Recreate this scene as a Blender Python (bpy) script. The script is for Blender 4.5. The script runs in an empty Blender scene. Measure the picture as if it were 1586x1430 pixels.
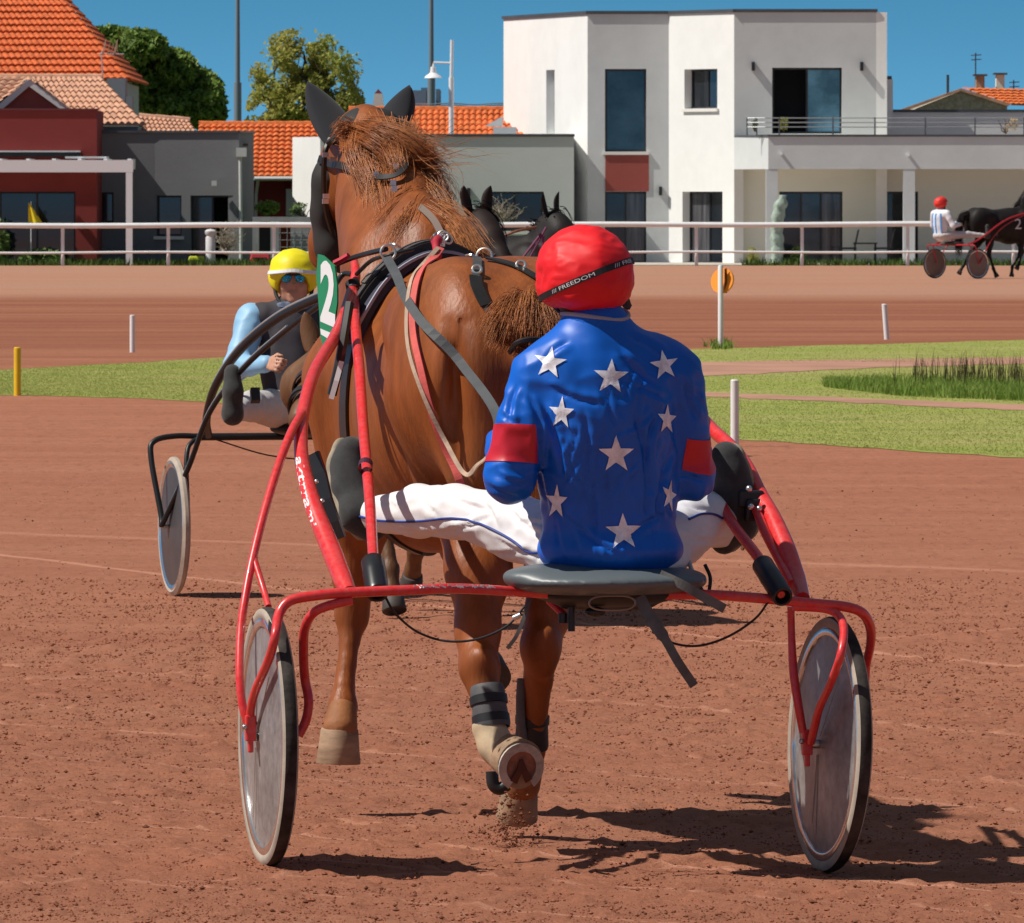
import bpy, math, random
import numpy as np
from mathutils import Vector, Matrix, noise
from mathutils.bvhtree import BVHTree
random.seed(7); RNG = np.random.default_rng(7)
SC = bpy.context.scene; COL = SC.collection
PI = math.pi
# ---------------------------------------------------------------- camera
F = 14112.0; W0, H0 = 1586.0, 1430.0
CX, YH, CH = 793.0, 305.0, 1.80          # principal column, horizon row, camera height (level camera with vertical shift)
cam = bpy.data.cameras.new('camera'); camo = bpy.data.objects.new('camera', cam); COL.objects.link(camo)
camo.location = (0, 0, CH); camo.rotation_euler = (PI/2, 0, 0)
cam.sensor_fit = 'HORIZONTAL'; cam.sensor_width = 36.0; cam.lens = 36.0*F/W0
cam.shift_y = -(H0/2 - YH)/W0
cam.clip_start = 0.5; cam.clip_end = 8000
cam.dof.use_dof = True; cam.dof.focus_distance = 24.6; cam.dof.aperture_fstop = 70
SC.camera = camo
# ---------------------------------------------------------------- light
LD = Vector((.77, .17, -1)).normalized()
SUN_EL = math.asin(-LD.z); SUN_AZ = math.atan2(-LD.x, -LD.y)
w = bpy.data.worlds.new("World"); SC.world = w; w.use_nodes = True
nt = w.node_tree; nt.nodes.clear()
sky = nt.nodes.new('ShaderNodeTexSky'); sky.sky_type = 'NISHITA'; sky.sun_disc = False
sky.sun_elevation = SUN_EL; sky.sun_rotation = SUN_AZ % (2*PI)
sky.altitude = 0; sky.air_density = 1.0; sky.dust_density = 0.3; sky.ozone_density = 3.0
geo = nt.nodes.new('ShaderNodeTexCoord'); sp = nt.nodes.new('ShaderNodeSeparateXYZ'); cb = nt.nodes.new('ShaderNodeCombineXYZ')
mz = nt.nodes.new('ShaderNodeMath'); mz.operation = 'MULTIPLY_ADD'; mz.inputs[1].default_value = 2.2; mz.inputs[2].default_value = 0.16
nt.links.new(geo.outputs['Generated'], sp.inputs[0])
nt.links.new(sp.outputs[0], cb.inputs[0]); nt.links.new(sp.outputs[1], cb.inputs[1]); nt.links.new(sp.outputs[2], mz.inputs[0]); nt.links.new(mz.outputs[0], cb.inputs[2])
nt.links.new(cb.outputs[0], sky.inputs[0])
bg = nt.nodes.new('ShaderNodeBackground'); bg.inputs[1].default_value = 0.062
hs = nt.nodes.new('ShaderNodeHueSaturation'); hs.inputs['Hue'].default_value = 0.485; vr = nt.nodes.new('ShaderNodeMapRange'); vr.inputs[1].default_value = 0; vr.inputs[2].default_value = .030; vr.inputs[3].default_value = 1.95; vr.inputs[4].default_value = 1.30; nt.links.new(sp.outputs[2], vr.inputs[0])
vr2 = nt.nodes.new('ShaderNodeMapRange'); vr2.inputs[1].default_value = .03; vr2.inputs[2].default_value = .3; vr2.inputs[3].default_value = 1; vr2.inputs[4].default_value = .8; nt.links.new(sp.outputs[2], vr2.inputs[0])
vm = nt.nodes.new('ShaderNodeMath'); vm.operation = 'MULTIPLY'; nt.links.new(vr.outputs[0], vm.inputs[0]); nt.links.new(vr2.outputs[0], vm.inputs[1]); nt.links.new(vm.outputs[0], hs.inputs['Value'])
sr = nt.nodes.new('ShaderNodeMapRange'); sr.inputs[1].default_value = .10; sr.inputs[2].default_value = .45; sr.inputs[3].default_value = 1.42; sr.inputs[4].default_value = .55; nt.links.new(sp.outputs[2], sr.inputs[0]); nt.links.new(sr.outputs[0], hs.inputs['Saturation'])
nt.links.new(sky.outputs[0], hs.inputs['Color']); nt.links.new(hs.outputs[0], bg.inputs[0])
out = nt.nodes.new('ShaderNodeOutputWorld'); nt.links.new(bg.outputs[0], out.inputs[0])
sun = bpy.data.lights.new('sun', 'SUN'); sun.energy = 4.9; sun.angle = math.radians(.5); sun.color = (1, .95, .87)
suno = bpy.data.objects.new('sun', sun); COL.objects.link(suno)
suno.rotation_euler = LD.to_track_quat('-Z', 'Y').to_euler()
SC.view_settings.view_transform = 'Standard'; SC.view_settings.look = 'None'; SC.view_settings.exposure = 0; SC.view_settings.gamma = 1
# ---------------------------------------------------------------- helpers
def P(px, py, Y):
    return Vector(((px-CX)*Y/F, Y, CH-(py-YH)*Y/F))
def ss(a, b, x):
    t = min(1, max(0, (x-a)/(b-a))); return t*t*(3-2*t)
def G(x, y):
    z = .03 - .15*ss(27, 42, y) + .06*ss(48, 75, y) + .02*ss(80, 200, y)
    return z - .030*max(-4, min(4, x-.1))*(1-ss(27, 40, y))*ss(10, 16, y)
def GP(px, py):
    Y = 30.0
    for _ in range(60):
        X = (px-CX)*Y/F
        Y = .5*Y + .5*(CH-G(X, Y))*F/(py-YH)
    return Vector(((px-CX)*Y/F, Y, G((px-CX)*Y/F, Y)))
def setp(o, label=None, cat=None, group=None, kind=None):
    if label: o['label'] = label
    if cat: o['category'] = cat
    if group: o['group'] = group
    if kind: o['kind'] = kind
    return o
def thing(name, label, cat, loc=(0,0,0), rotz=0, group=None):
    o = bpy.data.objects.new(name, None); COL.objects.link(o); o.empty_display_size = .1
    o.location = loc; o.rotation_euler = (0, 0, rotz)
    return setp(o, label, cat, group)
def root_of(o):
    while o.parent: o = o.parent
    return o
def mesh_obj(name, verts, faces, mat, parent=None, smooth=False, world=True, uv=None):
    """verts in world space when world=True (converted to the parent's frame), else already local"""
    me = bpy.data.meshes.new(name)
    V = np.asarray(verts, dtype=np.float64).reshape(-1, 3)
    if parent is not None and world:
        r = root_of(parent)
        Mi = np.array((Matrix.Translation(r.location) @ r.rotation_euler.to_matrix().to_4x4()).inverted())
        V = V @ Mi[:3,:3].T + Mi[:3,3]
    me.from_pydata(V.tolist(), [], [list(map(int, f)) for f in faces])
    if isinstance(mat, (list, tuple)):
        for m in mat: me.materials.append(m)
    else: me.materials.append(mat)
    if smooth: me.polygons.foreach_set('use_smooth', [True]*len(me.polygons))
    me.update()
    o = bpy.data.objects.new(name, me); COL.objects.link(o)
    if parent is not None: o.parent = parent
    return o
class MB:
    """collects simple solids as one mesh"""
    def __init__(s): s.v = []; s.f = []; s.mi = []
    def add(s, v, f, mi=0):
        n = len(s.v); s.v += [tuple(p) for p in v]; s.f += [tuple(i+n for i in q) for q in f]; s.mi += [mi]*len(f); return s
    def box(s, x0, x1, y0, y1, z0, z1, mi=0):
        v = [(x,y,z) for z in (z0,z1) for y in (y0,y1) for x in (x0,x1)]
        return s.add(v, [(0,2,3,1),(4,5,7,6),(0,1,5,4),(2,6,7,3),(0,4,6,2),(1,3,7,5)], mi)
    def obox(s, c, ax, ay, az, mi=0):
        """oriented box: centre and half-axis vectors"""
        c = Vector(c); ax=Vector(ax); ay=Vector(ay); az=Vector(az)
        v = [c+i*ax+j*ay+k*az for k in (-1,1) for j in (-1,1) for i in (-1,1)]
        return s.add(v, [(0,2,3,1),(4,5,7,6),(0,1,5,4),(2,6,7,3),(0,4,6,2),(1,3,7,5)], mi)
    def slab(s, p, q, z0, z1, th, mi=0):
        """vertical wall slab from p to q (xy), thickness th going to the left-hand side of p->q"""
        p = Vector((p[0],p[1])); q = Vector((q[0],q[1])); d = (q-p).normalized(); n = Vector((-d.y, d.x))*th
        b = [p, q, q+n, p+n]
        v = [(a.x,a.y,z0) for a in b]+[(a.x,a.y,z1) for a in b]
        return s.add(v, [(3,2,1,0),(4,5,6,7),(0,1,5,4),(1,2,6,5),(2,3,7,6),(3,0,4,7)], mi)
    def tube(s, pts, r, n=10, mi=0, cap=True, flat=None):
        pts = [Vector(p) for p in pts]; m = len(pts)
        rr = [r]*m if not isinstance(r, (list, tuple)) else list(r)
        prev = None; V = []
        for i, p in enumerate(pts):
            t = (pts[min(i+1,m-1)]-pts[max(i-1,0)]).normalized()
            if prev is None:
                a = Vector((0,0,1)) if abs(t.z) < .9 else Vector((1,0,0))
                u = t.cross(a).normalized()
            else:
                u = (prev - t*prev.dot(t)).normalized()
            prev = u; b = t.cross(u)
            for k in range(n):
                an = 2*PI*k/n
                V.append(p + (u*math.cos(an)+b*math.sin(an))*rr[i])
        Fc = [(i*n+k, i*n+(k+1)%n, (i+1)*n+(k+1)%n, (i+1)*n+k) for i in range(m-1) for k in range(n)]
        if cap: Fc += [tuple(range(n-1,-1,-1)), tuple(range((m-1)*n, m*n))]
        return s.add(V, Fc, mi)
    def strap(s, pts, nrm, wd, th=.003, mi=0):
        """flat strap following pts, facing nrm (list or one vector)"""
        pts = [Vector(p) for p in pts]; m = len(pts); V = []
        ns = [Vector(nrm)]*m if not isinstance(nrm, list) else [Vector(x) for x in nrm]
        ww = [wd]*m if not isinstance(wd, (list,tuple)) else list(wd)
        for i, p in enumerate(pts):
            t = (pts[min(i+1,m-1)]-pts[max(i-1,0)]).normalized()
            nn = (ns[i]-t*ns[i].dot(t)).normalized(); b = t.cross(nn)*ww[i]*.5
            V += [p-b, p+b, p+b+nn*th, p-b+nn*th]
        Fc = [(i*4+k, i*4+(k+1)%4, (i+1)*4+(k+1)%4, (i+1)*4+k) for i in range(m-1) for k in range(4)]
        Fc += [(3,2,1,0), tuple((m-1)*4+k for k in range(4))]
        return s.add(V, Fc, mi)
    def ball(s, c, r, n=10, m=7, mi=0):
        c = Vector(c); r = Vector(r) if not isinstance(r, (int, float)) else Vector((r,r,r)); V=[(c.x,c.y,c.z-r.z)]
        for j in range(1, m):
            ph = -PI/2+PI*j/m
            for k in range(n):
                V.append((c.x+r.x*math.cos(ph)*math.cos(2*PI*k/n), c.y+r.y*math.cos(ph)*math.sin(2*PI*k/n), c.z+r.z*math.sin(ph)))
        V.append((c.x,c.y,c.z+r.z)); L=len(V)-1
        Fc=[(0,1+(k+1)%n,1+k) for k in range(n)]
        Fc+=[(1+j*n+k,1+j*n+(k+1)%n,1+(j+1)*n+(k+1)%n,1+(j+1)*n+k) for j in range(m-2) for k in range(n)]
        Fc+=[(L,1+(m-2)*n+k,1+(m-2)*n+(k+1)%n) for k in range(n)]
        return s.add(V, Fc, mi)
    def lathe(s, prof, c, ax, n=40, mi=0):
        """prof: (radius, along) pairs; closed ends if radius 0"""
        ax = Vector(ax).normalized(); a = Vector((0,0,1)) if abs(ax.z)<.9 else Vector((1,0,0))
        u = ax.cross(a).normalized(); b = ax.cross(u); c = Vector(c); V=[]
        for r, h in prof:
            for k in range(n):
                an = 2*PI*k/n; V.append(c+ax*h+(u*math.cos(an)+b*math.sin(an))*max(r,1e-5))
        Fc = [(i*n+k, i*n+(k+1)%n, (i+1)*n+(k+1)%n, (i+1)*n+k) for i in range(len(prof)-1) for k in range(n)]
        return s.add(V, Fc, mi)
    def quad(s, a, b, c, d, mi=0): return s.add([a,b,c,d], [(0,1,2,3)], mi)
    def prism(s, poly, d, mi=0):
        """closed polygon of 3D points extruded by vector d"""
        n = len(poly); d = Vector(d); V = [Vector(p) for p in poly]+[Vector(p)+d for p in poly]
        return s.add(V, [tuple(range(n-1,-1,-1)), tuple(range(n,2*n))]+[(i,(i+1)%n,n+(i+1)%n,n+i) for i in range(n)], mi)
    def build(s, name, mat, parent=None, smooth=False, world=True):
        o = mesh_obj(name, s.v, s.f, mat, parent, smooth, world)
        if any(s.mi): o.data.polygons.foreach_set('material_index', s.mi)
        if smooth == 'auto' or smooth is True:
            try: o.data.set_sharp_from_angle(angle=math.radians(40))
            except Exception: pass
        return o
def copy_tree(o, parent=None):
    c = o.copy(); COL.objects.link(c); c.parent = parent
    for ch in list(o.children): copy_tree(ch, c)
    return c
def spline(pts, n=8):
    """Catmull-Rom through points (any dimension)"""
    A = [np.array(p, float) for p in pts]; A = [2*A[0]-A[1]]+A+[2*A[-1]-A[-2]]; out = []
    for i in range(1, len(A)-2):
        for k in range(n):
            t = k/n; p0,p1,p2,p3 = A[i-1:i+3]
            out.append(.5*((2*p1)+(-p0+p2)*t+(2*p0-5*p1+4*p2-p3)*t*t+(-p0+3*p1-3*p2+p3)*t**3))
    out.append(A[-2]); return [Vector(q) for q in out]
# ---------------------------------------------------------------- materials
def S2L(c):
    return tuple(((v/255)/12.92 if v/255 <= .04045 else ((v/255+.055)/1.055)**2.4) for v in c)
def M(name, col, rough=.6, spec=.5, metal=0, var=None, bump=None, coat=0, trans=0, sheen=0, stretch=None, var2=None, emis=None, aniso=None):
    m = bpy.data.materials.new(name); m.use_nodes = True; nt = m.node_tree; N = nt.nodes; L = nt.links
    b = N['Principled BSDF']; c = tuple(col)+(1,)
    b.inputs['Base Color'].default_value = c; b.inputs['Roughness'].default_value = rough
    b.inputs['Specular IOR Level'].default_value = spec; b.inputs['Metallic'].default_value = metal
    b.inputs['Coat Weight'].default_value = coat; b.inputs['Transmission Weight'].default_value = trans
    if sheen: b.inputs['Sheen Weight'].default_value = sheen
    tc = N.new('ShaderNodeTexCoord'); vec = tc.outputs['Object']
    if stretch:
        mp = N.new('ShaderNodeMapping'); mp.inputs['Scale'].default_value = stretch; L.new(vec, mp.inputs[0]); vec = mp.outputs[0]
    prev = None
    for v in (var, var2):
        if not v: continue
        sc_, amt = v[0], v[1]; tint = v[2] if len(v) > 2 else None
        n = N.new('ShaderNodeTexNoise'); n.inputs['Scale'].default_value = sc_; n.inputs['Detail'].default_value = 5; n.inputs['Roughness'].default_value = .65
        L.new(vec, n.inputs['Vector'])
        r = N.new('ShaderNodeMapRange'); r.inputs[1].default_value = .32; r.inputs[2].default_value = .68
        L.new(n.outputs[0], r.inputs[0])
        mx = N.new('ShaderNodeMix'); mx.data_type = 'RGBA'
        if tint:
            mx.inputs[7].default_value = tuple(tint)+(1,); r.inputs[4].default_value = amt; mx.inputs[6].default_value = c
            if prev: L.new(prev, mx.inputs[6])
            L.new(r.outputs[0], mx.inputs[0])
        else:
            mx.blend_type = 'MULTIPLY'; mx.inputs[0].default_value = 1
            r.inputs[3].default_value = 1-amt; r.inputs[4].default_value = 1+amt
            mx.inputs[6].default_value = c
            if prev: L.new(prev, mx.inputs[6])
            L.new(r.outputs[0], mx.inputs[7])
        prev = mx.outputs[2]
    if prev: L.new(prev, b.inputs['Base Color'])
    if bump:
        n = N.new('ShaderNodeTexNoise'); n.inputs['Scale'].default_value = bump[0]; n.inputs['Detail'].default_value = 6; L.new(vec, n.inputs['Vector'])
        if len(bump) > 3: n.noise_type = 'RIDGED_MULTIFRACTAL'; n.inputs['Detail'].default_value = 3; n.inputs['Distortion'].default_value = .6
        bp = N.new('ShaderNodeBump'); bp.inputs['Strength'].default_value = bump[1]; bp.inputs['Distance'].default_value = bump[2]
        L.new(n.outputs[0], bp.inputs['Height']); L.new(bp.outputs[0], b.inputs['Normal'])
    return m
def leafy(m, amt=.4):
    nt = m.node_tree; b = nt.nodes['Principled BSDF']; tr = nt.nodes.new('ShaderNodeBsdfTranslucent'); mx = nt.nodes.new('ShaderNodeMixShader'); mx.inputs[0].default_value = amt
    src = b.inputs['Base Color'].links[0].from_socket; nt.links.new(src, tr.inputs[0]); nt.links.new(b.outputs[0], mx.inputs[1]); nt.links.new(tr.outputs[0], mx.inputs[2])
    nt.links.new(mx.outputs[0], nt.nodes['Material Output'].inputs[0]); return m
# ---------------------------------------------------------------- implicit surfaces for bodies
class Blob:
    def __init__(s, voxel): s.h = voxel; s.p = []
    def rc(s, a, b, ra, rb=None, k=.03, sq=None):
        """tapered capsule; sq=(direction, factor) squashes the section along a direction"""
        rb = ra if rb is None else rb
        s.p.append(('c', np.array(a, float), np.array(b, float), ra, rb, k, sq)); return s
    def chain(s, pts, k=.03, sq=None):
        for a, b in zip(pts[:-1], pts[1:]): s.rc(a[:3], b[:3], a[3], b[3], k, sq)
        return s
    def el(s, c, r, k=.03, rot=None):
        R = np.array(rot) if rot is not None else np.eye(3)
        s.p.append(('e', np.array(c, float), np.array(r, float), R, k)); return s
    def cut(s, c, r, k=.01, rot=None):
        R = np.array(rot) if rot is not None else np.eye(3)
        s.p.append(('x', np.array(c, float), np.array(r, float), R, k)); return s
    def bounds(s, q):
        if q[0] == 'c':
            f = 1.0 if q[6] is None else max(1.0, q[6][1])
            lo = np.minimum(q[1]-q[3]*f, q[2]-q[4]*f); hi = np.maximum(q[1]+q[3]*f, q[2]+q[4]*f); k = q[5]
        else:
            e = np.abs(q[3]) @ q[2]; lo = q[1]-e; hi = q[1]+e; k = q[4]
        return lo-k-2*s.h, hi+k+2*s.h
    def solve(s):
        h = s.h; B = [s.bounds(q) for q in s.p]
        add = [b for b, q in zip(B, s.p) if q[0] != 'x']
        lo = np.min([b[0] for b in add], 0)-h; hi = np.max([b[1] for b in add], 0)+h
        n = np.ceil((hi-lo)/h).astype(int)+1
        Fd = np.full(n, .2, np.float32); ax = [lo[i]+h*np.arange(n[i]) for i in range(3)]
        for q, b in zip(s.p, B):
            i0 = np.clip(np.floor((b[0]-lo)/h).astype(int), 0, n-1); i1 = np.clip(np.ceil((b[1]-lo)/h).astype(int)+1, 1, n)
            if np.any(i1 <= i0): continue
            X, Y, Z = np.meshgrid(*[ax[i][i0[i]:i1[i]] for i in range(3)], indexing='ij')
            p = np.stack([X, Y, Z], -1).astype(np.float32)
            if q[0] == 'c':
                _, a, bb, ra, rb, k, sq = q
                ba = bb-a
                pa = p-a.astype(np.float32)
                t = np.clip((pa@ba)/max(ba@ba, 1e-9), 0, 1)
                d3 = pa - t[..., None]*ba
                if sq is not None:
                    nn = np.array(sq[0], float); nn /= np.linalg.norm(nn); d3 = d3 + (1/sq[1]-1)*(d3@nn)[..., None]*nn
                d = np.sqrt((d3*d3).sum(-1)) - (ra+t*(rb-ra))
            else:
                _, c, r, R, k = q
                l = (p-c.astype(np.float32))@R
                k0 = np.sqrt(((l/r)**2).sum(-1)); k1 = np.sqrt(((l/r**2)**2).sum(-1))
                d = k0*(k0-1)/np.maximum(k1, 1e-6)
            sl = tuple(slice(i0[i], i1[i]) for i in range(3)); f = Fd[sl]
            if q[0] == 'x':
                dd = -d; hh = np.clip(.5-.5*(f-dd)/k, 0, 1); Fd[sl] = f*(1-hh)+dd*hh + k*hh*(1-hh)
            else:
                hh = np.clip(.5+.5*(f-d)/k, 0, 1); Fd[sl] = f*(1-hh)+d*hh - k*hh*(1-hh)
        return lo, Fd
    def mesh(s, smooth=1):
        lo, Fd = s.solve(); h = s.h
        S = Fd < 0
        c = [S[i:S.shape[0]-1+i, j:S.shape[1]-1+j, k:S.shape[2]-1+k] for i in (0,1) for j in (0,1) for k in (0,1)]
        anyy = np.logical_or.reduce(c); ally = np.logical_and.reduce(c); act = anyy & ~ally
        idx = np.full(act.shape, -1, np.int64); A = np.argwhere(act); idx[act] = np.arange(len(A))
        off = np.array([(i,j,k) for i in (0,1) for j in (0,1) for k in (0,1)])
        val = np.stack([Fd[A[:,0]+o[0], A[:,1]+o[1], A[:,2]+o[2]] for o in off], 1)
        acc = np.zeros((len(A), 3)); cnt = np.zeros(len(A))
        for a in range(8):
            for b in range(a+1, 8):
                if np.abs(off[a]-off[b]).sum() != 1: continue
                va, vb = val[:, a], val[:, b]; m = (va < 0) != (vb < 0)
                t = np.where(m, va/np.where(m, va-vb, 1), 0)
                acc += np.where(m[:, None], off[a]+t[:, None]*(off[b]-off[a]), 0); cnt += m
        V = lo + h*(A + acc/cnt[:, None])
        quads = []
        for axis in range(3):
            u, v = (axis+1) % 3, (axis+2) % 3
            sl0 = [slice(None)]*3; sl1 = [slice(None)]*3; sl0[axis] = slice(0, -1); sl1[axis] = slice(1, None)
            E = S[tuple(sl0)] != S[tuple(sl1)]
            e = np.argwhere(E)
            ok = (e[:, u] > 0) & (e[:, v] > 0) & (e[:, u] < S.shape[u]-1) & (e[:, v] < S.shape[v]-1); e = e[ok]
            def g(du, dv):
                q = e.copy(); q[:, u] -= du; q[:, v] -= dv; return idx[q[:,0], q[:,1], q[:,2]]
            Q = np.stack([g(1,1), g(0,1), g(0,0), g(1,0)], 1)
            ins = S[e[:,0], e[:,1], e[:,2]]
            Q[~ins] = Q[~ins][:, ::-1]; quads.append(Q)
        Q = np.concatenate(quads)
        for _ in range(smooth):      # umbrella smoothing
            acc = np.zeros_like(V); cn = np.zeros(len(V))
            for a, b in ((0,1),(1,2),(2,3),(3,0)):
                np.add.at(acc, Q[:,a], V[Q[:,b]]); np.add.at(acc, Q[:,b], V[Q[:,a]]); np.add.at(cn, Q[:,a], 1); np.add.at(cn, Q[:,b], 1)
            V = V*.4 + .6*acc/np.maximum(cn, 1)[:, None]
        return V, Q
def vnormals(V, Q):
    n = np.cross(V[Q[:,2]]-V[Q[:,0]], V[Q[:,3]]-V[Q[:,1]]); N = np.zeros_like(V)
    for a in range(4): np.add.at(N, Q[:,a], n)
    return N/np.maximum(np.linalg.norm(N, axis=1), 1e-12)[:, None]
def noise_disp(V, N, scale, amp, stretch=(1,1,1), seed=0, ridged=False, wt=None):
    out = np.empty(len(V))
    for i, v in enumerate(V):
        q = Vector((v[0]*scale*stretch[0]+seed, v[1]*scale*stretch[1], v[2]*scale*stretch[2]))
        x = noise.noise(q)
        out[i] = (.5-2*abs(x)) if ridged else x
    if wt is not None: out = out*wt
    return V + N*(out*amp)[:, None]
def creases(V, N, lines, s, Yref, wt=None):
    """press sharp folds into cloth: lines = (x0,y0,x1,y1,width,depth) in photo units over the side facing the camera"""
    px = CX+V[:,0]*F/V[:,1]; py = YH+(CH-V[:,2])*F/V[:,1]; D = np.zeros(len(V)); fc = np.clip(-N[:,1]*1.6, 0, 1)
    for x0,y0,x1,y1,w_,d_ in lines:
        dx, dy = x1-x0, y1-y0; L2 = dx*dx+dy*dy; t = ((px-x0)*dx+(py-y0)*dy)/L2; L_ = math.sqrt(L2)
        bow = .06*L_*np.sin(np.clip(t,0,1)*math.pi)*(1 if (x0+y1) % 2 < 1 else -1)
        e = ((px-x0)*dy-(py-y0)*dx)/L_+bow; fade = np.clip(t*4+.3,0,1)*np.clip((1-t)*4+.3,0,1)*((t>-.08)&(t<1.08))
        D += d_*fade*(.8*np.exp(-((e-w_*1.1)/w_)**2)-np.exp(-(e/(w_*.55))**2)+.35*np.exp(-((e+w_*1.6)/(w_*1.3))**2))
    if wt is not None: D = D*wt
    return V+N*(D*fc)[:,None]
def blob_obj(name, blob, mat, parent, smooth=1, disp=None, world=True):
    V, Q = blob.mesh(smooth)
    for d in (disp or []): V = noise_disp(V, vnormals(V, Q), *d)
    o = mesh_obj(name, V, Q, mat, parent, True, world)
    return o, V, Q
def bvh_of(V, Q): return BVHTree.FromPolygons([Vector(v) for v in V], [tuple(map(int, q)) for q in Q])
CAMP = Vector((0,0,CH))
def hit(bvh, px, py, off=.004):
    """surface point seen at photo position (px,py), with its normal"""
    d = (P(px, py, 20)-CAMP).normalized(); r = bvh.ray_cast(CAMP, d, 200)
    if r[0] is None: return None, None
    n = r[1]
    if n.dot(d) > 0: n = -n
    return r[0]+n*off, n
def text_mesh(txt, size, align='CENTER', bold=0):
    c = bpy.data.curves.new('txt', 'FONT'); c.body = txt; c.size = size; c.align_x = align; c.align_y = 'CENTER'; c.resolution_u = 3; c.offset = bold
    o = bpy.data.objects.new('txt', c); COL.objects.link(o)
    dg = bpy.context.evaluated_depsgraph_get(); me = bpy.data.meshes.new_from_object(o.evaluated_get(dg))
    V = [v.co.copy() for v in me.vertices]; Fc = [tuple(p.vertices) for p in me.polygons]
    bpy.data.objects.remove(o); bpy.data.meshes.remove(me); return V, Fc
# ================================================================ GROUND
def ground_mat():
    m = bpy.data.materials.new('sand_track'); m.use_nodes = True; nt = m.node_tree; N = nt.nodes; L = nt.links
    b = N['Principled BSDF']; b.inputs['Roughness'].default_value = .95; b.inputs['Specular IOR Level'].default_value = .15
    tc = N.new('ShaderNodeTexCoord'); sep = N.new('ShaderNodeSeparateXYZ'); L.new(tc.outputs['Object'], sep.inputs[0])
    def noise_(scale, st=(1,1,1), det=6, rough=.6, rot=0):
        mp = N.new('ShaderNodeMapping'); mp.inputs['Scale'].default_value = st; mp.inputs['Rotation'].default_value = (0,0,rot); L.new(tc.outputs['Object'], mp.inputs[0])
        n = N.new('ShaderNodeTexNoise'); n.inputs['Scale'].default_value = scale; n.inputs['Detail'].default_value = det; n.inputs['Roughness'].default_value = rough
        L.new(mp.outputs[0], n.inputs['Vector']); return n.outputs[0]
    def ramp(x, a, b_, lo=0, hi=1):
        r = N.new('ShaderNodeMapRange'); r.inputs[1].default_value = a; r.inputs[2].default_value = b_; r.inputs[3].default_value = lo; r.inputs[4].default_value = hi
        L.new(x, r.inputs[0]); return r.outputs[0]
    def mix(a, b_, f, mode='MIX'):
        x = N.new('ShaderNodeMix'); x.data_type = 'RGBA'; x.blend_type = mode
        for s, v in ((6, a), (7, b_)):
            if isinstance(v, tuple): x.inputs[s].default_value = v+(1,)
            else: L.new(v, x.inputs[s])
        if isinstance(f, (int, float)): x.inputs[0].default_value = f
        else: L.new(f, x.inputs[0])
        return x.outputs[2]
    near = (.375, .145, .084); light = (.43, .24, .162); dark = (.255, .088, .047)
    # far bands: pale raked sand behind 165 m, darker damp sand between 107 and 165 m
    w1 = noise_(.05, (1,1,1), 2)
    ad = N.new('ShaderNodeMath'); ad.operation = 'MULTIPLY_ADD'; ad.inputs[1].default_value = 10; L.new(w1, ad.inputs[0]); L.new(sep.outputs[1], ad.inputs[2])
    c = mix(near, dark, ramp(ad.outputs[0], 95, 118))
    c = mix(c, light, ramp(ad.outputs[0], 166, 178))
    c = mix(c, (.42,.18,.105), ramp(noise_(.5, (.12, 1, 1), 4), .42, .62, 0, .5))
    c = mix(c, (.47,.21,.125), ramp(noise_(1.2, (.15, 1, 1), 5, .7, .35), .5, .72, 0, .55))
    c = mix(c, (.20,.068,.038), ramp(noise_(3.0, (.35, 1, 1), 6, .75), .56, .76, 0, .55))
    c = mix(c, (.20,.07,.04), ramp(noise_(26, (.55,.10,1), 5, .8), .52, .68, 0, .55))
    c = mix(c, (.60,.31,.20), ramp(noise_(34, (.6,.09,1), 4, .8), .58, .72, 0, .4))
    c = mix(c, (.13,.045,.028), ramp(noise_(38, (.55, 1, 1), 5, .8), .60, .74, 0, .75))
    c = mix(c, (.47,.24,.16), ramp(noise_(120, (1,1,1), 3, .9), .56, .75, 0, .5))
    # pale compacted lines left by sulky wheels and the harrow
    wob = noise_(.8, (1,1,1), 3)
    for x0, y0, x1, y1, wd, st_ in ((-1.6,25.55,1.7,23.35,.035,.75),(-1.6,26.35,1.7,24.05,.025,.5),(-1.6,24.6,1.7,22.6,.03,.5),(-1.7,30.2,1.8,26.6,.05,.55),(-1.7,31.6,1.8,27.7,.04,.45),(-1.4,22.9,1.6,24.9,.03,.4),(-2,36,2.2,30.4,.09,.5),(-2.4,33.5,2,40,.10,.35),(.3,41,3.4,33,.16,.7),(-3,52,3.4,46,.25,.4),(-1.7,28.4,1.8,25.3,.03,.4),(-1.7,23.6,.5,22.2,.03,.55)):
        k = (y1-y0)/(x1-x0); e = N.new('ShaderNodeMath'); e.operation = 'MULTIPLY_ADD'; L.new(sep.outputs[0], e.inputs[0]); e.inputs[1].default_value = -k; L.new(sep.outputs[1], e.inputs[2])
        g_ = N.new('ShaderNodeMath'); g_.operation = 'MULTIPLY_ADD'; L.new(wob, g_.inputs[0]); g_.inputs[1].default_value = .5; L.new(e.outputs[0], g_.inputs[2])
        h_ = N.new('ShaderNodeMath'); h_.operation = 'SUBTRACT'; L.new(g_.outputs[0], h_.inputs[0]); h_.inputs[1].default_value = y0-k*x0+.25
        a_ = N.new('ShaderNodeMath'); a_.operation = 'ABSOLUTE'; L.new(h_.outputs[0], a_.inputs[0])
        c = mix(c, (.66,.32,.21), ramp(a_.outputs[0], 0, wd, st_, 0))
    L.new(c, b.inputs['Base Color'])
    b1 = N.new('ShaderNodeBump'); b1.inputs['Strength'].default_value = .8; b1.inputs['Distance'].default_value = .012; L.new(noise_(60, (.7,1,1), 8, .8), b1.inputs['Height'])
    b2 = N.new('ShaderNodeBump'); b2.inputs['Strength'].default_value = .55; b2.inputs['Distance'].default_value = .05; L.new(noise_(7, (.5,1,1), 5, .7), b2.inputs['Height'])
    L.new(b1.outputs[0], b2.inputs['Normal']); L.new(b2.outputs[0], b.inputs['Normal'])
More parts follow.
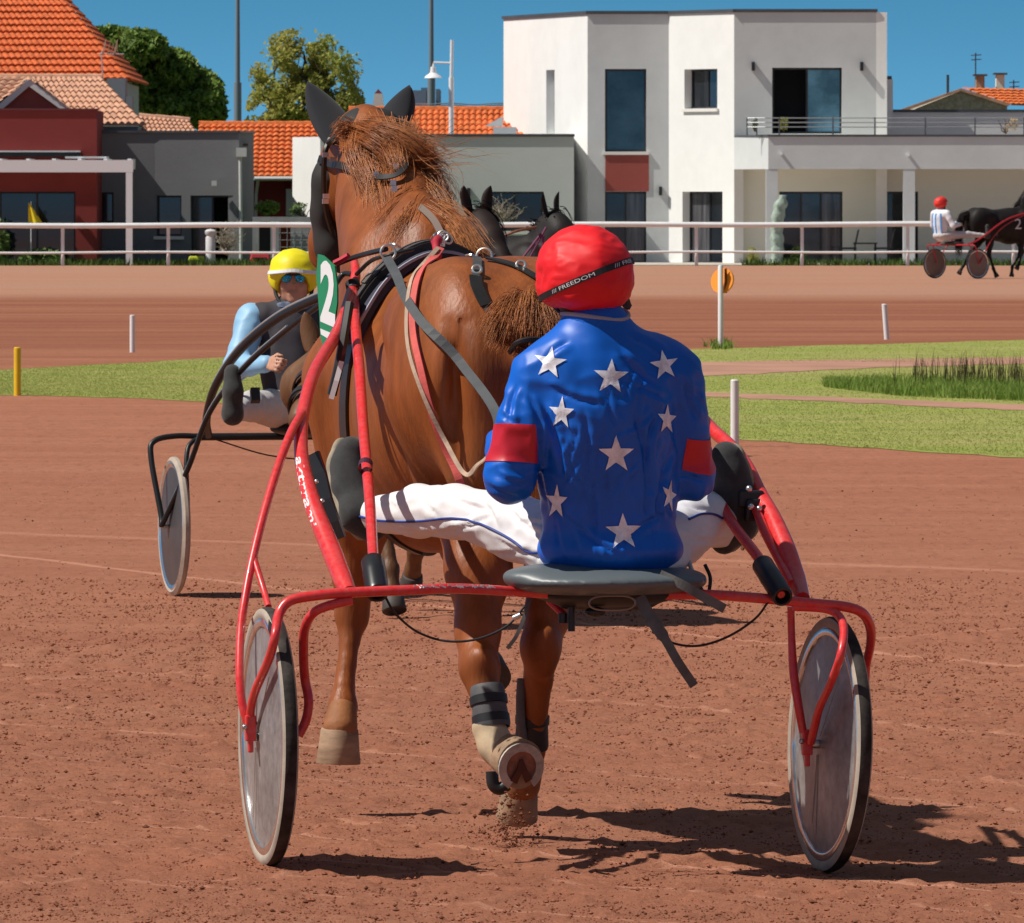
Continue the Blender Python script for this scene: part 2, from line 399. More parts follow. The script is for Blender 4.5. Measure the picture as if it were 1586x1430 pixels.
    return m
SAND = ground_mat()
def build_ground():
    ys = [-60, -20, 0, 10, 16, 20]; y = 21.5
    while y < 36: ys.append(y); y += .033*(1 if y < 29 else (y/29)**2)
    while y < 400: ys.append(y); y *= 1.012
    while y < 6000: ys.append(y); y *= 1.3
    xs = list(np.arange(-2.6, 2.6, .03)); x = 2.6; st = .045
    while x < 4000: xs.append(x); xs.append(-x); x += st; st *= 1.16
    xs = sorted(xs); nx = len(xs); V = []
    lines = [(-1.3, 27.5, 1.6, 25.6), (-1.6, 25.1, 1.9, 23.9), (-1.5, 30, 1.9, 27.2), (.3, 24.0, 2.2, 26.9), (-1.7, 23.9, .4, 23.0), (.2, 28.5, 2.4, 29.6), (-2, 34, 2, 32)]
    for yy in ys:
        for xx in xs:
            z = G(xx, yy)
            if 21 < yy < 48 and abs(xx) < 4.5:
                q = Vector((xx*.75, yy, 0))
                a = noise.fractal(q*2.2, 1.0, 2.0, 3)*.006 + max(0, noise.fractal(Vector((xx*11, yy*9, 3.1)), .7, 2.0, 3)-.30)*.030
                a += noise.noise(Vector((xx*22, yy*26, 0)))*.0035
                for x0,y0,x1,y1 in lines:      # wheel ruts
                    t = (xx-x0)/(x1-x0)
                    if -.05 < t < 1.05:
                        d = abs(yy-(y0+(y1-y0)*t)-.05*math.sin(3*xx))
                        if d < .16: a += (.008*math.exp(-((d-.07)/.025)**2) - .008*math.exp(-(d/.04)**2))
                z += a*(1-ss(38, 48, yy))
            V.append((xx, yy, z))
    V = np.array(V); rg = np.random.default_rng(5)
    for k in range(150):        # old hoof prints
        cx_, cy_ = rg.uniform(-3,3), 22+16*rg.random(); r_ = rg.uniform(.05,.075); dd = np.hypot(V[:,0]-cx_, (V[:,1]-cy_)*.8)/r_; mk = dd < 2.2
        V[mk,2] += -.016*np.exp(-(dd[mk])**4) + .009*np.exp(-((dd[mk]-1.35)/.28)**2)*rg.uniform(.3,1.2)
    Fc = [(j*nx+i, j*nx+i+1, (j+1)*nx+i+1, (j+1)*nx+i) for j in range(len(ys)-1) for i in range(nx-1)]
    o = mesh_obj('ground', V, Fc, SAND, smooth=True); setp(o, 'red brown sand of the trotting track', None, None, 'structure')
    return o
build_ground()
def sheet(name, px_top, px_bot, mat, dz, label, nseg=90, rows=8):
    """strip of ground between two pixel-traced ground lines"""
    def at(line, x):
        for a, b in zip(line[:-1], line[1:]):
            if a[0] <= x <= b[0]: return a[1]+(b[1]-a[1])*(x-a[0])/(b[0]-a[0])
        return line[-1][1]
    x0 = max(px_top[0][0], px_bot[0][0]); x1 = min(px_top[-1][0], px_bot[-1][0]); V = []
    for i in range(nseg+1):
        x = x0+(x1-x0)*i/nseg
        a = GP(x, at(px_top, x)+1.4*noise.noise(Vector((x*.05, 0, dz*99)))); b = GP(x, at(px_bot, x)+2.2*noise.noise(Vector((x*.045, 5, dz*99)))+1.0*noise.noise(Vector((x*.25, 5, 0))))
        for j in range(rows+1):
            p = a.lerp(b, j/rows); V.append((p.x, p.y, G(p.x, p.y)+dz))
    n = rows+1; Fc = [(i*n+j, i*n+j+1, (i+1)*n+j+1, (i+1)*n+j) for i in range(nseg) for j in range(rows)]
    o = mesh_obj(name, V, Fc, mat); setp(o, label, None, None, 'structure'); return o
GRASSM = M('grass_ground', (.31,.345,.078), .95, .1, var=(.45, 1, (.44,.37,.16)), var2=(1.6, .75, (.21,.28,.05)), bump=(30, 1, .03), stretch=(.45,1,1))
PATHM = M('path_sand', (.42,.23,.165), .95, .1, var=(.8, .18), bump=(20, .5, .02))
TOP = [(-900,590),(0,574),(200,563),(350,554),(700,548),(1050,543),(1300,535),(1586,527),(2600,500)]
BOT = [(-900,600),(0,612),(200,617),(350,625),(700,648),(1090,677),(1300,692),(1586,710),(2600,768)]
sheet('grass', TOP, BOT, GRASSM, .004, 'mown green grass of the infield')
sheet('path', [(560,598),(1000,568),(1090,562),(1300,558),(1586,554),(2600,536)], [(560,600),(1000,588),(1090,584),(1300,573),(1400,569),(1586,565),(2600,548)], PATHM, .008, 'pink sand path curving through the infield grass')
sheet('path', [(640,598),(900,598),(1086,609),(1300,617),(1586,628),(2600,665)], [(640,604),(900,606),(1086,615),(1300,624),(1586,637),(2600,680)], PATHM, .008, 'narrow pale sand path between the grass strips')
# --- grass blades and the tall tuft
def blades(name, pts, hmin, hmax, wd, mat, label, lean=.35, kind='stuff'):
    V = []; Fc = []
    for p in pts:
        h = random.uniform(hmin, hmax); a = random.uniform(0, PI); dx, dy = math.cos(a)*wd/2, math.sin(a)*wd/2
        lx, ly = random.gauss(0, lean)*h, random.gauss(0, lean)*h; n = len(V)
        V += [(p[0]-dx,p[1]-dy,p[2]), (p[0]+dx,p[1]+dy,p[2]), (p[0]+dx*.6+lx*.4,p[1]+dy*.6+ly*.4,p[2]+h*.6), (p[0]-dx*.6+lx*.4,p[1]-dy*.6+ly*.4,p[2]+h*.6), (p[0]+lx,p[1]+ly,p[2]+h)]
        Fc += [(n,n+1,n+2,n+3), (n+3,n+2,n+4)]
    o = mesh_obj(name, V, Fc, mat); setp(o, label, 'grass', None, kind); return o
def interp(line, x):
    for a, b in zip(line[:-1], line[1:]):
        if a[0] <= x <= b[0]: return a[1]+(b[1]-a[1])*(x-a[0])/(b[0]-a[0])
    return line[-1][1]
BLM = leafy(M('grass_blade', (.33,.37,.085), .8, .2, var=(.45, 1, (.46,.40,.17)), var2=(1.6, .6, (.22,.30,.05)), stretch=(.45,1,1)), .5)
pts = []
while len(pts) < 110000:
    x = random.uniform(-60, 1650)
    if 480 < x < 840 and random.random() < .8: continue
    t, b = interp(TOP, x), interp(BOT, x); y = random.uniform(t, b)
    if y > 562 and 555 < x:
        u, l = interp([(560,598),(1000,568),(1090,562),(1300,558),(1586,554),(2600,536)], x), interp([(560,600),(1000,588),(1090,584),(1300,573),(1400,569),(1586,565),(2600,548)], x)
        if u-1 < y < l+1: continue
    if x > 640:
        u, l = interp([(640,598),(900,598),(1086,609),(1300,617),(1586,628),(2600,665)], x), interp([(640,604),(900,606),(1086,615),(1300,624),(1586,637),(2600,680)], x)
        if u-1 < y < l+1: continue
    p = GP(x, y); pts.append((p.x, p.y, p.z+.008))
blades('grass', pts, .003, .010, .009, BLM, 'short mown grass blades of the infield', .8)
TALLM = leafy(M('tall_grass_blade', (.17,.27,.045), .8, .2, var=(1.2, .8, (.27,.33,.085)), var2=(14, .4)), .3)
pts = []
for i in range(9000):
    x = 1278+(1-random.random()**1.25)*380; y = 600+random.uniform(-12, 10)*min(1, (x-1270)/120)+(x-1278)*.04
    p = GP(x, y); pts.append((p.x, p.y, p.z))
blades('tall_grass', pts, .04, .14, .012, TALLM, 'lush tall green grass clump beside the pink path', .3)
REEDM = M('dry_reed', (.085,.075,.035), .9, .1, var=(3, .5))
pts = []
for c, s, n in ((1425, 14, 60), (1492, 22, 200), (1545, 20, 60), (1575, 14, 110)):
    for i in range(n):
        p = GP(random.gauss(c, s), random.uniform(588, 606)); pts.append((p.x, p.y, p.z))
blades('reeds', pts, .14, .36, .010, REEDM, 'brown dry reeds rising out of the tall green grass', .13)
# --- crumbs of sand
def crumbs():
    V = []; Fc = []
    ico_v = [(0,0,1),(.9,0,.3),(.28,.85,.3),(-.72,.53,.3),(-.72,-.53,.3),(.28,-.85,.3),(0,0,-.6)]
    ico_f = [(0,1,2),(0,2,3),(0,3,4),(0,4,5),(0,5,1),(6,2,1),(6,3,2),(6,4,3),(6,5,4),(6,1,5)]
    cl = [(random.uniform(-2.2, 2.2)*(1+i%3*.3), 22+22*random.random()**1.4) for i in range(1100)]
    for i in range(30000):
        if random.random() < .7:
            c = random.choice(cl); x, y = random.gauss(c[0], .10), random.gauss(c[1], .07)
        else: x, y = random.uniform(-3.5, 3.5), random.uniform(22, 60)
        r = min(.011, .0017*math.exp(random.gauss(.3, .55))); z = G(x, y); n = len(V)
        q = Vector((x*.75, y, 0)); z += noise.fractal(q*2.2, 1.0, 2.0, 3)*.006
        a = random.uniform(0, 6.28); ca, sa = math.cos(a), math.sin(a); e = random.uniform(.6, 1.2)
        for v in ico_v: V.append((x+r*(v[0]*ca-v[1]*sa*e)*random.uniform(.7,1.3), y+r*(v[0]*sa+v[1]*ca*e), z+r*.3+r*v[2]*.8))
        Fc += [tuple(n+k for k in f) for f in ico_f]
    # flying sand under the hooves
    for i in range(900):
        a = random.random()**1.5; x = P(788+random.gauss(0, 7+36*a), 0, 24.8).x; z = P(0, 1338-random.random()**1.3*115*(1-a*.5), 24.8).z; y = 24.8+random.gauss(0,.12)
        r = .0018*math.exp(random.gauss(.3,.55)); n = len(V)
        for v in ico_v: V.append((x+r*v[0]*random.uniform(.7,1.3), y+r*v[1], z+r*v[2]))
        Fc += [tuple(n+k for k in f) for f in ico_f]
    # fine grain: the same sand, lying as crumbs over the nearest strip
    n_ = 85000; yy = 21.8+24*RNG.random(n_)**1.5; xx = (RNG.random(n_)*2-1)*(yy*.075+.3); iv = np.array(ico_v); r = np.minimum(.009, .0016*np.exp(RNG.normal(.35,.5,n_)))*(yy/25)**.7
    zz = np.array([G(a,b) for a,b in zip(xx,yy)]) + np.array([noise.fractal(Vector((a*.75*2.2,b*2.2,0)),1.0,2.0,3)*.006 for a,b in zip(xx,yy)])
    vv = np.stack([xx,yy,zz],1)[:,None,:] + iv[None]*r[:,None,None]*(.7+.6*RNG.random((n_,7,1)))*np.array([1,1,.9])+np.stack([xx*0,yy*0,r*.25],1)[:,None,:]
    ff = (np.array(ico_f)[None]+7*np.arange(n_)[:,None,None]).reshape(-1,3)
    o = mesh_obj('sand_grains', vv.reshape(-1,3), ff, M('sand_grain', (.34,.128,.074), .95, .1, var=(30,.5,(.18,.062,.034)))); setp(o, 'fine loose grains of red sand over the near track', 'sand', None, 'stuff')
    o = mesh_obj('sand_crumbs', V, Fc, M('sand_clod', (.15,.055,.032), .95, .1, var=(40, .4, (.3,.13,.075)))); setp(o, 'loose crumbs and kicked up clods of red sand', 'sand', None, 'stuff')
crumbs()
# ================================================================ TRACK MARKERS AND RAIL
WHITEP = M('white_paint', (.80,.80,.80), .45, .5, var=(3, .06))
def post(px, ytop, ybot, wpx, name, label, cat, mat, group=None, Y=None, skew=0):
    b = GP(px, ybot); Yd = b.y if Y is None else Y; s = F/Yd; h = (ybot-ytop)/s; r = wpx/2/s
    t = thing(name, label, cat, b, 0, group); m = MB(); sk = skew/s
    n = 12; V = []
    for z in (-.06, h*.985, h):
        q = 1 if z < h else .75
        for k in range(n):
            an = 2*PI*k/n; V.append((b.x+r*q*math.cos(an)+sk*(z/h), b.y+r*q*math.sin(an), b.z+z))
    m.add(V, [(i*n+k, i*n+(k+1)%n, (i+1)*n+(k+1)%n, (i+1)*n+k) for i in range(2) for k in range(n)]+[tuple(range(2*n, 3*n))])
    m.build('stake', mat, t, True); return t, b, s
g = 'white marker posts of the infield'
post(205, 488, 546, 8, 'marker_post', 'short white marker post at the left on the damp sand beyond the grass', 'post', WHITEP, g)
post(1373.5, 471, 526, 8, 'marker_post', 'short leaning white marker post on the far sand near the right edge', 'post', WHITEP, g, skew=-4)
post(1138, 588, 692, 13, 'marker_post', 'nearest plain white marker post, at the grass edge right of the blue jacket', 'post', WHITEP, g)
post(27, 538, 613, 11, 'marker_post', 'short yellow marker post at the left edge of the infield grass', 'post', M('yellow_paint', (.80,.50,.01), .5, var=(4,.1)))
t, b, s = post(1116, 411, 539, 8, 'track_sign', 'tall white post carrying a round orange disc', 'sign', WHITEP)
m = MB(); c = P(1119, 435, b.y+.05); m.lathe([(0,-.015),(20/s,-.015),(20/s,.015),(0,.015)], c+Vector((0,.03,0)), (.65,1,-.25), 32)
m.build('disc', M('orange_plastic', (.95,.30,.01), .6), t)
m = MB(); m.obox(P(1124,435,b.y+.022), (4/s*.5,0,0), (0,.006,0), (0,0,19/s)); m.build('bracket', M('dark_bracket', (.12,.03,.02), .7), t)
pts = []
for i in range(160):
    p = GP(random.gauss(1116, 10), random.uniform(535, 542)); pts.append((p.x,p.y,p.z))
blades('grass_tuft', pts, .06, .14, .02, TALLM, 'green grass tuft round the foot of the orange disc post', .3)
# white running rail
YR = 243.0; sr = F/YR
t = thing('running_rail', 'long white running rail with two bars on thin posts beyond the track', 'rail', (0, YR, G(0, YR)))
def railbar(nm, py, r, x0=-140, x1=1740):
    pp = []
    for i in range(60):
        x = x0+(x1-x0)*i/59; pp.append(P(x, py(x), YR))
    m = MB(); m.tube(pp, r, 12); m.build(nm, WHITEP, t, True)
railbar('top_rail', lambda x: 349.5-2.2*x/1586+.7*math.sin(x*.012), .070)
railbar('lower_rail', lambda x: 391.5-1.0*x/1586+.7*math.sin(x*.015+1), .032)
for k in range(-1, 11):
    x = 97+163.6*k; m = MB(); m.tube([P(x, 351, YR+.09), P(x, 416, YR+.09)], .046, 8)
    m.build('post', WHITEP, t, True)
# ================================================================ BUILDINGS BEYOND THE TRACK
Z0 = -.05
def W(px, Y): return (px-CX)*Y/F
def Zp(py, Y): return CH-(py-YH)*Y/F
PLW = M('white_render', (.83,.83,.81), .85, .2, var=(.35, .03), var2=(1.6, .03), bump=(14, .25, .01))
PLG = M('pale_shaded_render', (.62,.64,.64), .85, .2, var=(.4, .05), var2=(1.7, .04), bump=(14, .25, .01))  # white render with the fronts' grazing shade put into its colour; pale fittings too
PLC = M('cream_render', (.80,.79,.70), .85, .2, var=(.4, .04))
PLGN = M('grey_green_render', (.60,.63,.60), .85, .2, var=(.4, .05), bump=(14, .25, .01))
GREYR = M('grey_render', (.20,.205,.215), .85, .2, var=(.5, .06), bump=(14, .3, .01))
REDR = M('dark_red_render', (.25,.045,.04), .85, .2, var=(.5, .08), bump=(14, .3, .01))
REDP = M('brick_red_panel', (.33,.085,.070), .8, .2, var=(2, .04))
DARKF = M('anthracite_frame', (.018,.02,.024), .45, .5)
COPE = M('zinc_coping', (.07,.075,.085), .5, .5, var=(1, .2))
SILL = M('stone_sill', (.78,.76,.72), .7)
WHT = M('white_aluminium', (.82,.83,.84), .4, .5)
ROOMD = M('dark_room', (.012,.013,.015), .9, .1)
CURT = M('curtain', (.30,.30,.31), .9, .1, var=(2, .3), stretch=(6,6,.4))
def glassm(name, col, rough=.06):
    m = M(name, col, rough, .8, var=(1.1, .5)); return m
GLC = M('glass_with_curtain', (.085,.085,.095), .08, .8, var=(2,.7), stretch=(5,5,.2))
GLB = glassm('blue_grey_glass', (.035,.06,.085)); GLD = glassm('dark_glass', (.012,.016,.022)); GLL = glassm('pale_blue_glass', (.10,.20,.27))
class Wall:
    """vertical wall along p->q with rectangular openings, built of butted slabs"""
    def __init__(s, p, q, th=.32):
        s.p = Vector((p[0],p[1],0)); s.q = Vector((q[0],q[1],0)); s.d = (s.q-s.p).normalized(); s.n = Vector((-s.d.y, s.d.x, 0)); s.th = th; s.L = (s.q-s.p).length
    def at(s, u, v, z): return s.p+s.d*u+s.n*v+Vector((0,0,z))
    def block(s, m, u0, u1, v0, v1, z0, z1, mi=0):
        c = s.at((u0+u1)/2, (v0+v1)/2, (z0+z1)/2); m.obox(c, s.d*(u1-u0)/2, s.n*(v1-v0)/2, (0,0,(z1-z0)/2), mi)
    def wall(s, m, z0, z1, ops, mi=0):
        xs = sorted({0, s.L} | {o[0] for o in ops} | {o[1] for o in ops}); 
        for a, b in zip(xs[:-1], xs[1:]):
            if b-a < 1e-4: continue
            cur = z0
            for o in sorted([o for o in ops if o[0] <= a+1e-5 and o[1] >= b-1e-5], key=lambda o: o[2]):
                if o[2] > cur+1e-3: s.block(m, a, b, 0, s.th, cur, o[2], mi)
                cur = max(cur, o[3])
            if z1 > cur+1e-3: s.block(m, a, b, 0, s.th, cur, z1, mi)
    def upx(s, px):
        """distance along the wall where the line of sight of column px meets it"""
        a = (px-CX)/F
        return (s.p.x-a*s.p.y)/(a*s.d.y-s.d.x) if abs(a*s.d.y-s.d.x) > 1e-9 else 0
    def window(s, parent, u0, u1, z0, z1, inset=.22, panes=1, glass=None, open_side=None, sill=True, fr=.055, curtain=None, name='window'):
        glass = glass or GLD; m = MB(); f = fr
        s.block(m, u0, u1, inset, inset+.07, z1-f, z1); s.block(m, u0, u1, inset, inset+.07, z0, z0+f)
        s.block(m, u0, u0+f, inset, inset+.07, z0+f, z1-f); s.block(m, u1-f, u1, inset, inset+.07, z0+f, z1-f)
        wq = (u1-u0-2*f)/panes
        for k in range(1, panes): s.block(m, u0+f+wq*k-f/2, u0+f+wq*k+f/2, inset+.003, inset+.067, z0+f, z1-f)
        w_ = m.build(name, DARKF, parent)
        for k in range(panes):
            m = MB(); a = u0+f+wq*k+(f/2 if k else 0); b = u0+f+wq*(k+1)-(f/2 if k < panes-1 else 0)
            if open_side == k: s.block(m, a, b, inset+.5, inset+.55, z0+f, z1-f); m.build('dark_opening', ROOMD, w_)
            else:
                s.block(m, a, b, inset+.03, inset+.045, z0+f, z1-f)
                m.build('pane', glass[k] if isinstance(glass, (list,tuple)) else glass, w_)
        if sill:
            m = MB(); s.block(m, u0-.07, u1+.07, -.07, inset-.002, z0-.09, z0-.002); m.build('sill', SILL, w_)
        return w_
def spot(wall, parent, px, py, Y, mat=DARKF, white=False):
    u = wall.upx(px); z = Zp(py, Y); m = MB(); wall.block(m, u-.045, u+.045, -.14, -.003, z-.12, z+.12); m.build('wall_lamp', mat, parent)
# ---- the big white house
YB = 254.5; YD = 252.0
house = thing('modern_house', 'white two storey flat roofed house with red panel, balcony and covered terrace', 'house', (W(1036,YB), YB, Z0))
zt = Zp(22, YB); zt2 = Zp(21, YD)
pa = (W(780,262), 262); pb = (W(910,YB), YB); pc = (W(1036,YB), YB); pd = (W(1137,YD), YD); pe = (W(1357,YD), YD)
def facade(p, q, mat, ops, z1, z0=Z0, nm='facade', th=.32, cope=True):
    w_ = Wall(p, q, th); m = MB(); w_.wall(m, z0, z1, ops(w_) if ops else []); m.build(nm, mat, house)
    if cope:
        m = MB(); w_.block(m, -.04, w_.L+.04, -.05, th+.05, z1+.002, z1+.09); m.build('coping', COPE, house)
    return w_
wa = Wall(pa, pb)
zw = Zp(210, 256)
facade(pa, pb, PLW, lambda w_: [(w_.upx(846), w_.upx(859), Zp(209,259), Zp(109,258.5))], zt)
m = MB(); wa.block(m, wa.upx(846), wa.upx(859), .25, .30, Zp(209,259), Zp(109,258.5)); m.build('slot_back', PLG, house)
def ops_b(w_): return [(w_.upx(937), w_.upx(1001), Zp(235,YB), Zp(107,YB)), (w_.upx(937), w_.upx(1001), Z0, Zp(297,YB))]
wb = facade(pb, pc, PLG, ops_b, zt)
wb.window(house, wb.upx(937), wb.upx(1001), Zp(235,YB), Zp(107,YB), .20, 1, GLB)
wb.window(house, wb.upx(937), wb.upx(1001), Z0, Zp(297,YB), .20, 2, [GLD, GLC], sill=False, name='glass_door')
m = MB(); wb.block(m, wb.upx(937.5), wb.upx(1005), -.03, -.002, Zp(296.5,YB), Zp(239,YB)); m.build('red_panel', REDP, house)
# reflections of block work behind glass become faint muntins
spot(wb, house, 1023, 296, YB)
def ops_c(w_): return [(w_.upx(1060), w_.upx(1111), Zp(168,YD+1), Zp(107,YD+1)), (w_.upx(1057), w_.upx(1119), Z0, Zp(297,YD+1))]
wc = facade(pc, pd, PLW, ops_c, zt)
wc.window(house, wc.upx(1060)+.02, wc.upx(1111), Zp(168,YD+1), Zp(107,YD+1), .24, 2, GLD)
wc.window(house, wc.upx(1057)+.02, wc.upx(1119), Z0, Zp(297,YD+1), .24, 2, [GLC, GLD], sill=False, name='glass_door')
def ops_d(w_): return [(w_.upx(1196), w_.upx(1304), Zp(207,YD), Zp(105,YD))]
wd = facade(pd, pe, PLG, ops_d, zt, Zp(222,YD))
wd.window(house, wd.upx(1196), wd.upx(1304), Zp(207,YD), Zp(105,YD), .22, 2, [GLD, GLL], open_side=0, sill=False, name='sliding_door')
spot(wd, house, 1166.5, 103, YD); spot(wd, house, 1334.5, 103, YD)
m = MB(); m.slab(pe, (pe[0]+.25, pe[1]+7), Z0, zt, -.3); m.build('facade', PLW, house)
m = MB(); m.box(W(1357,252.4), W(1361.5,252.4), 252.3, 252.6, Zp(50,252.4), Zp(38,252.4)); m.build('wall_lamp', DARKF, house)
# roof slab just under the parapet and rear walls close the volume
m = MB(); m.add([(pa[0]+.2,pa[1],zt-.4),(pb[0],pb[1]+.34,zt-.4),(pc[0],pc[1]+.34,zt-.4),(pd[0],pd[1]+.34,zt-.4),(pe[0]-.34,pe[1]+.34,zt-.4),(pe[0]-.1,264,zt-.4),(pa[0]+.3,264,zt-.4)], [tuple(range(7))]); m.build('roof', COPE, house)
m = MB(); m.box(pa[0]+.05, pe[0]+.2, 264, 264.3, Z0, zt); m.build('rear_wall', PLG, house)
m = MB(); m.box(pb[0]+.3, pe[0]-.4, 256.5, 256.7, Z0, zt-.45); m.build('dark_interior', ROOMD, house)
# ---- covered terrace and balcony to the right
YT = 249.0; zb = Zp(212, YT); zu = Zp(262, YT)
xr = W(1720, YT); x0t = W(1190, YT)
m = MB(); m.slab(pd, (x0t, YT), zu, zb, .3); m.slab((x0t+.003, YT), (xr, YT), zu, zb, .3)
m.build('balcony_fascia', PLG, house)
m = MB(); m.slab(pd, (x0t-.02, YT-.04), zb+.002, zb+.06, .36); m.slab((x0t-.02, YT-.04), (xr, YT-.04), zb+.0025, zb+.0605, .40); m.build('coping', COPE, house)
m = MB(); m.add([(pd[0]+.02,pd[1],zu+.02),(x0t+.3,YT+.31,zu+.02),(xr,YT+.31,zu+.02),(xr,253.2,zu+.02),(pd[0]+.02,253.2,zu+.02)], [(4,3,2,1,0)]); m.add([(pd[0]+.02,pd[1],zb-.25),(x0t+.3,YT+.31,zb-.25),(xr,YT+.31,zb-.25),(xr,253.2,zb-.25),(pd[0]+.02,253.2,zb-.25)], [(0,1,2,3,4)]); m.build('terrace_ceiling', PLC, house)
for x in (1186.5, 1399):
    m = MB(); a = W(x, YT); m.box(a, a+.32, YT+.01, YT+.31, Z0, zu-.002); m.build('column', PLG, house)
YV = 252.6
wt = Wall((pd[0]+.02, YV), (W(1586,YV)+2.6, YV), .3)
m = MB(); wt.wall(m, Z0, zu+.3, [(wt.upx(1207), wt.upx(1305), Z0, Zp(297,YV)), (wt.upx(1372), wt.upx(1422), Z0, Zp(297,YV))]); m.build('terrace_wall', PLC, house)
wt.window(house, wt.upx(1207), wt.upx(1305), Z0, Zp(297,YV), .15, 3, [GLD, GLB, GLC], sill=False, name='glass_door')
wt.window(house, wt.upx(1372), wt.upx(1422), Z0, Zp(297,YV), .15, 1, GLD, sill=False, name='glass_door')
for x, y in ((1210, 238), (1407, 240)):
    m = MB(); m.tube([P(x, y, YT-.002), P(x, y, YT-.13)], .045, 8); m.build('wall_lamp', WHT, house)
# balcony rail
m = MB(); yy = YT+.12
for q in (183, 190, 197): m.tube([P(1157, q, YT+.5), P(1185, q, yy)] + [P(x, q, yy) for x in (1500, 1700)], .016, 6)
m.build('railing', M('steel_rail', (.35,.36,.37), .4, .5, .4), house)
SP = M('steel_post', (.12,.12,.13), .4, .5, .4)
for x in (1157, 1172, 1207, 1290, 1355, 1433, 1510, 1586, 1660):
    m = MB(); m.tube([P(x, 182, yy+(.38 if x < 1180 else 0)), P(x, 210, yy+(.38 if x < 1180 else 0))], .022, 6); m.build('railing_post', SP, house)
m = MB(); yy = 258; m.box(W(1350,yy), W(1700,yy), yy, yy+.4, Zp(215,yy), Zp(174,yy)); m.build('upper_wall', PLW, house)
m = MB(); m.box(W(1350,yy), W(1700,yy), yy-.06, yy+.46, Zp(174,yy)+.002, Zp(172,yy)+.04); m.build('coping', COPE, house)
m = MB(); yy = 257.4; m.box(W(1362,yy), W(1383,yy), yy, yy+.4, Zp(200,yy), Zp(123,yy)); ch = m.build('chimney', PLW, house)
m = MB(); m.box(W(1362,yy)+.03, W(1383,yy)-.03, yy+.03, yy+.37, Zp(123,yy)+.002, Zp(119,yy)+.02); m.build('chimney_cap', COPE, ch)
# ---- low left wing
YW = 252.8
zwg = Zp(212, YW); ww = Wall((W(496,YW), YW), (W(889,YW), YW), .32)
m = MB(); ww.wall(m, Z0, zwg, [(ww.upx(752), ww.upx(841), Z0+.9, Zp(297,YW)), (ww.upx(655), ww.upx(700), Z0+.9, Zp(297,YW))]); m.build('wing_wall', PLGN, house)
m = MB(); m.slab((W(453,YW+2.2), YW+2.2), (W(496,YW), YW), Z0, zwg, .3); m.build('wing_side', PLW, house)
m = MB(); m.slab((W(889,YW), YW+3.5), (W(889,YW), YW+.32), Z0, zwg, -.3); m.build('wing_side', PLG, house)
m = MB(); ww.block(m, -.05, ww.L+.02, -.05, .4, zwg+.002, zwg+.08); m.build('coping', COPE, house)
m = MB(); m.box(W(500,YW)+.3, W(889,YW)-.3, YW+.32, 258, zwg-.3, zwg-.2); m.build('roof', COPE, house)
ww.window(house, ww.upx(752), ww.upx(841), Z0+.9, Zp(297,YW), .2, 2, GLD); ww.window(house, ww.upx(655), ww.upx(700), Z0+.9, Zp(297,YW), .2, 1, GLD)
spot(ww, house, 726, 298, YW)
m = MB(); yy = 256; m.box(W(764,yy), W(800,yy), yy, yy+.3, Zp(215,yy), Zp(197,yy)); m.build('parapet', PLW, house)
# ---- roof tiles
TILE_O = M('orange_tile', (.62,.16,.045), .8, .3, var=(5, .35), var2=(22, .3))
TILE_R = M('red_orange_tile', (.55,.12,.035), .8, .3, var=(5, .3), var2=(22, .35))
TILE_P = M('pink_tile', (.58,.33,.22), .8, .3, var=(4, .35, ), var2=(18, .4, (.35,.16,.10)))
def tiled(parent, a, b, c, d, mat, name='roof', rows=14, cols=30, amp=.035, step=.045):
    """tiled roof plane: eave a->b, ridge d->c; each row overlaps the one below, with round tile ribs"""
    a,b,c,d = map(Vector,(a,b,c,d)); nn = (b-a).cross(d-a).normalized()
    if nn.z < 0: nn = -nn
    V = []; Fc = []; nc = cols*6
    for r in range(rows):
        t0, t1 = r/rows, (r+1)/rows; base = len(V)
        for t, h in ((t0, step), (t1, 0.0), (t0, -.03)):
            p, q = a.lerp(d, t), b.lerp(c, t)
            for k in range(nc+1):
                u = k/nc; x = p.lerp(q, u); V.append(x+nn*(h+(amp*(abs(math.sin(PI*cols*u))-.35) if h >= 0 else 0)))
        n = nc+1
        for k in range(nc):
            Fc.append((base+k, base+k+1, base+n+k+1, base+n+k)); Fc.append((base+2*n+k, base+2*n+k+1, base+k+1, base+k))
    return mesh_obj(name, V, Fc, mat, parent)
def ridge(parent, a, b, mat, r=.11, name='ridge_tiles'):
    a = Vector(a); b = Vector(b); L_ = (b-a).length; n = max(2, int(L_/.4)); m = MB()
    for i in range(n):
        p = a.lerp(b, i/n); q = a.lerp(b, (i+1.08)/n); m.tube([p, q], [r, r*.85], 8)
    return m.build(name, mat, parent, True)
# ---- dark red block on the left with sliding doors
YL = 247.0
red = thing('red_block_house', 'low dark red flat roofed house front with wide sliding glass doors', 'house', (W(75,YL), YL, Z0))
wr = Wall((W(-160,YL), YL), (W(150,YL), YL), .35)
m = MB(); zr = Zp(171, YL); wr.wall(m, Z0, zr, [(wr.upx(-60), wr.upx(117), Z0, Zp(297,YL))]); m.slab((W(150,YL),YL+.35),(W(150,YL),YL+4), Z0, zr, .3); m.build('facade', REDR, red)
m = MB(); wr.block(m, -.04, wr.L+.04, -.04, .4, zr+.002, zr+.05); m.build('coping', M('red_coping', (.14,.03,.03), .6), red)
wr.window(red, wr.upx(-60), wr.upx(117), Z0, Zp(297,YL), .25, 3, [GLD, GLD, GLD], sill=False, name='sliding_door')
m = MB(); wr.block(m, wr.upx(-100), wr.upx(125), -.22, -.003, Zp(243,YL), Zp(236,YL)); m.build('awning_box', DARKF, red)
m = MB(); wr.block(m, wr.upx(-100), wr.upx(125), -.25, -.003, Zp(235.9,YL), Zp(233.5,YL)); m.build('awning_lid', PLG, red)
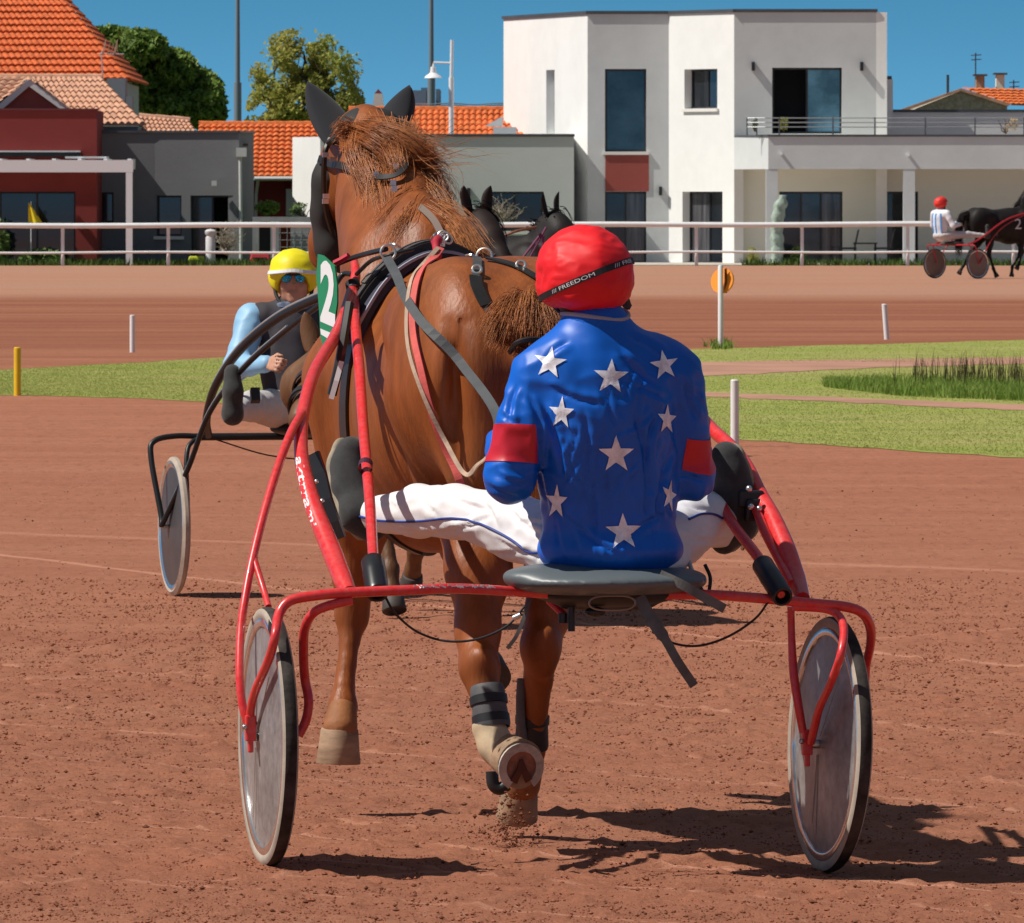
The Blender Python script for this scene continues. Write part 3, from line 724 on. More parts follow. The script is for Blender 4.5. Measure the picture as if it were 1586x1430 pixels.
m = MB(); m.box(W(-160,YL)+.3, W(150,YL)-.35, YL+3, YL+3.2, Z0, zr-.1); m.build('dark_interior', ROOMD, red)
# pergola
YP = 243.9
pg = thing('pergola', 'white flat beamed pergola in front of the dark red house', 'pergola', (W(201,YP), YP, Z0))
m = MB(); m.box(W(-160,YP), W(206,YP), YP, YP+.12, Zp(267,YP), Zp(248,YP)); m.build('beam', WHT, pg)
m = MB(); m.box(W(195,YP), W(205,YP), YP+.002, YP+.18, Z0, Zp(267.2,YP)); m.build('post', WHT, pg)
for x in (-60, 0, 43, 83, 123, 163, 200):
    m = MB(); m.box(W(x,YP)-.05, W(x,YP)+.05, YP+.122, YL-.26, Zp(262,YP), Zp(246,YP)); m.build('rafter', WHT, pg)
m = MB(); m.box(W(100,YP), W(164,YP), YP+.3, YP+1.9, Zp(245.5,YP), Zp(242.5,YP)); m.build('roof_panel', WHT, pg)
# ---- grey rendered block
YG = 250.0
gh = thing('grey_house', 'low grey rendered house front between the red house and the orange roofed one', 'house', (W(270,YG), YG, Z0))
zg = Zp(206, YG); wg1 = Wall((W(151,YG), YG), (W(240,YG), YG), .3); wg2 = Wall((W(240,YG), YG), (W(370,YG), YG-.25), .3)
wg3 = Wall((W(370,YG-.25), YG-.25), (W(393,YG+1.8), YG+1.8), .3)
m = MB(); wg1.wall(m, Z0, zg, [(0.02, wg1.upx(176), Zp(345,YG), Zp(298,YG))]); m.build('facade', GREYR, gh)
m = MB(); wg2.wall(m, Z0, zg, [(wg2.upx(241)+.02, wg2.upx(281), Zp(366,YG), Zp(303,YG)), (wg2.upx(295), wg2.upx(361), Z0, Zp(303,YG))]); m.build('facade', GREYR, gh)
m = MB(); wg3.wall(m, Z0, zg, []); m.build('facade', GREYR, gh)
m = MB()
for w_ in (wg1, wg2, wg3): w_.block(m, 0, w_.L, -.05, .32, zg+.002, zg+.06)
m.build('coping', COPE, gh)
wg1.window(gh, .02, wg1.upx(176), Zp(345,YG), Zp(298,YG), .2, 1, GLD); wg2.window(gh, wg2.upx(241)+.02, wg2.upx(281), Zp(366,YG), Zp(303,YG), .2, 1, GLD)
wg2.window(gh, wg2.upx(295), wg2.upx(361), Z0, Zp(303,YG), .2, 2, GLD, open_side=1, sill=False, name='glass_door')
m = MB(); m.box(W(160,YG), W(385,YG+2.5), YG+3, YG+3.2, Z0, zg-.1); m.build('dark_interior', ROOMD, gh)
m = MB(); m.box(W(155,YG)+.1, W(388,YG+2.5), YG+.33, YG+6, zg-.35, zg-.3); m.build('roof', COPE, gh)
m = MB(); q = YG-.25; m.box(W(366,q), W(382,q), q-.25, q-.02, Zp(243,q), Zp(229,q)); m.build('rain_hopper', PLGN, gh)
m = MB(); m.tube([P(372, 243, q-.08), P(373, 345, q-.08), P(373, 412, q-.08)], .045, 8); m.build('drainpipe', PLGN, gh)
m = MB(); m.box(W(328,q), W(336,q), q-.28, q-.06, Zp(288,q), Zp(280,q)); m.build('wall_lamp', PLG, gh)
# ---- house with big orange roof, upper left
bh = thing('tiled_house', 'house at the upper left with steep orange tiled hip roof', 'house', (W(60,266), 266, Z0))
ye, yr_ = 262.0, 269.0
tiled(bh, P(-260,124,ye), P(203,124,ye), P(66,-40,yr_), P(-260,-40,yr_), TILE_R, rows=16, cols=44, step=.07)
tiled(bh, P(203,124,ye), (P(203,124,ye)+Vector((0,12,0))), (P(66,-40,yr_)+Vector((0,2,0))), P(66,-40,yr_), TILE_R, rows=16, cols=20)
m = MB(); m.box(W(-260,ye+.6), W(192,ye+.6), ye+.6, ye+11, Z0, Zp(127,ye)); m.build('wall', PLGN, bh)
m = MB(); m.box(W(-260,ye), W(203,ye), ye+.02, ye+.5, Zp(128,ye), Zp(125,ye)-.06); m.build('eave_board', SILL, bh)
an = thing('antenna', 'thin metal television antenna beside the steep orange roof', 'antenna', P(160, 130, 259.5))
m = MB(); AY = 259.5
m.tube([P(160,135,AY), P(157,80,AY)], .02, 6); m.tube([P(152,84,AY), P(192,84,AY)], .018, 6)
for x in (160, 166, 172, 178): m.tube([P(x,84,AY), P(x+4,68,AY-.3)], .010, 5); 
for x in (158, 176): m.tube([P(x,84,AY), P(x+6,62,AY-.2)], .014, 5)
m.build('mast', M('antenna_metal', (.6,.6,.6), .4, .5, .6), an)
# pink tiled lean-to roof with gable
ph = thing('pink_roofed_house', 'house with faded pink tiled roof and small red gable with pale bargeboards', 'house', (W(110,257), 257, Z0))
ya, yb2 = 251.5, 257.0
tiled(ph, P(66,193,ya), P(226,193,ya), P(156,120,yb2), P(40,120,yb2), TILE_P, rows=9, cols=15, amp=.07)
tiled(ph, P(-200,172,ya), P(-2,172,ya), P(45,120,yb2), P(-200,120,yb2), TILE_P, rows=8, cols=18, amp=.06)
ridge(ph, P(-200,120,yb2), P(157,120,yb2), TILE_P)
m = MB(); m.box(W(60,ya+.4), W(214,ya+.4), ya+.4, ya+5, Z0, Zp(196,ya)); m.build('wall', M('blue_grey_wall', (.25,.29,.31), .8), ph)
yg = 249.6
m = MB(); m.prism([P(2,168,yg), P(100,168,yg), P(45,126,yg)], (0,5,0)); m.build('gable', REDP, ph)
m = MB(); 
m.prism([P(-10,168,yg-.12), P(5,168,yg-.12), P(45,134,yg-.12), P(45,123,yg-.12)], (0,.10,0)); m.prism([P(45.05,123,yg-.12), P(45.05,134,yg-.12), P(92,168,yg-.12), P(108,168,yg-.12)], (0,.10,0)); m.build('bargeboard', SILL, ph)
tiled(ph, P(108,170,yg-.15), P(108,170,yg+4), P(45,120,yg+4), P(45,120,yg-.15), TILE_P, rows=6, cols=9); tiled(ph, P(-16,170,yg-.15), P(-16,170,yg+4), P(45,120,yg+4), P(45,120,yg-.15), TILE_P, rows=6, cols=9)
m = MB(); m.box(W(168,261), W(196,261), 260, 261.5, Zp(190,261), Zp(122,261)); m.box(W(196,260),W(206,260),259.5,260.4,Zp(190,260),Zp(150,260)); m.build('side_wall', M('slate_blue_wall', (.22,.25,.28), .8), ph)
lr = thing('small_tiled_annex', 'small annex with low pink tiled roof behind the grey house', 'house', (W(260,256), 256, Z0))
tiled(lr, P(222,206,253.5), P(306,206,253.5), P(292,187,255.5), P(215,180,255.5), TILE_P, rows=4, cols=11, amp=.06); ridge(lr, P(215,181,255.5), P(292,187,255.5), TILE_P)
m = MB(); m.box(W(222,254), W(306,254), 254, 257, Z0, Zp(208,254)); m.build('wall', PLGN, lr)
# ---- house with the long orange roof in the middle
oh = thing('orange_roofed_house', 'long low house with bright orange tiled roof and dark red wall', 'house', (W(430,262), 262, Z0))
ya, yb2 = 258.0, 263.5
tiled(oh, P(300,275,ya), P(540,275,ya), P(540,193,yb2), P(308,193,yb2), TILE_O, rows=12, cols=24, amp=.045, step=.06)
tiled(oh, P(540,212,260), P(860,212,260), P(860,171,263.5), P(540,171,263.5), TILE_O, rows=5, cols=34, amp=.06)
ridge(oh, P(308,193,yb2), P(540,193,yb2), TILE_O); ridge(oh, P(540,170,263.5), P(860,170,263.5), TILE_O)
m = MB(); m.box(W(305,ya+.5), W(540,ya+.5), ya+.5, ya+6, Z0, Zp(279,ya)); m.box(W(540,261)+.003, W(870,261), 261, 265, Z0, Zp(214,260)); m.build('wall', REDR, oh)
m = MB(); m.tube([P(394,277,ya-.05), P(540,277,ya-.05)], .06, 8); m.tube([P(400,279,ya), P(397,300,ya+.3), P(396,340,ya+.3)], .045, 8); m.build('gutter', PLG, oh)
m = MB(); m.box(W(443,ya+.3), W(456,ya+.3), ya+.3, ya+.48, Zp(335,ya), Zp(293,ya)); m.build('shutter', PLG, oh)
m = MB(); m.prism([P(750,196,259.6), P(779,196,259.6), P(779,180,259.6)], (0,.2,0)); m.build('bargeboard', WHT, oh)
chm = thing('chimney', 'pale conical chimney with red cap behind the orange roof', 'chimney', P(586,200,266))
m = MB(); m.prism([P(572,195,266), P(598,195,266), P(592,145,266), P(580,145,266)], (0,.5,0)); m.build('stack', PLC, chm)
m = MB(); m.prism([P(580,144.8,266), P(592,144.8,266), P(586,138,266)], (0,.5,0)); m.build('cap', REDP, chm)
# ---- garden wall with mesh fence between grey house and wing
gw = thing('garden_wall', 'low grey concrete garden wall with gate beside the grey house', 'wall', (W(440,247), 247, Z0))
CONC = M('concrete', (.33,.34,.34), .9, .2, var=(1.5, .15), bump=(12,.4,.01))
m = MB(); yy = 247; m.box(W(391,yy), W(505,yy), yy, yy+.2, Zp(343,yy), Zp(336,yy)); m.box(W(391,yy), W(401,yy), yy, yy+.2, Z0, Zp(343,yy)-.002); m.box(W(419,yy), W(432,yy), yy, yy+.2, Z0, Zp(343,yy)-.002)
m.box(W(450,yy), W(505,yy), yy, yy+.2, Z0, Zp(343,yy)-.002); m.build('wall', CONC, gw)
m = MB()
for k in range(7): m.tube([P(434+k*11, 345, yy-.06), P(434+k*11, 405, yy-.06)], .012, 4)
for k in range(5): m.tube([P(432, 350+k*11, yy-.06), P(505, 350+k*11, yy-.06)], .010, 4)
m.build('wire_mesh', M('wire', (.25,.26,.27), .5, .5, .5), gw)
m = MB(); m.box(W(401,yy)+.01, W(419,yy)-.01, yy+.3, yy+.4, Z0, Zp(343,yy)); m.build('gate', ROOMD, gw)
# ---- stone gable house and chimneys, far right
sh = thing('stone_gable_house', 'old rubble stone gable house with orange roof at the right edge', 'house', (W(1500,275), 275, Z0))
STONE = M('rubble_stone', (.42,.39,.31), .9, .2, var=(6, .45), var2=(18, .5, (.25,.24,.17)), bump=(12, .8, .05))
ys = 272
m = MB(); m.prism([P(1395,185,ys), P(1560,185,ys), P(1560,162,ys), P(1488,141,ys), P(1420,168,ys)], (0,9,0)); m.build('gable', STONE, sh)
m = MB(); m.prism([P(1392,176,ys-.1), P(1488,141,ys-.1), P(1488,137,ys-.1), P(1388,172,ys-.1)], (0,.5,0)); m.prism([P(1488.05,137,ys-.1), P(1488.05,141,ys-.1), P(1562,165,ys-.1), P(1566,161,ys-.1)], (0,.5,0)); m.build('verge_tiles', TILE_P, sh)
tiled(sh, P(1566,162,ys), P(1760,168,ys-1), P(1760,142,ys+5), P(1489,136,ys+1), TILE_O, rows=6, cols=24)
for x, yt, x1 in ((1512, 118, 1525), (1543, 116, 1556)):
    m = MB(); q = ys+2+(x-1512)*.01; m.box(W(x,q), W(x1,q), q, q+.5, Zp(150,q), Zp(yt,q)); c_ = m.build('chimney', PLC if x > 1530 else TILE_P, sh)
    m = MB(); m.box(W(x,q)-.08, W(x1,q)+.08, q-.08, q+.58, Zp(yt,q)+.002, Zp(yt-3,q)); m.build('chimney_cap', COPE, c_)
for i, (x, y0, y1, arms, lab) in enumerate(((1511, 150, 82, 1, 'tall rooftop antenna over the stone house with a short crossbar'), (1468, 150, 116, 0, 'thick dark plain mast left of the stone house gable'), (1570, 160, 124, 2, 'rooftop antenna with two crossbars at the far right edge'))):
    a_ = thing('antenna', lab, 'antenna', P(x, y0, ys+3)); m = MB(); q = ys+3
    m.tube([P(x,y0,q), P(x,y1,q)], .045 if i == 1 else .022, 6)
    for k in range(arms+1 if arms else 0): m.tube([P(x-7,y1+4+k*7,q), P(x+9,y1+3+k*7,q)], .016, 5)
    m.build('mast', M('mast_metal', (.07,.07,.075), .5, .5, .6), a_)
# ---- tall lighting masts, street lamp
MAST = M('mast_grey', (.20,.25,.29), .5, .5, .3)
for x, yb_, r0, lab in ((368, 192, .085, 'tall thin grey floodlight mast left of the light green tree'), (668, 172, .085, 'tall dark floodlight mast behind the white street lamp')):
    yy = 300; t = thing('floodlight_mast', lab, 'mast', (W(x,yy), yy, Z0), 0)
    m = MB(); m.tube([(W(x,yy),yy,Z0), (W(x,yy),yy,Zp(-140,yy))], [r0*1.35, r0*.65], 12); m.build('pole', MAST, t, True)
    m = MB(); m.tube([(W(x,yy),yy,Z0), (W(x,yy),yy,Zp(128 if x < 400 else 120,yy))], [r0*1.7, r0*1.5], 12); m.build('sleeve', MAST, t, True)
yy = 257.2; t = thing('street_lamp', 'white street lamp with bell shade hung on an arm above the orange roof', 'street lamp', (W(700,yy), yy, Z0))
m = MB(); m.tube([(W(699,yy),yy,Z0), P(699,120,yy)], .075, 10); m.tube([P(699,120,yy), P(700,62,yy)], .05, 10); m.build('pole', WHT, t, True)
m = MB(); m.tube([P(699,98,yy), P(672,97,yy), P(671,103,yy)], .03, 8); m.build('arm', WHT, t, True)
m = MB(); c = P(671,121,yy); u_ = yy/F; m.lathe([(14*u_,0),(12*u_,3*u_),(5*u_,8*u_),(4*u_,17*u_),(.001,18*u_)], c, (0,0,1), 24); m.build('lamp_shade', WHT, t, True)
# far grey tower hints beyond the mast
t = thing('distant_tower', 'hazy blue grey tower block far behind the orange roof', 'tower', (W(657,700), 700, Z0))
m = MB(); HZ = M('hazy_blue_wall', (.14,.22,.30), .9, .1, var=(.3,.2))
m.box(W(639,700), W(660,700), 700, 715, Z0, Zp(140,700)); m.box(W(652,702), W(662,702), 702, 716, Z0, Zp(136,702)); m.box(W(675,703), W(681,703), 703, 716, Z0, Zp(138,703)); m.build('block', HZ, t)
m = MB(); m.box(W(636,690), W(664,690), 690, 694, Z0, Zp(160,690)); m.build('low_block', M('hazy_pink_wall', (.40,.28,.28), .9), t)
# wires
wr_ = thing('overhead_wire', 'bundle of thin overhead wires strung across the sky right of the lamp', 'wire', P(730,165,268))
m = MB()
for q in (161, 164): m.tube([P(640+k*12, q+1.2*math.sin(k), 268) for k in range(13)], .018, 5)
m.build('cable', MAST, wr_)
# ---- verge and small garden things
VERGE = M('verge_grass', (.07,.12,.02), .95, .1, var=(.8, .7, (.12,.15,.03)))
m = MB(); m.box(W(-200,246), W(1900,246), 244.2, 300, -.30, -.035); setp(m.build('verge', VERGE), 'rough green verge behind the running rail', None, None, 'structure')
m = MB(); m.box(W(905,246.5), W(1900,246.5), 244.6, 262, -.28, -.028); setp(m.build('paving', M('pale_paving', (.50,.45,.40), .9, var=(2,.15)), None), 'pale terrace paving in front of the white house', None, None, 'structure')
pts = []
for i in range(9000):
    x = random.choice([random.uniform(-80, 700), random.uniform(-80,700), random.uniform(1150, 1700)]); pts.append((W(x, 244), 243.6+random.random()*1.6, -.06))
blades('verge_grass', pts, .04, .26, .03, M('verge_blade', (.06,.11,.02), .8, .2, var=(2, .6)), 'unmown grass fringe under the running rail', .3)
bl = thing('pillar', 'pale round topped stone pillar standing behind the running rail', 'pillar', (W(326,244.6), 244.6, Z0))
m = MB(); m.lathe([(0.001,0),(.13,0),(.13,.75),(.10,.80),(.15,.86),(.15,.93),(.10,.97),(.001,.99)], bl.location, (0,0,1), 20); m.build('shaft', M('pillar_stone', (.60,.60,.60), .8, var=(6,.1)), bl, True)
fl = thing('flag', 'small yellow flag on a thin pole in front of the red house', 'flag', (W(50,245.5), 245.5, Z0))
m = MB(); m.tube([P(48,410,245.5), P(48,312,245.5)], .014, 6); m.build('pole', WHT, fl)
V = []; n_ = 9
for i in range(n_):
    for j in range(6): 
        x = 44+ (24*i/8)*(j+1.2)/6.2; y = 314+ 30*j/5 + i*.6; V.append(P(x, y, 245.4+.06*math.sin(i*1.1)))
mesh_obj('cloth', V, [(i*6+j, (i+1)*6+j, (i+1)*6+j+1, i*6+j+1) for i in range(n_-1) for j in range(5)], M('yellow_cloth', (.85,.66,.02), .8), fl, True)
m = MB(); q=245.2; V,Fq = text_mesh('0', .17); m.add([(P(58,331,q).x+v.x, q, P(58,331,q).z+v.y) for v in V], Fq); m.build('emblem', DARKF, fl)
def rock_box(name, label, cat, px, py0, py1, wpx, Y, mat, tilt=0):
    t = thing(name, label, cat, (W(px,Y), Y, Z0)); m = MB(); a, b = W(px-wpx/2,Y), W(px+wpx/2,Y); z0, z1 = Zp(py1,Y), Zp(py0,Y); dx = (b-a)*.14
    m.add([(a,Y,z0),(b,Y,z0),(b,Y+.5,z0),(a,Y+.5,z0),(a+dx,Y+.06,z1),(b-dx*.4,Y+.06,z1-tilt),(b-dx*.4,Y+.44,z1-tilt),(a+dx,Y+.44,z1)], [(3,2,1,0),(4,5,6,7),(0,1,5,4),(1,2,6,5),(2,3,7,6),(3,0,4,7)])
    o = m.build('body', mat, t); bv = o.modifiers.new('b','BEVEL'); bv.width = .03; bv.segments = 2
    m = MB(); m.box(a+dx*1.3, b-dx*1.3, Y-.012, Y+.03, (z0+z1)/2-.02, (z0+z1)/2+.02); m.build('slot', DARKF, t)
rock_box('garden_crate', 'bright yellow green crate lying on the grass near the pillar', 'crate', 303, 397, 411, 28, 245.4, M('lime_plastic', (.55,.60,.02), .5))
rock_box('garden_crate', 'red plastic crate on the grass behind the yellow helmet', 'crate', 402, 389, 411, 34, 245.2, M('red_plastic', (.62,.05,.06), .5), .05)
# ================================================================ PLANTS AND TREES
def leaves_cloud(name, lobes, n, size, mat, parent, seed=1, gap=-.12):
    rg = np.random.default_rng(seed); tot = sum(l[3]*l[4]*l[5] for l in lobes)**1; V = []; Fc = []
    for l in lobes:
        k = max(8, int(n*(l[3]*l[4]*l[5])/tot))
        d = rg.normal(size=(k,3)); d /= np.linalg.norm(d,axis=1)[:,None]; r = rg.random(k)**.45
        c = np.array(l[:3]) + d*r[:,None]*np.array(l[3:6])
        ph = rg.normal(size=3)*3
        keep = np.array([noise.noise(Vector(q*1.0+ph))+.4*noise.noise(Vector(q*2.7+ph)) > gap-.12*rg.random() for q in c]); c = c[keep]
        a = rg.normal(size=(len(c),3)); a /= np.linalg.norm(a,axis=1)[:,None]; b = np.cross(a, rg.normal(size=(len(c),3))); b /= np.linalg.norm(b,axis=1)[:,None]
        s = size*(.5+rg.random(len(c)))[:,None]; base = len(V)
        P_ = np.stack([c-a*s, c+b*s*.55, c+a*s, c-b*s*.55], 1).reshape(-1,3); V += P_.tolist()
        Fc += [(base+4*i, base+4*i+1, base+4*i+2, base+4*i+3) for i in range(len(c))]
    return mesh_obj(name, V, Fc, mat, parent)
def limb(m, a, b, r0, r1, wob=.15, n=6):
    a = Vector(a); b = Vector(b); L_ = (b-a).length
    pts = [a.lerp(b, i/n)+Vector((random.gauss(0,1),random.gauss(0,1),random.gauss(0,.5)))*wob*L_*.12*(0 if i in (0,n) else 1) for i in range(n+1)]
    m.tube(pts, [r0+(r1-r0)*i/n for i in range(n+1)], 7); return pts
BARK = M('bark', (.10,.075,.05), .9, .1, var=(6,.4), bump=(20,.8,.03))
def tree(name, label, base, lobes, n, size, lm, seed, r0=.28, gap=-.12):
    t = thing(name, label, 'tree', base); base = Vector(base); m = MB(); cz = sum(l[2] for l in lobes)/len(lobes)
    cx_ = sum(l[0] for l in lobes)/len(lobes); cy_ = sum(l[1] for l in lobes)/len(lobes); hub = Vector((cx_, cy_, base.z+(cz-base.z)*.5)); random.seed(seed)
    limb(m, base, hub, r0, r0*.7)
    for l in lobes:
        e = Vector(l[:3]); p = limb(m, hub, e, r0*.45, r0*.12, .5)
        for _ in range(5):
            d = Vector((random.gauss(0,1),random.gauss(0,1),random.gauss(.3,1))).normalized(); s = Vector((l[3]*d.x,l[4]*d.y,l[5]*d.z))*.95
            limb(m, random.choice(p[2:]), e+s, r0*.13, r0*.04, .8, 4)
    m.build('trunk', BARK, t, True); leaves_cloud('crown', lobes, n, size, lm, t, seed, gap); return t
def lobe(px, py, Y, rx, ry, rz): p = P(px, py, Y); s = Y/F; return (p.x, p.y, p.z, rx*s, ry*s, rz*s)
LEAFD = leafy(M('dark_pine_leaf', (.09,.17,.03), .6, .4, var=(.5, .9, (.23,.32,.05)), var2=(7,.5)), .25)
LEAFL = leafy(M('spring_leaf', (.34,.40,.09), .7, .3, var=(.7, .8, (.52,.44,.12)), var2=(7,.5)), .45)
YTR = 285
tree('pine_tree', 'dense dark green umbrella pine crown behind the pink roof', (W(255,YTR), YTR, Z0),
     [lobe(170,62,YTR,42,50,22), lobe(215,80,YTR-1,50,60,36), lobe(262,110,YTR,46,60,36), lobe(300,138,YTR+1,46,60,34), lobe(325,165,YTR,28,46,42), lobe(220,135,YTR,60,60,44), lobe(262,168,YTR,70,60,34), lobe(180,110,YTR+1,44,50,40), lobe(310,178,YTR,40,50,22)], 60000, .11, LEAFD, 3, gap=-.08)
YT2 = 292
tree('light_green_tree', 'airy light green deciduous tree with thin branches showing sky', (W(470,YT2), YT2, Z0),
     [lobe(470,80,YT2,66,60,38), lobe(505,110,YT2,58,60,50), lobe(425,115,YT2,42,50,42), lobe(415,165,YT2,34,50,38), lobe(470,150,YT2,70,60,52), lobe(530,160,YT2,36,50,40), lobe(435,190,YT2,50,50,22), lobe(500,185,YT2,60,50,26), lobe(400,192,YT2,26,40,18)], 50000, .070, LEAFL, 5, gap=.22)
def bush(name, label, px, py, Y, rx, rz, n, size, mat, seed, cat='bush', twigs=6):
    p = P(px, py, Y); s = Y/F; t = thing(name, label, cat, (p.x, Y, Zp(py, Y)-rz*s)); m = MB(); random.seed(seed)
    for _ in range(twigs):
        d = Vector((random.gauss(0,.5),random.gauss(0,.4),1)).normalized(); limb(m, t.location, Vector(t.location)+Vector((d.x*rx*s, d.y*rx*s, d.z*rz*s*1.8)), .02, .006, .5, 4)
    m.build('stem', BARK, t); leaves_cloud('foliage', [(p.x,p.y,p.z,rx*s,rx*s*.8,rz*s)], n, size, mat, t, seed)
BUSHM = M('bush_leaf', (.08,.15,.03), .7, .3, var=(2, .8, (.14,.20,.05)), var2=(9,.4))
bush('green_bush', 'round green bush at the left edge below the glass doors', 2, 375, 246, 14, 36, 900, .06, BUSHM, 1)
bush('green_bush', 'low spreading bush under the yellow flag', 65, 398, 245.8, 34, 12, 900, .06, BUSHM, 2)
bush('green_bush', 'green bush on top of the concrete garden wall', 470, 326, 247.6, 22, 12, 700, .05, BUSHM, 3)
bush('green_bush', 'dark leafy plant in front of the red wall beside the drainpipe', 414, 322, 250.3, 20, 12, 600, .05, LEAFD, 4)
bush('shrub', 'small yellowish weed at the foot of the white terrace wall', 1166, 398, 248.6, 12, 18, 260, .035, LEAFL, 5)
bush('shrub', 'leafy shrub beside the foot of the cactus', 1236, 396, 247.8, 12, 16, 600, .05, BUSHM, 6)
bush('shrub', 'straw coloured shrub on the upper terrace by the railing', 1558, 193, 253, 20, 14, 900, .04, M('straw_leaf', (.45,.33,.20), .8, var=(8,.4)), 7)
bush('potted_plant', 'small potted plant at the left end of the balcony', 1169, 192, 249.7, 5, 12, 60, .04, BUSHM, 8)
bush('potted_plant', 'small potted plant in front of the open balcony door', 1214, 192, 249.7, 8, 12, 140, .04, LEAFL, 9)
def bare(label, px, py, Y, rx, h, seed):
    p = P(px, py, Y); t = thing('bare_shrub', label, 'shrub', p); m = MB(); random.seed(seed); s = Y/F
    for _ in range(26):
        a = random.uniform(-1.1, 1.1); e = Vector(p)+Vector((math.sin(a)*rx*s*random.uniform(.5,1), random.gauss(0,.2), math.cos(a*.8)*h*s*random.uniform(.6,1)))
        q = limb(m, p, e, .016, .006, 1.2, 5)
        for _ in range(3): b = random.choice(q[2:]); limb(m, b, Vector(b)+Vector((random.gauss(0,.18),random.gauss(0,.1),random.uniform(.05,.3))), .008, .004, 1, 3)
    m.build('branches', M('pale_twig', (.36,.31,.24), .9), t)
bare('leafless pale shrub in front of the dark window of the left wing', 775, 350, 250, 40, 40, 11)
bare('leafless pale shrub beside the stone pillar', 352, 395, 246, 22, 46, 12)
cac = thing('cactus', 'tall pale green column cactus under the covered terrace', 'cactus', P(1203, 412, 247.6)); YC = 247.6
m = MB(); V = []; path = [P(1202,412,YC), P(1204,385,YC), P(1203,355,YC), P(1206,330,YC), P(1213,302,YC)]; pp = spline(path, 5); n = 16
for i, p in enumerate(pp):
    tt = i/(len(pp)-1); r = (.16+.02*math.sin(i*1.9))*(1 if tt < .93 else .6)
    for k in range(n): an = 2*PI*k/n; q = r*(1+.12*math.cos(6*an)); V.append(p+Vector((q*math.cos(an), q*math.sin(an), 0)))
mesh_obj('stem', V, [(i*n+k, i*n+(k+1)%n, (i+1)*n+(k+1)%n, (i+1)*n+k) for i in range(len(pp)-1) for k in range(n)]+[tuple(range((len(pp)-1)*n, len(pp)*n))], M('cactus_skin', (.30,.38,.32), .7, var=(7,.3)), cac, True)
# low garden furniture under the terrace
def chairset(label, px, Y, seed):
    t = thing('garden_chair', label, 'chair', (W(px,Y), Y, Z0)); x = W(px,Y); m = MB(); m.box(x-.25,x+.25,Y-.25,Y+.25,.36,.41); m.build('seat', DARKF, t)
    m = MB(); m.obox((x+.26,Y,.65),(.02,0,.02),(0,.24,0),(.05,0,.24)); m.build('backrest', DARKF, t)
    for i in (-1,1):
        for j in (-1,1): m = MB(); m.tube([(x+.22*i,Y+.22*j,.36),(x+.24*i,Y+.24*j,Z0)], .018, 6); m.build('leg', DARKF, t)
chairset('black garden chair nearest the glass doors under the terrace', 1312, 250.4, 1); chairset('black garden chair beside the front column under the terrace', 1368, 250.4, 2)
t = thing('garden_table', 'low dark garden table between two black chairs', 'table', (W(1340,250.6), 250.6, Z0)); x = W(1340,250.6)
m = MB(); m.box(x-.32,x+.32,250.3,250.9,.50,.54); m.build('table_top', DARKF, t)
for i in (-1,1):
    for j in (-1,1): m = MB(); m.tube([(x+.28*i,250.6+.26*j,.50),(x+.28*i,250.6+.26*j,Z0)], .02, 6); m.build('leg', DARKF, t)
# ================================================================ THE RED SULKY
TH = math.radians(12.5)
HD = Vector((-math.sin(TH), math.cos(TH), 0)); RT = Vector((math.cos(TH), math.sin(TH), 0)); UP = Vector((0,0,1))
REDM = M('red_enamel', (.74,.010,.016), .34, .6, coat=.35, var=(6, .10), var2=(60, .24, (.62,.27,.22)), bump=(90,.15,.002))
BLKR = M('black_rubber', (.018,.018,.020), .6, .4, var=(20,.3))
BLKP = M('black_plastic', (.015,.016,.018), .35, .5)
CHROME = M('chrome', (.75,.74,.70), .34, .5, 1.0)
STEEL = M('bolt_steel', (.5,.5,.5), .3, .5, .9)
TYRE_S = M('dusty_tyre_wall', (.40,.34,.28), .85, .2, var=(8,.2), bump=(60,.3,.002))
TYRE_T = M('tyre_tread', (.045,.038,.034), .85, .2, var=(14,.6), bump=(70,.5,.003))
def disc_mat():
    m = M('dusty_wheel_disc', (.30,.295,.29), .34, .5, .35, var=(3.5,.35,), var2=(30,.25))
    nt = m.node_tree; N = nt.nodes; L = nt.links; b = N['Principled BSDF']
    return m
DISC = disc_mat(); RIM = M('polished_rim', (.72,.72,.72), .16, .5, .9, var=(9,.15))
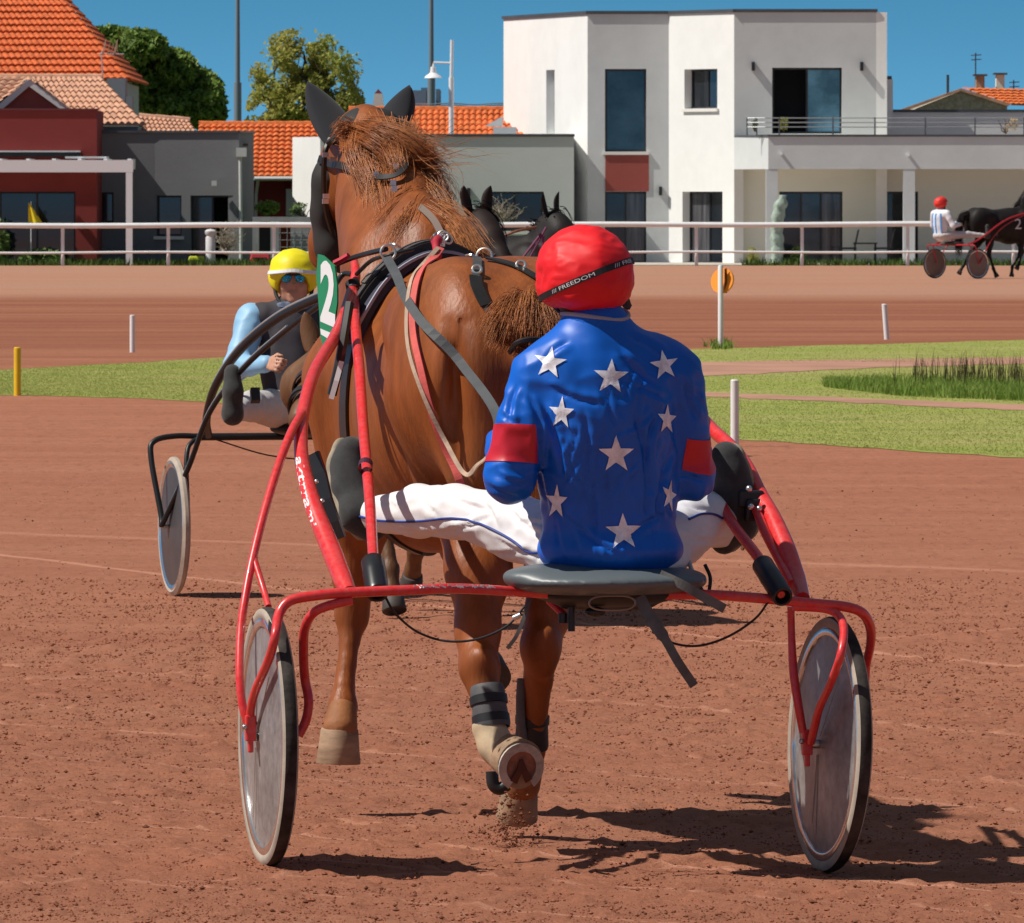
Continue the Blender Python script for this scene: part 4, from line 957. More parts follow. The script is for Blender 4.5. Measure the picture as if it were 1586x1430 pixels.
def wheel(parent, c, axis, R=.335, hubw=.055, band=True):
    """c: hub centre, axis: unit vector toward the left face"""
    w_ = MB(); w_.lathe([(R-.052,.012),(R-.050,.017),(R-.034,.019),(R-.028,.016),(R-.028,-.016),(R-.034,-.019),(R-.050,-.017),(R-.052,-.012),(R-.052,.012)], c, axis, 72)
    whl = w_.build('wheel', RIM, parent, True)
    t = MB()
    pr = [(R-.034,.0135),(R-.024,.0195),(R-.012,.0205),(R-.004,.0150)]; t.lathe(pr, c, axis, 72); t.lathe([(a,-b) for a,b in pr][::-1], c, axis, 72)
    t.build('tyre_wall', TYRE_S, whl, True)
    t = MB(); t.lathe([(R-.004,.0150),(R,.006),(R,-.006),(R-.004,-.0150)], c, axis, 72); t.build('tread', TYRE_T, whl, True)
    for s in (1,-1):
        t = MB(); t.lathe([(.001,s*.030),(.03,s*.029),(.10,s*.024),(R-.10,s*.016),(R-.051,s*.0125)], c, axis, 72); t.build('disc_cover', DISC, whl, True)
    t = MB(); t.lathe([(.001,hubw),(.008,hubw),(.012,hubw-.006),(.012,.0305)], c, axis, 20); t.lathe([(.012,-.0305),(.012,-hubw+.006),(.008,-hubw),(.001,-hubw)], c, axis, 20); t.build('hub', STEEL, whl, True)
    # one thin valve stripe and spokes glimpsed under the cover
    t = MB(); a = Vector(axis); u = a.cross(UP).normalized()
    for an, ln in ((-1.20,.23),(-1.38,.25),(.04,.2),(2.3,.22)):
        d = u*math.cos(an)+UP*math.sin(an); t.strap([c+a*.0315+d*.03, c+a*.0275+d*.12, c+a*.0235+d*ln], a, .0028, .0012)
    t.build('disc_crease', TYRE_S, whl)
    return whl
GX = G(-.628, 23.85); 
ax_c = Vector(((.857-.628)/2, 24.0, 0))
sul = thing('sulky', 'red racing sulky with two dusty disc wheels, pulled by the chestnut horse', 'sulky', (ax_c.x, 24.0, G(ax_c.x, 24.0)))
hubL = P(415, 1141, 23.84); hubR = P(1285, 1153, 24.16)
axL = -RT.copy(); 
def rotz(v, a): return Vector((v.x*math.cos(a)-v.y*math.sin(a), v.x*math.sin(a)+v.y*math.cos(a), v.z))
wheel(sul, hubL, rotz(-RT, math.radians(-.5)), .339)
wheel(sul, hubR, (rotz(-RT, math.radians(2.0))+UP*.035).normalized(), .339)
t = MB(); a = rotz(-RT, math.radians(-.5)); u = a.cross(UP).normalized()
wh = [c for c in sul.children if c.name.split('.')[0] == 'wheel'][0]
for k in range(5):
    pass
pts = []; 
for k in range(7):
    an = 1.06+.02*k; d = u*(-math.cos(an))+UP*math.sin(an); pts.append(hubL+d*.3235+a*.0207)
for k in range(1): t.strap(pts, a, .030, .0012)
t.build('black_tape', BLKR, wh)
def tb(name, pts, r, mat=REDM, n=14, sp=6, parent=None):
    q = spline(pts, sp) if len(pts) > 2 else [Vector(p) for p in pts]
    rr = r
    if isinstance(r, (list, tuple)):
        rr = []; m_ = len(r)-1
        for i in range(len(q)):
            x = i/(len(q)-1)*m_; k = min(int(x), m_-1); rr.append(r[k]+(r[k+1]-r[k])*(x-k))
    m = MB(); m.tube(q, rr, n); return m.build(name, mat, parent or sul, True)
# cross arch
YL_, YR_ = 23.87, 24.20
def YA(px): return 24.03+(px-880)*(.34/880)      # depth along the axle line
def A(px, py, d=0): return P(px, py, YA(px)+d)
tb('cross_bar', [P(392,1122,23.83), P(388,1105,23.81), P(395,1072,23.76), P(417,1020,23.62), P(426,985,23.58), A(432,952,-.21), A(447,932,-.2), A(478,924,-.2), A(540,918,-.2), A(640,914,-.2), A(720,912,-.17), A(900,922,-.06), A(1080,921,-.15), A(1180,927,-.2), A(1260,935,-.2), A(1310,940,-.2), A(1336,950,-.18), A(1348,972,-.12), A(1348,1000,-.06), A(1341,1035), A(1338,1090), A(1330,1150)], [.0115]*3+[.0120]*2+[.0135]*13+[.0120]*4, sp=5)
tb('fork_leg', [A(545,930,-.2), A(510,938,-.2), A(485,950,-.18), A(472,975,-.12), A(470,1010,-.06), A(472,1050), A(478,1085), A(474,1115), A(462,1140)], .0125)
tb('fork_leg', [A(1228,940,-.2), A(1275,943,-.2), P(1298,953,23.97), P(1307,975,23.91), P(1302,1015,23.85), P(1288,1055,23.92), P(1270,1095,24.03), P(1262,1125,24.08), P(1256,1150,24.12)], .0112)
# wheel plates
for (px, py, dy) in ((388, 1128, -.03), (1250, 1150, -.03)):
    m = MB(); c = P(px, py, YA(px)+dy); m.obox(c, RT*.014, HD*.011, UP*.034); m.obox(c-UP*.046, RT*.007, HD*.009, UP*.018)
    o = m.build('drop_out', REDM, sul); bv = o.modifiers.new('b','BEVEL'); bv.width=.004; bv.segments=2
    m = MB(); m.ball(c-RT*.018-HD*.012+UP*.004, .0075); m.build('axle_nut', STEEL, sul, True)
tb('axle_stub', [P(388,1132,YA(388)), hubL-RT*.05], .008, STEEL); tb('axle_stub', [P(1250,1152,YA(1250)), hubR-RT*.05], .008, STEEL)
# left shaft with its outer brace
SHL = [P(541,918,23.80), P(532,900,23.86), P(519,867,23.96), P(503,828,24.06), P(488,791,24.14), P(476,752,24.22), P(468,716,24.30), P(466,680,24.40), P(470,636,24.55), P(487,577,24.82), P(517,525,25.15), P(533,490,25.37), P(546,448,25.6)]
tb('shaft', SHL, [.020,.026,.027,.026,.0245,.022,.020,.019,.018,.0175,.017,.017,.016], n=18, sp=8)
tb('shaft_stay', [P(581,892,23.82), P(577,841,24.05), P(572,766,24.32), P(563,665,24.68), P(557,576,25.0), P(551,510,25.3), P(547,448,25.6)], [.0145,.0145,.0145,.0145,.0145,.0145,.0145], n=16)
tb('side_brace', [P(387,1132,23.84), P(376,1095,23.84), P(371,1045,23.86), P(373,975,23.92), P(380,925,23.96), P(391,867,24.02), P(410,791,24.12), P(433,716,24.25), P(452,668,24.38), P(468,640,24.5)], [.0105,.011,.011,.011,.011,.0112,.0115,.0115,.012,.012])
tb('brace_link', [P(394,867,24.02), P(408,912,23.96), P(416,940,23.9)], .0085)
tb('shaft_tip', [P(546,452,25.6), P(551,425,25.65), P(549,405,25.7)], [.017,.014,.011], REDM)
m = MB(); m.lathe([(.021,-.012),(.021,.012),(.0185,.014)], P(547,444,25.6), (HD*.7+UP*.7), 16); m.build('clamp', BLKR, sul)
# right shaft
tb('shaft', [P(1243,928,24.0), P(1233,897,24.12), P(1217,849,24.22), P(1198,804,24.32), P(1176,764,24.42), P(1156,722,24.52), P(1130,690,24.66), P(1100,662,24.85), P(1050,605,25.2), P(985,540,25.55), P(900,470,25.9)], [.020,.026,.026,.023,.021,.019,.0185,.018,.017,.017,.016], n=18, sp=8)
tb('shaft_stay', [P(1200,900,24.02), P(1171,859,24.15), P(1134,810,24.3), P(1097,746,24.5), P(1050,670,24.85), P(985,580,25.35), P(900,470,25.9)], [.0145,.0145,.0145,.0145,.0145,.0145,.0145], n=16)
tb('shaft_core', [P(1172,790,24.35), P(1184,822,24.28), P(1204,862,24.2), P(1226,905,24.08)], .013)
tb('side_brace', [P(1225,940,24.16), P(1226,985,24.16), P(1229,1040,24.15), P(1236,1090,24.14), P(1244,1135,24.14)], [.010,.010,.012,.012,.011])
# shock absorbers
def shock(a, b, r):
    a = Vector(a); b = Vector(b); d = (b-a); L_ = d.length; m = MB()
    m.lathe([(.001,0),(r*.8,0),(r,.008),(r,L_*.35),(r*1.03,L_*.4),(r,L_*.45),(r,L_-.012),(r*.92,L_-.003),(r*.72,L_-.003),(r*.70,L_-.03),(.001,L_-.03)], a, d, 28)
    o = m.build('shock_absorber', BLKP, sul, True)
    m = MB(); m.lathe([(.001,L_-.016),(r*.35,L_-.016),(r*.45,L_-.029)], a, d, 20); m.build('end_cap', REDM, o, True)
shock(P(577,868,23.88), P(585,920,23.76), .031); shock(P(1180,873,24.06), P(1213,926,23.9), .029)
for (c, h) in ((P(566,722,24.43), P(569,700,24.5)),):
    m = MB(); d = h-c; m.lathe([(.0195,-.014),(.0195,.014)], c, d, 18); m.build('tape_band', M('dark_purple_tape', (.06,.01,.03), .5), sul)
# stirrups / foot rests
def bracket(pts, w_, nm='foot_rest'):
    m = MB(); m.strap(pts, RT*-.6-HD*.8, w_, .012); o = m.build(nm, BLKP, sul); return o
bracket([P(484,705,24.5), P(494,735,24.48), P(503,775,24.46), P(515,810,24.45), P(524,835,24.45)], .05)
for p in ((490,746),(499,776),(512,826)):
    m = MB(); m.ball(P(p[0],p[1],24.40), .0065, 8, 5); m.build('screw', CHROME, sul, True)
m = MB(); m.obox(P(1160,772,24.40), RT*.035, HD*.03, UP*.022); m.obox(P(1168,790,24.38), RT*.025, HD*.02, UP*.03)
o = m.build('foot_rest', BLKP, sul); bv = o.modifiers.new('b','BEVEL'); bv.width=.006; bv.segments=2
for p in ((1160,757),(1163,785),(1176,788)):
    m = MB(); m.ball(P(p[0],p[1],24.33), (.009,.009,.009), 8, 5); m.build('screw', CHROME, sul, True)
m = MB(); m.tube(spline([P(1145,760,24.5),P(1163,800,24.46),P(1160,825,24.5),P(1150,850,24.6)],5), .006, 8); m.build('stirrup_loop', STEEL, sul, True)
# paint wear and lettering on the left shaft
def shaft_text():
    V, Fc = text_mesh('aktrrami.', 1.0, 'CENTER', .02)
    path = spline([P(460,708,24.27), P(464,735,24.23), P(470,765,24.18), P(478,795,24.12), P(484,822,24.08)], 10)
    xs = [v.x for v in V]; x0, x1 = min(xs), max(xs); out = []
    n = len(path)-1
    for v in V:
        t_ = (v.x-x0)/(x1-x0)*n; k = min(int(t_), n-1); p = path[k].lerp(path[k+1], t_-k); tg = (path[k+1]-path[k]).normalized()
        side = tg.cross(Vector((0,1,0))).normalized(); side = side if side.x > 0 else -side
        yy = (v.y)*.029
        # wrap round the tube
        out.append(p+side*(yy+.004)+Vector((0, -.005-.55*abs(yy+.0)*0 + .10*(-yy), 0)))
    return out, Fc
V, Fc = shaft_text()
SHB = None
for c in sul.children:
    if c.name.split('.')[0] == 'shaft': SHB = c; break
def world_bvh(o):
    Mw = Matrix.Translation(root_of(o).location) @ root_of(o).rotation_euler.to_matrix().to_4x4()
    return BVHTree.FromPolygons([Mw @ v.co for v in o.data.vertices], [tuple(p.vertices) for p in o.data.polygons])
bv_ = world_bvh(SHB)
V2 = []
for v in V:
    d = (v-CAMP).normalized(); r = bv_.ray_cast(CAMP, d, 100)
    if r[0] is None: r = bv_.find_nearest(v)
    V2.append(r[0] - d*.0012)
DECAL = M('white_lettering', (.85,.80,.80), .5, .4)
mesh_obj('lettering', V2, Fc, DECAL, SHB)
m = MB()
def scuff(pts, w_, bv):
    q = []
    for p in pts:
        d = (P(p[0],p[1],20)-CAMP).normalized(); r = bv.ray_cast(CAMP, d, 100)
        if r[0] is not None: q.append(r[0]-d*.0012)
    if len(q) > 1: m.strap(q, [(CAMP-x).normalized() for x in q], w_, .0006)
CBB = world_bvh([c for c in sul.children if c.name.split('.')[0] == 'cross_bar'][0])
for k in range(26):
    x = random.uniform(630, 760); scuff([(x, 908+random.uniform(-2,3)), (x+random.uniform(4,14), 908+random.uniform(-2,3))], .0035, CBB)
m.build('paint_wear', DECAL, sul)
# number plate at the shaft tip
GRN = M('green_plate', (.0,.24,.10), .45, .5, var=(5,.06))
npl = MB(); plt = []
for x, y in ((492,394),(500,396),(518,412),(522,440),(522,470),(518,498),(510,520),(500,536),(496,520),(494,480),(490,430)): plt.append((x,y))
V = []; 
for x, y in plt: V.append(P(x, y, 25.62-.22*(x-492)/30))
npl.prism(V, (.004,.012,0)); pl = npl.build('number_plate', GRN, sul)
V, Fc = text_mesh('2', 1.0, 'CENTER', .035); xs=[v.x for v in V]; ys=[v.y for v in V]; x0,x1,y0,y1=min(xs),max(xs),min(ys),max(ys)
W_ = []
for v in V:
    u_=(v.x-x0)/(x1-x0); t_=(v.y-y0)/(y1-y0); px = 496+ (23)*u_; py = 503-98*t_+ (u_-.5)*10; W_.append(P(px, py, 25.62-.22*(px-492)/30-.004))
mesh_obj('numeral', W_, Fc, WHT, pl)
V, Fc = text_mesh('TROT', 1.0); xs=[v.x for v in V]; ys=[v.y for v in V]; x0,x1,y0,y1=min(xs),max(xs),min(ys),max(ys)
m = MB(); m.prism([P(x, y, 25.62-.22*(x-492)/30-.0035) for x, y in ((496,509),(513,516),(510,526),(497,518))], (0,.001,0)); m.build('white_stripe', WHT, pl)
tb('plate_bracket', [P(520,440,25.68), P(532,425,25.7), P(546,425,25.66)], .008, BLKP)
# brake cables
tb('cable', [P(597,925,23.80), P(612,950,23.84), P(645,978,23.94), P(690,993,23.93), P(740,990,23.93), P(785,970,23.95), P(812,940,23.98)], .0033, BLKR, 8)
tb('cable', [P(1190,932,23.94), P(1170,958,23.96), P(1130,985,24.02), P(1085,1000,24.0), P(1045,997,24.0), P(1010,978,24.0)], .0033, BLKR, 8)
m = MB(); m.tube([P(795,958,23.93), P(806,953,23.93)], .008, 10); m.build('cable_clip', CHROME, sul, True)
# seat
SEATM = M('grey_vinyl', (.105,.125,.135), .42, .5, var=(3,.12), bump=(40,.15,.002))
SEATD = M('black_vinyl', (.018,.02,.022), .5, .4)
B = Blob(.009)
cs = P(942, 902, 23.96)
R_ = np.array([list(RT), list(HD), list(UP)]).T
B.el(cs+UP*.004, (.265,.20,.040), .02, R_); B.el(P(860,893,23.93), (.14,.10,.032), .03, R_); B.el(P(1020,898,24.05), (.12,.12,.030), .03, R_)
blob_obj('seat', B, SEATM, sul, 3)
B = Blob(.009); B.el(P(940,918,24.03), (.20,.16,.038), .02, R_); B.rc(P(880,930,24.0), P(1000,930,24.05), .022, .022, .03)
blob_obj('seat_base', B, SEATD, sul, 3)
m = MB(); ring = [P(948,934,23.835)+RT*.062*math.copysign(min(1,abs(math.cos(a))**.6),math.cos(a))+UP*.019*math.sin(a) for a in np.linspace(0,2*PI,40)]
m.tube(ring, .0028, 6); m.build('badge_ring', M('badge_ring', (.28,.24,.20), .4, .5, .5), sul, True)
tb('seat_stay', [P(850,930,24.05), P(876,955,24.02)], .010, REDM)
m = MB(); m.tube([P(885,940,23.98),P(885,978,23.98)], .010, 10); m.tube([P(872,950,24.0),P(872,965,24.0)], .014, 10); m.ball(P(922,948,23.95), (.028,.02,.014)); m.build('seat_clamp', BLKP, sul, True)
STRAPG = M('grey_webbing', (.13,.13,.125), .8, .2, var=(12,.3), bump=(200,.4,.001))
def strap(name, pts, wd, parent, mat=STRAPG, nrm=None, th=.003):
    q = spline(pts, 6); m = MB(); m.strap(q, nrm or Vector((0,-1,.1)), wd, th); return m.build(name, mat, parent)
strap('loose_strap', [P(990,925,23.87), P(1008,958,23.85), P(1030,990,23.84), P(1050,1025,23.84), P(1075,1062,23.86)], [.032]*12+[.024]*13, sul)
strap('loose_strap', [P(1022,890,23.84), P(1055,905,23.83), P(1090,925,23.84), P(1122,943,23.86)], .025, sul)
strap('loose_strap', [P(822,922,23.92), P(812,955,23.9), P(800,985,23.9), P(786,1004,23.92)], .010, sul)
tb('wire_stay', [P(1066,868,24.1), P(1076,895,24.05), P(1088,916,24.0)], .006, STEEL); tb('wire_stay', [P(1092,875,24.1), P(1100,895,24.08), P(1098,918,24.05)], .005, BLKR)
# ================================================================ DRIVER IN BLUE
drv = thing('person', 'seated driver seen from behind in blue jacket with white stars and red helmet cover', 'person', (P(950,880,24).x, 24.0, P(950,880,24).z))
SKIN = M('skin', (.52,.26,.17), .5, .4, var=(20,.1)); SKIND = SKIN
def hand(B, wrist, fwd, side, up, curl=1.1, sgn=1, s=1.0):
    """palm and five curled fingers; side points toward the thumb"""
    wv = Vector(wrist); f = Vector(fwd).normalized(); sd = Vector(side).normalized(); u = Vector(up).normalized()
    c = wv+f*.05*s
    for o_ in (-.028,-.010,.010,.028): B.rc(wv+sd*o_*.5*s, c+f*.035*s+sd*o_*s, .013*s, .011*s, .006)
    for i, (o_, ln) in enumerate(((.031,.92),(.011,1.0),(-.009,.95),(-.029,.78))):
        p = c+f*.038*s+sd*o_*s; d = f.copy(); r = .0092*s; 
        for j, seg in enumerate((.034,.025,.019)):
            an = curl*(.75+.35*j); d = (f*math.cos(an*(j+1)*.62) - u*math.sin(an*(j+1)*.62)).normalized(); q = p+d*seg*ln*s; B.rc(p, q, r, r*.92, .003); p = q; r *= .92
    p = wv+f*.025*s+sd*.03*s; q = p+(f*.6+sd*.6-u*.3).normalized()*.035*s; B.rc(p, q, .012*s, .0105*s, .006); B.rc(q, q+(f*.75-u*.65).normalized()*.028*s, .0105*s, .009*s, .003)
shL, shR = P(838,583,23.88), P(1042,580,23.98); elL, elR = P(790,738,23.86), P(1072,738,24.04); wrL, wrR = P(778,688,24.16), P(1078,690,24.38)
hipL, hipR = P(893,850,24.03), P(1008,852,24.08); knL, knR = P(706,792,24.44), P(1092,803,24.40); anL, anR = P(566,800,24.86), P(1138,820,24.52)
neck0, head0 = P(922,500,23.90), P(908,430,23.93)
B = Blob(.007)
B.chain([(*neck0, .060), (*P(914,462,23.92), .056)], .02); B.el(P(908,440,23.95), (.078,.095,.115), .02, R_)
B.el(P(905,455,24.04), (.055,.05,.07), .02, R_); B.rc(P(903,448,24.055), P(902,462,24.075), .012, .012, .008)
B.chain([(*P(945,840,24.02), .13), (*P(945,720,23.96), .125), (*P(935,600,23.92), .14), (*P(928,545,23.91), .10), (*neck0, .055)], .05, (HD, .8))
for a, b, c in ((shL, elL, wrL), (shR, elR, wrR)):
    B.chain([(*a, .055), (*b, .040)], .02); B.chain([(*b, .040), (*c, .028)], .02)
hand(B, wrL, (.05,.9,.25), (.3,-.1,.9), (-.9,0,.3)); hand(B, wrR, (-.25,.9,.2), (-.3,-.1,.9), (.9,.2,.3))
for a, b, c in ((hipL, knL, anL), (hipR, knR, anR)):
    B.chain([(*a, .082), (*b, .052)], .03); B.chain([(*b, .052), (*c, .036)], .02)
blob_obj('body', B, SKIN, drv, 1)
# jacket
JKT = M('blue_satin', (.001,.115,.58), .44, .4, var=(4,.12), bump=(5.5,.55,.02,'R'), stretch=(1.6,1,.55))
REDS = M('red_satin', (.58,.012,.03), .45, .5, var=(4,.12), bump=(12,.25,.008))
B = Blob(.0075)
B.chain([(*P(945,838,24.02), .168), (*P(944,760,23.98), .165), (*P(938,680,23.94), .172), (*P(934,620,23.91), .165), (*P(928,570,23.90), .125), (*P(922,520,23.90), .092)], .06, (HD, .80))
B.rc(P(868,570,23.88), P(1008,566,23.97), .088, .088, .06)
B.rc(P(925,548,23.90), P(921,505,23.90), .088, .078, .03)
for a, b, c in ((shL, elL, wrL), (shR, elR, wrR)):
    B.chain([(*a, .080), (*((a+b)/2), .070), (*b, .062)], .03); B.chain([(*b, .062), (*c, .040)], .03)
B.el(P(946,852,24.0), (.190,.160,.066), .06, R_)
VJ, QJ = B.mesh(2)
# fabric folds: long soft diagonal and vertical creases
NJ = vnormals(VJ, QJ); WJ = np.array([.12+.88*ss(508,575,YH+(CH-v[2])*588)*(1-ss(790,850,YH+(CH-v[2])*588)) for v in VJ])
VJ = noise_disp(VJ, NJ, 5.5, .010, (1.7,1,.4), 3, wt=WJ); VJ = noise_disp(VJ, NJ, 8, .006, (1.5,1,.38), 9, True, wt=WJ); VJ = noise_disp(VJ, vnormals(VJ,QJ), 17, .004, (.6,.8,1.2), 17, True, wt=WJ)
_r = random.Random(12); CL = [(842,632,872,735,7,.011),(838,650,850,790,6,.009),(905,640,897,800,8,.008),(930,690,926,840,7,.007),(985,650,1000,800,8,.008),(1018,640,1000,730,7,.010),(1030,620,985,600,7,.007),(855,600,930,625,7,.006),(960,545,1020,600,8,.007),(880,530,840,560,7,.007),(975,520,1030,552,7,.007),(1040,700,1018,800,7,.009),(870,790,960,860,6,.006),(1020,800,960,850,6,.006),(880,700,905,760,5,.006),(940,600,955,660,6,.006),(800,600,790,650,6,.008),(818,615,835,655,6,.009),(775,640,800,655,5,.006),(770,735,815,750,5,.007),(760,752,800,770,5,.006),(1062,590,1080,650,6,.007),(1050,735,1090,745,5,.007),(1075,610,1092,640,5,.005)]
for _ in range(26):
    x_, y_ = _r.uniform(850,1040), _r.uniform(560,830); a_ = _r.gauss(1.5,.45); l_ = _r.uniform(25,75); CL.append((x_, y_, x_+l_*math.cos(a_), y_+l_*math.sin(a_), _r.uniform(3.5,6), _r.uniform(.003,.005)))
for _ in range(16):
    x_ = _r.uniform(860,1040); CL.append((x_, 845+_r.uniform(-4,6), x_+_r.uniform(-8,8), 872, 4, .0012))
VJ = creases(VJ, vnormals(VJ,QJ), CL, 588, 24)
jk = mesh_obj('jacket', VJ, QJ, JKT, drv, True); BJ = bvh_of(VJ, QJ)
def band_from(V, Q, test, off, name, mat, parent):
    """an inflated copy of the faces passing test(centre)"""
    N_ = vnormals(V, Q); C_ = V[Q].mean(1); k = np.array([test(c) for c in C_]); Qs = Q[k]; ids, inv = np.unique(Qs, return_inverse=True)
    return mesh_obj(name, V[ids]+N_[ids]*off, inv.reshape(Qs.shape), mat, parent, True)
def sleeve_band(a, b, t0, t1, r, tilt, side=None):
    d = b-a; L2 = d.dot(d); tilt = Vector(tilt)
    # refined copy cut by two planes for clean edges
    import bmesh
    bm = bmesh.new(); vs = [bm.verts.new(Vector(v)+Vector(n)*.0025) for v, n in zip(VJ, vnormals(VJ,QJ))]
    C_ = VJ[QJ].mean(1)
    for q, c in zip(QJ, C_):
        c = Vector(c); t_ = (c-a).dot(d)/L2
        if t0-.15 < t_ < t1+.15 and (c-(a+d*t_)).length < r: bm.faces.new([vs[i] for i in q])
    bmesh.ops.delete(bm, geom=[v for v in bm.verts if not v.link_faces], context='VERTS')
    nrm = (d.normalized()+tilt).normalized()
    bmesh.ops.bisect_plane(bm, geom=bm.verts[:]+bm.edges[:]+bm.faces[:], plane_co=a+d*t0, plane_no=-nrm, clear_outer=True)
    bmesh.ops.bisect_plane(bm, geom=bm.verts[:]+bm.edges[:]+bm.faces[:], plane_co=a+d*t1, plane_no=nrm, clear_outer=True)
    if side: bmesh.ops.bisect_plane(bm, geom=bm.verts[:]+bm.edges[:]+bm.faces[:], plane_co=a+d*.68+RT*side[0], plane_no=(RT*side[1]+UP*side[2]).normalized(), clear_outer=True)
    bm.verts.index_update(); V = [v.co.copy() for v in bm.verts]; Fq = [tuple(v.index for v in f.verts) for f in bm.faces]; bm.free()
    return mesh_obj('armband', V, Fq, REDS, jk, True)
sleeve_band(shL, elL, .50, .87, .108, (.25,0,.18), (.032,1,.15)); sleeve_band(shR, elR, .54, .88, .105, (-.45,0,.12), (-.018,-1,.1))
STARM = M('silver_star', (.86,.88,.95), .40, .6, .0, var=(30,.25), bump=(60,.5,.002))
def star(cx_, cy_, r, rot, sx=1.0):
    import bmesh
    V = []; Fc = []; out = []
    for k in range(10):
        an = math.radians(rot)+PI*k/5+PI/2; rr = r*(1 if k % 2 == 0 else .40); out.append((cx_+rr*math.cos(an)*sx, cy_-rr*math.sin(an)))
    tri = [((cx_,cy_), out[k], out[(k+1)%10]) for k in range(10)]; S_ = 6
    for t3 in tri:
        idx = {}
        for i in range(S_+1):
            for j in range(S_+1-i):
                a = i/S_; b = j/S_; x = t3[0][0]*(1-a-b)+t3[1][0]*a+t3[2][0]*b; y = t3[0][1]*(1-a-b)+t3[1][1]*a+t3[2][1]*b
                p, n_ = hit(BJ, x, y, .0028)
                if p is None: idx[i,j] = None; continue
                idx[i,j] = len(V); V.append(p)
        for i in range(S_):
            for j in range(S_-i):
                q = [idx.get((i,j)), idx.get((i+1,j)), idx.get((i,j+1))]
                if None not in q: Fc.append(q)
                if i+j < S_-1:
                    q = [idx.get((i+1,j)), idx.get((i+1,j+1)), idx.get((i,j+1))]
                    if None not in q: Fc.append(q)
    if Fc: mesh_obj('star', V, Fc, STARM, jk, True)
for a in ((852,562,26,-8,1),(946,584,28,-3,1),(1028,566,24,8,.95),(870,640,26,-4,.78),(1032,650,24,-4,.62),(954,704,30,0,.95),(863,777,28,-3,.62),(965,824,30,2,.95),(1036,768,26,-14,.42)): star(*a)
m = MB(); q = []
for a in np.linspace(0, 2*PI, 33): q.append(neck0+RT*.088*math.cos(a)+HD*.080*math.sin(a)+UP*(.024+.006*math.sin(a*2)+.012*math.sin(a)))
m.tube(q, .006, 8); m.build('collar_trim', M('grey_trim', (.35,.35,.40), .7), jk, True)
m = MB(); 
for k in range(32):
    a0 = 2*PI*k/32; a1 = 2*PI*(k+1)/32
    f = lambda a, r, z: neck0+RT*r*math.cos(a)+HD*(r-.004)*math.sin(a)+UP*(z+.012*math.sin(a))
    m.add([f(a0,.098,-.055), f(a1,.098,-.055), f(a1,.088,.026), f(a0,.088,.026)], [(0,1,2,3)])
m.build('collar', JKT, jk, True)
# trousers
TRS = M('white_breeches', (.80,.79,.80), .7, .3, var=(3,.04), var2=(42,.18,(.55,.42,.35)), bump=(6,.45,.016,'R'), stretch=(.7,1,1.7))
B = Blob(.0075)
B.el(P(950,870,24.04), (.180,.150,.065), .04, R_)
for a, b, c, s in ((hipL, knL, anL, 1), (hipR, knR, anR, -1)):
    B.chain([(*a, .100), (*((a*.5+b*.5)+UP*.008), .083), (*b, .070)], .04); B.chain([(*b, .070), (*(b*.6+c*.4+UP*.006), .066), (*(b*.12+c*.88), .050)], .03)
VT, QT = B.mesh(2); NT = vnormals(VT, QT)
VT = noise_disp(VT, NT, 7, .005, (.7,.7,1.6), 5, True); VT = noise_disp(VT, NT, 18, .0025, (.6,.8,1.4), 8, True)
VT = creases(VT, vnormals(VT,QT), [(640,830,760,800,5,.007),(660,845,820,852,5,.008),(600,815,690,822,5,.006),(700,770,760,790,6,.008),(740,765,770,815,5,.007),(790,790,840,830,6,.009),(770,835,850,862,5,.007),(800,812,850,815,5,.006),(585,775,620,790,4,.005),(720,845,800,872,5,.007),(1060,780,1100,790,5,.006),(1055,830,1120,835,5,.006),(845,840,830,870,5,.007),(650,765,680,800,5,.005),(690,820,740,815,4,.005)], 588, 24)
tr = mesh_obj('trousers', VT, QT, TRS, drv, True); BT = bvh_of(VT, QT)
PIPE = M('blue_piping', (.01,.04,.25), .5)
def on_surface_tube(bv, pts, r, name, mat, parent, n=4):
    q = []
    for p in spline([(a,b,0) for a,b in pts], n):
        h_, nn = hit(bv, p[0], p[1], r*.6)
        if h_ is not None: q.append(h_)
    if len(q) > 2: m = MB(); m.tube(q, r, 6); m.build(name, mat, parent, True)
on_surface_tube(BT, [(548,797),(585,806),(640,808),(700,803),(745,812),(790,835),(820,855),(845,852),(862,842)], .0035, 'piping', PIPE, tr)
on_surface_tube(BT, [(1066,805),(1085,797),(1105,797),(1118,803)], .0035, 'piping', PIPE, tr)
# helmet
RC = M('red_helmet_silk', (.80,.012,.018), .52, .35, var=(3,.08), bump=(7,.4,.012,'R'))
hc = P(905, 422, 23.93)
def helmet(parent, c, right, fwd, up, r=(.126,.145,.118), mat=RC, voxel=.006):
    R2 = np.array([list(right), list(fwd), list(up)]).T; B = Blob(voxel)
    B.el(c+up*.006, r, .02, R2); B.el(c-up*.035, (r[0]*.97, r[1]*.97, r[2]*.62), .03, R2); B.cut(c-up*.165+fwd*.01, (.17,.19,.085), .012, R2)
    B.cut(c+fwd*.16-up*.06, (.085,.07,.085), .012, R2)
    V, Q = B.mesh(2); N_ = vnormals(V, Q); V = noise_disp(V, N_, 13, .0045, (1,1,.8), 2, True); V = noise_disp(V, N_, 28, .0028, (.6,1,1.3), 5, True)
    return mesh_obj('helmet_cover', V, Q, mat, parent, True), V, Q
tiltU = (UP+RT*-.02-HD*.10).normalized(); hr_ = RT; hf_ = tiltU.cross(hr_).normalized()*1.0
hf_ = (HD+UP*.10).normalized()
hm, VH, QH = helmet(drv, hc, RT, hf_, tiltU)
BH = bvh_of(VH, QH)
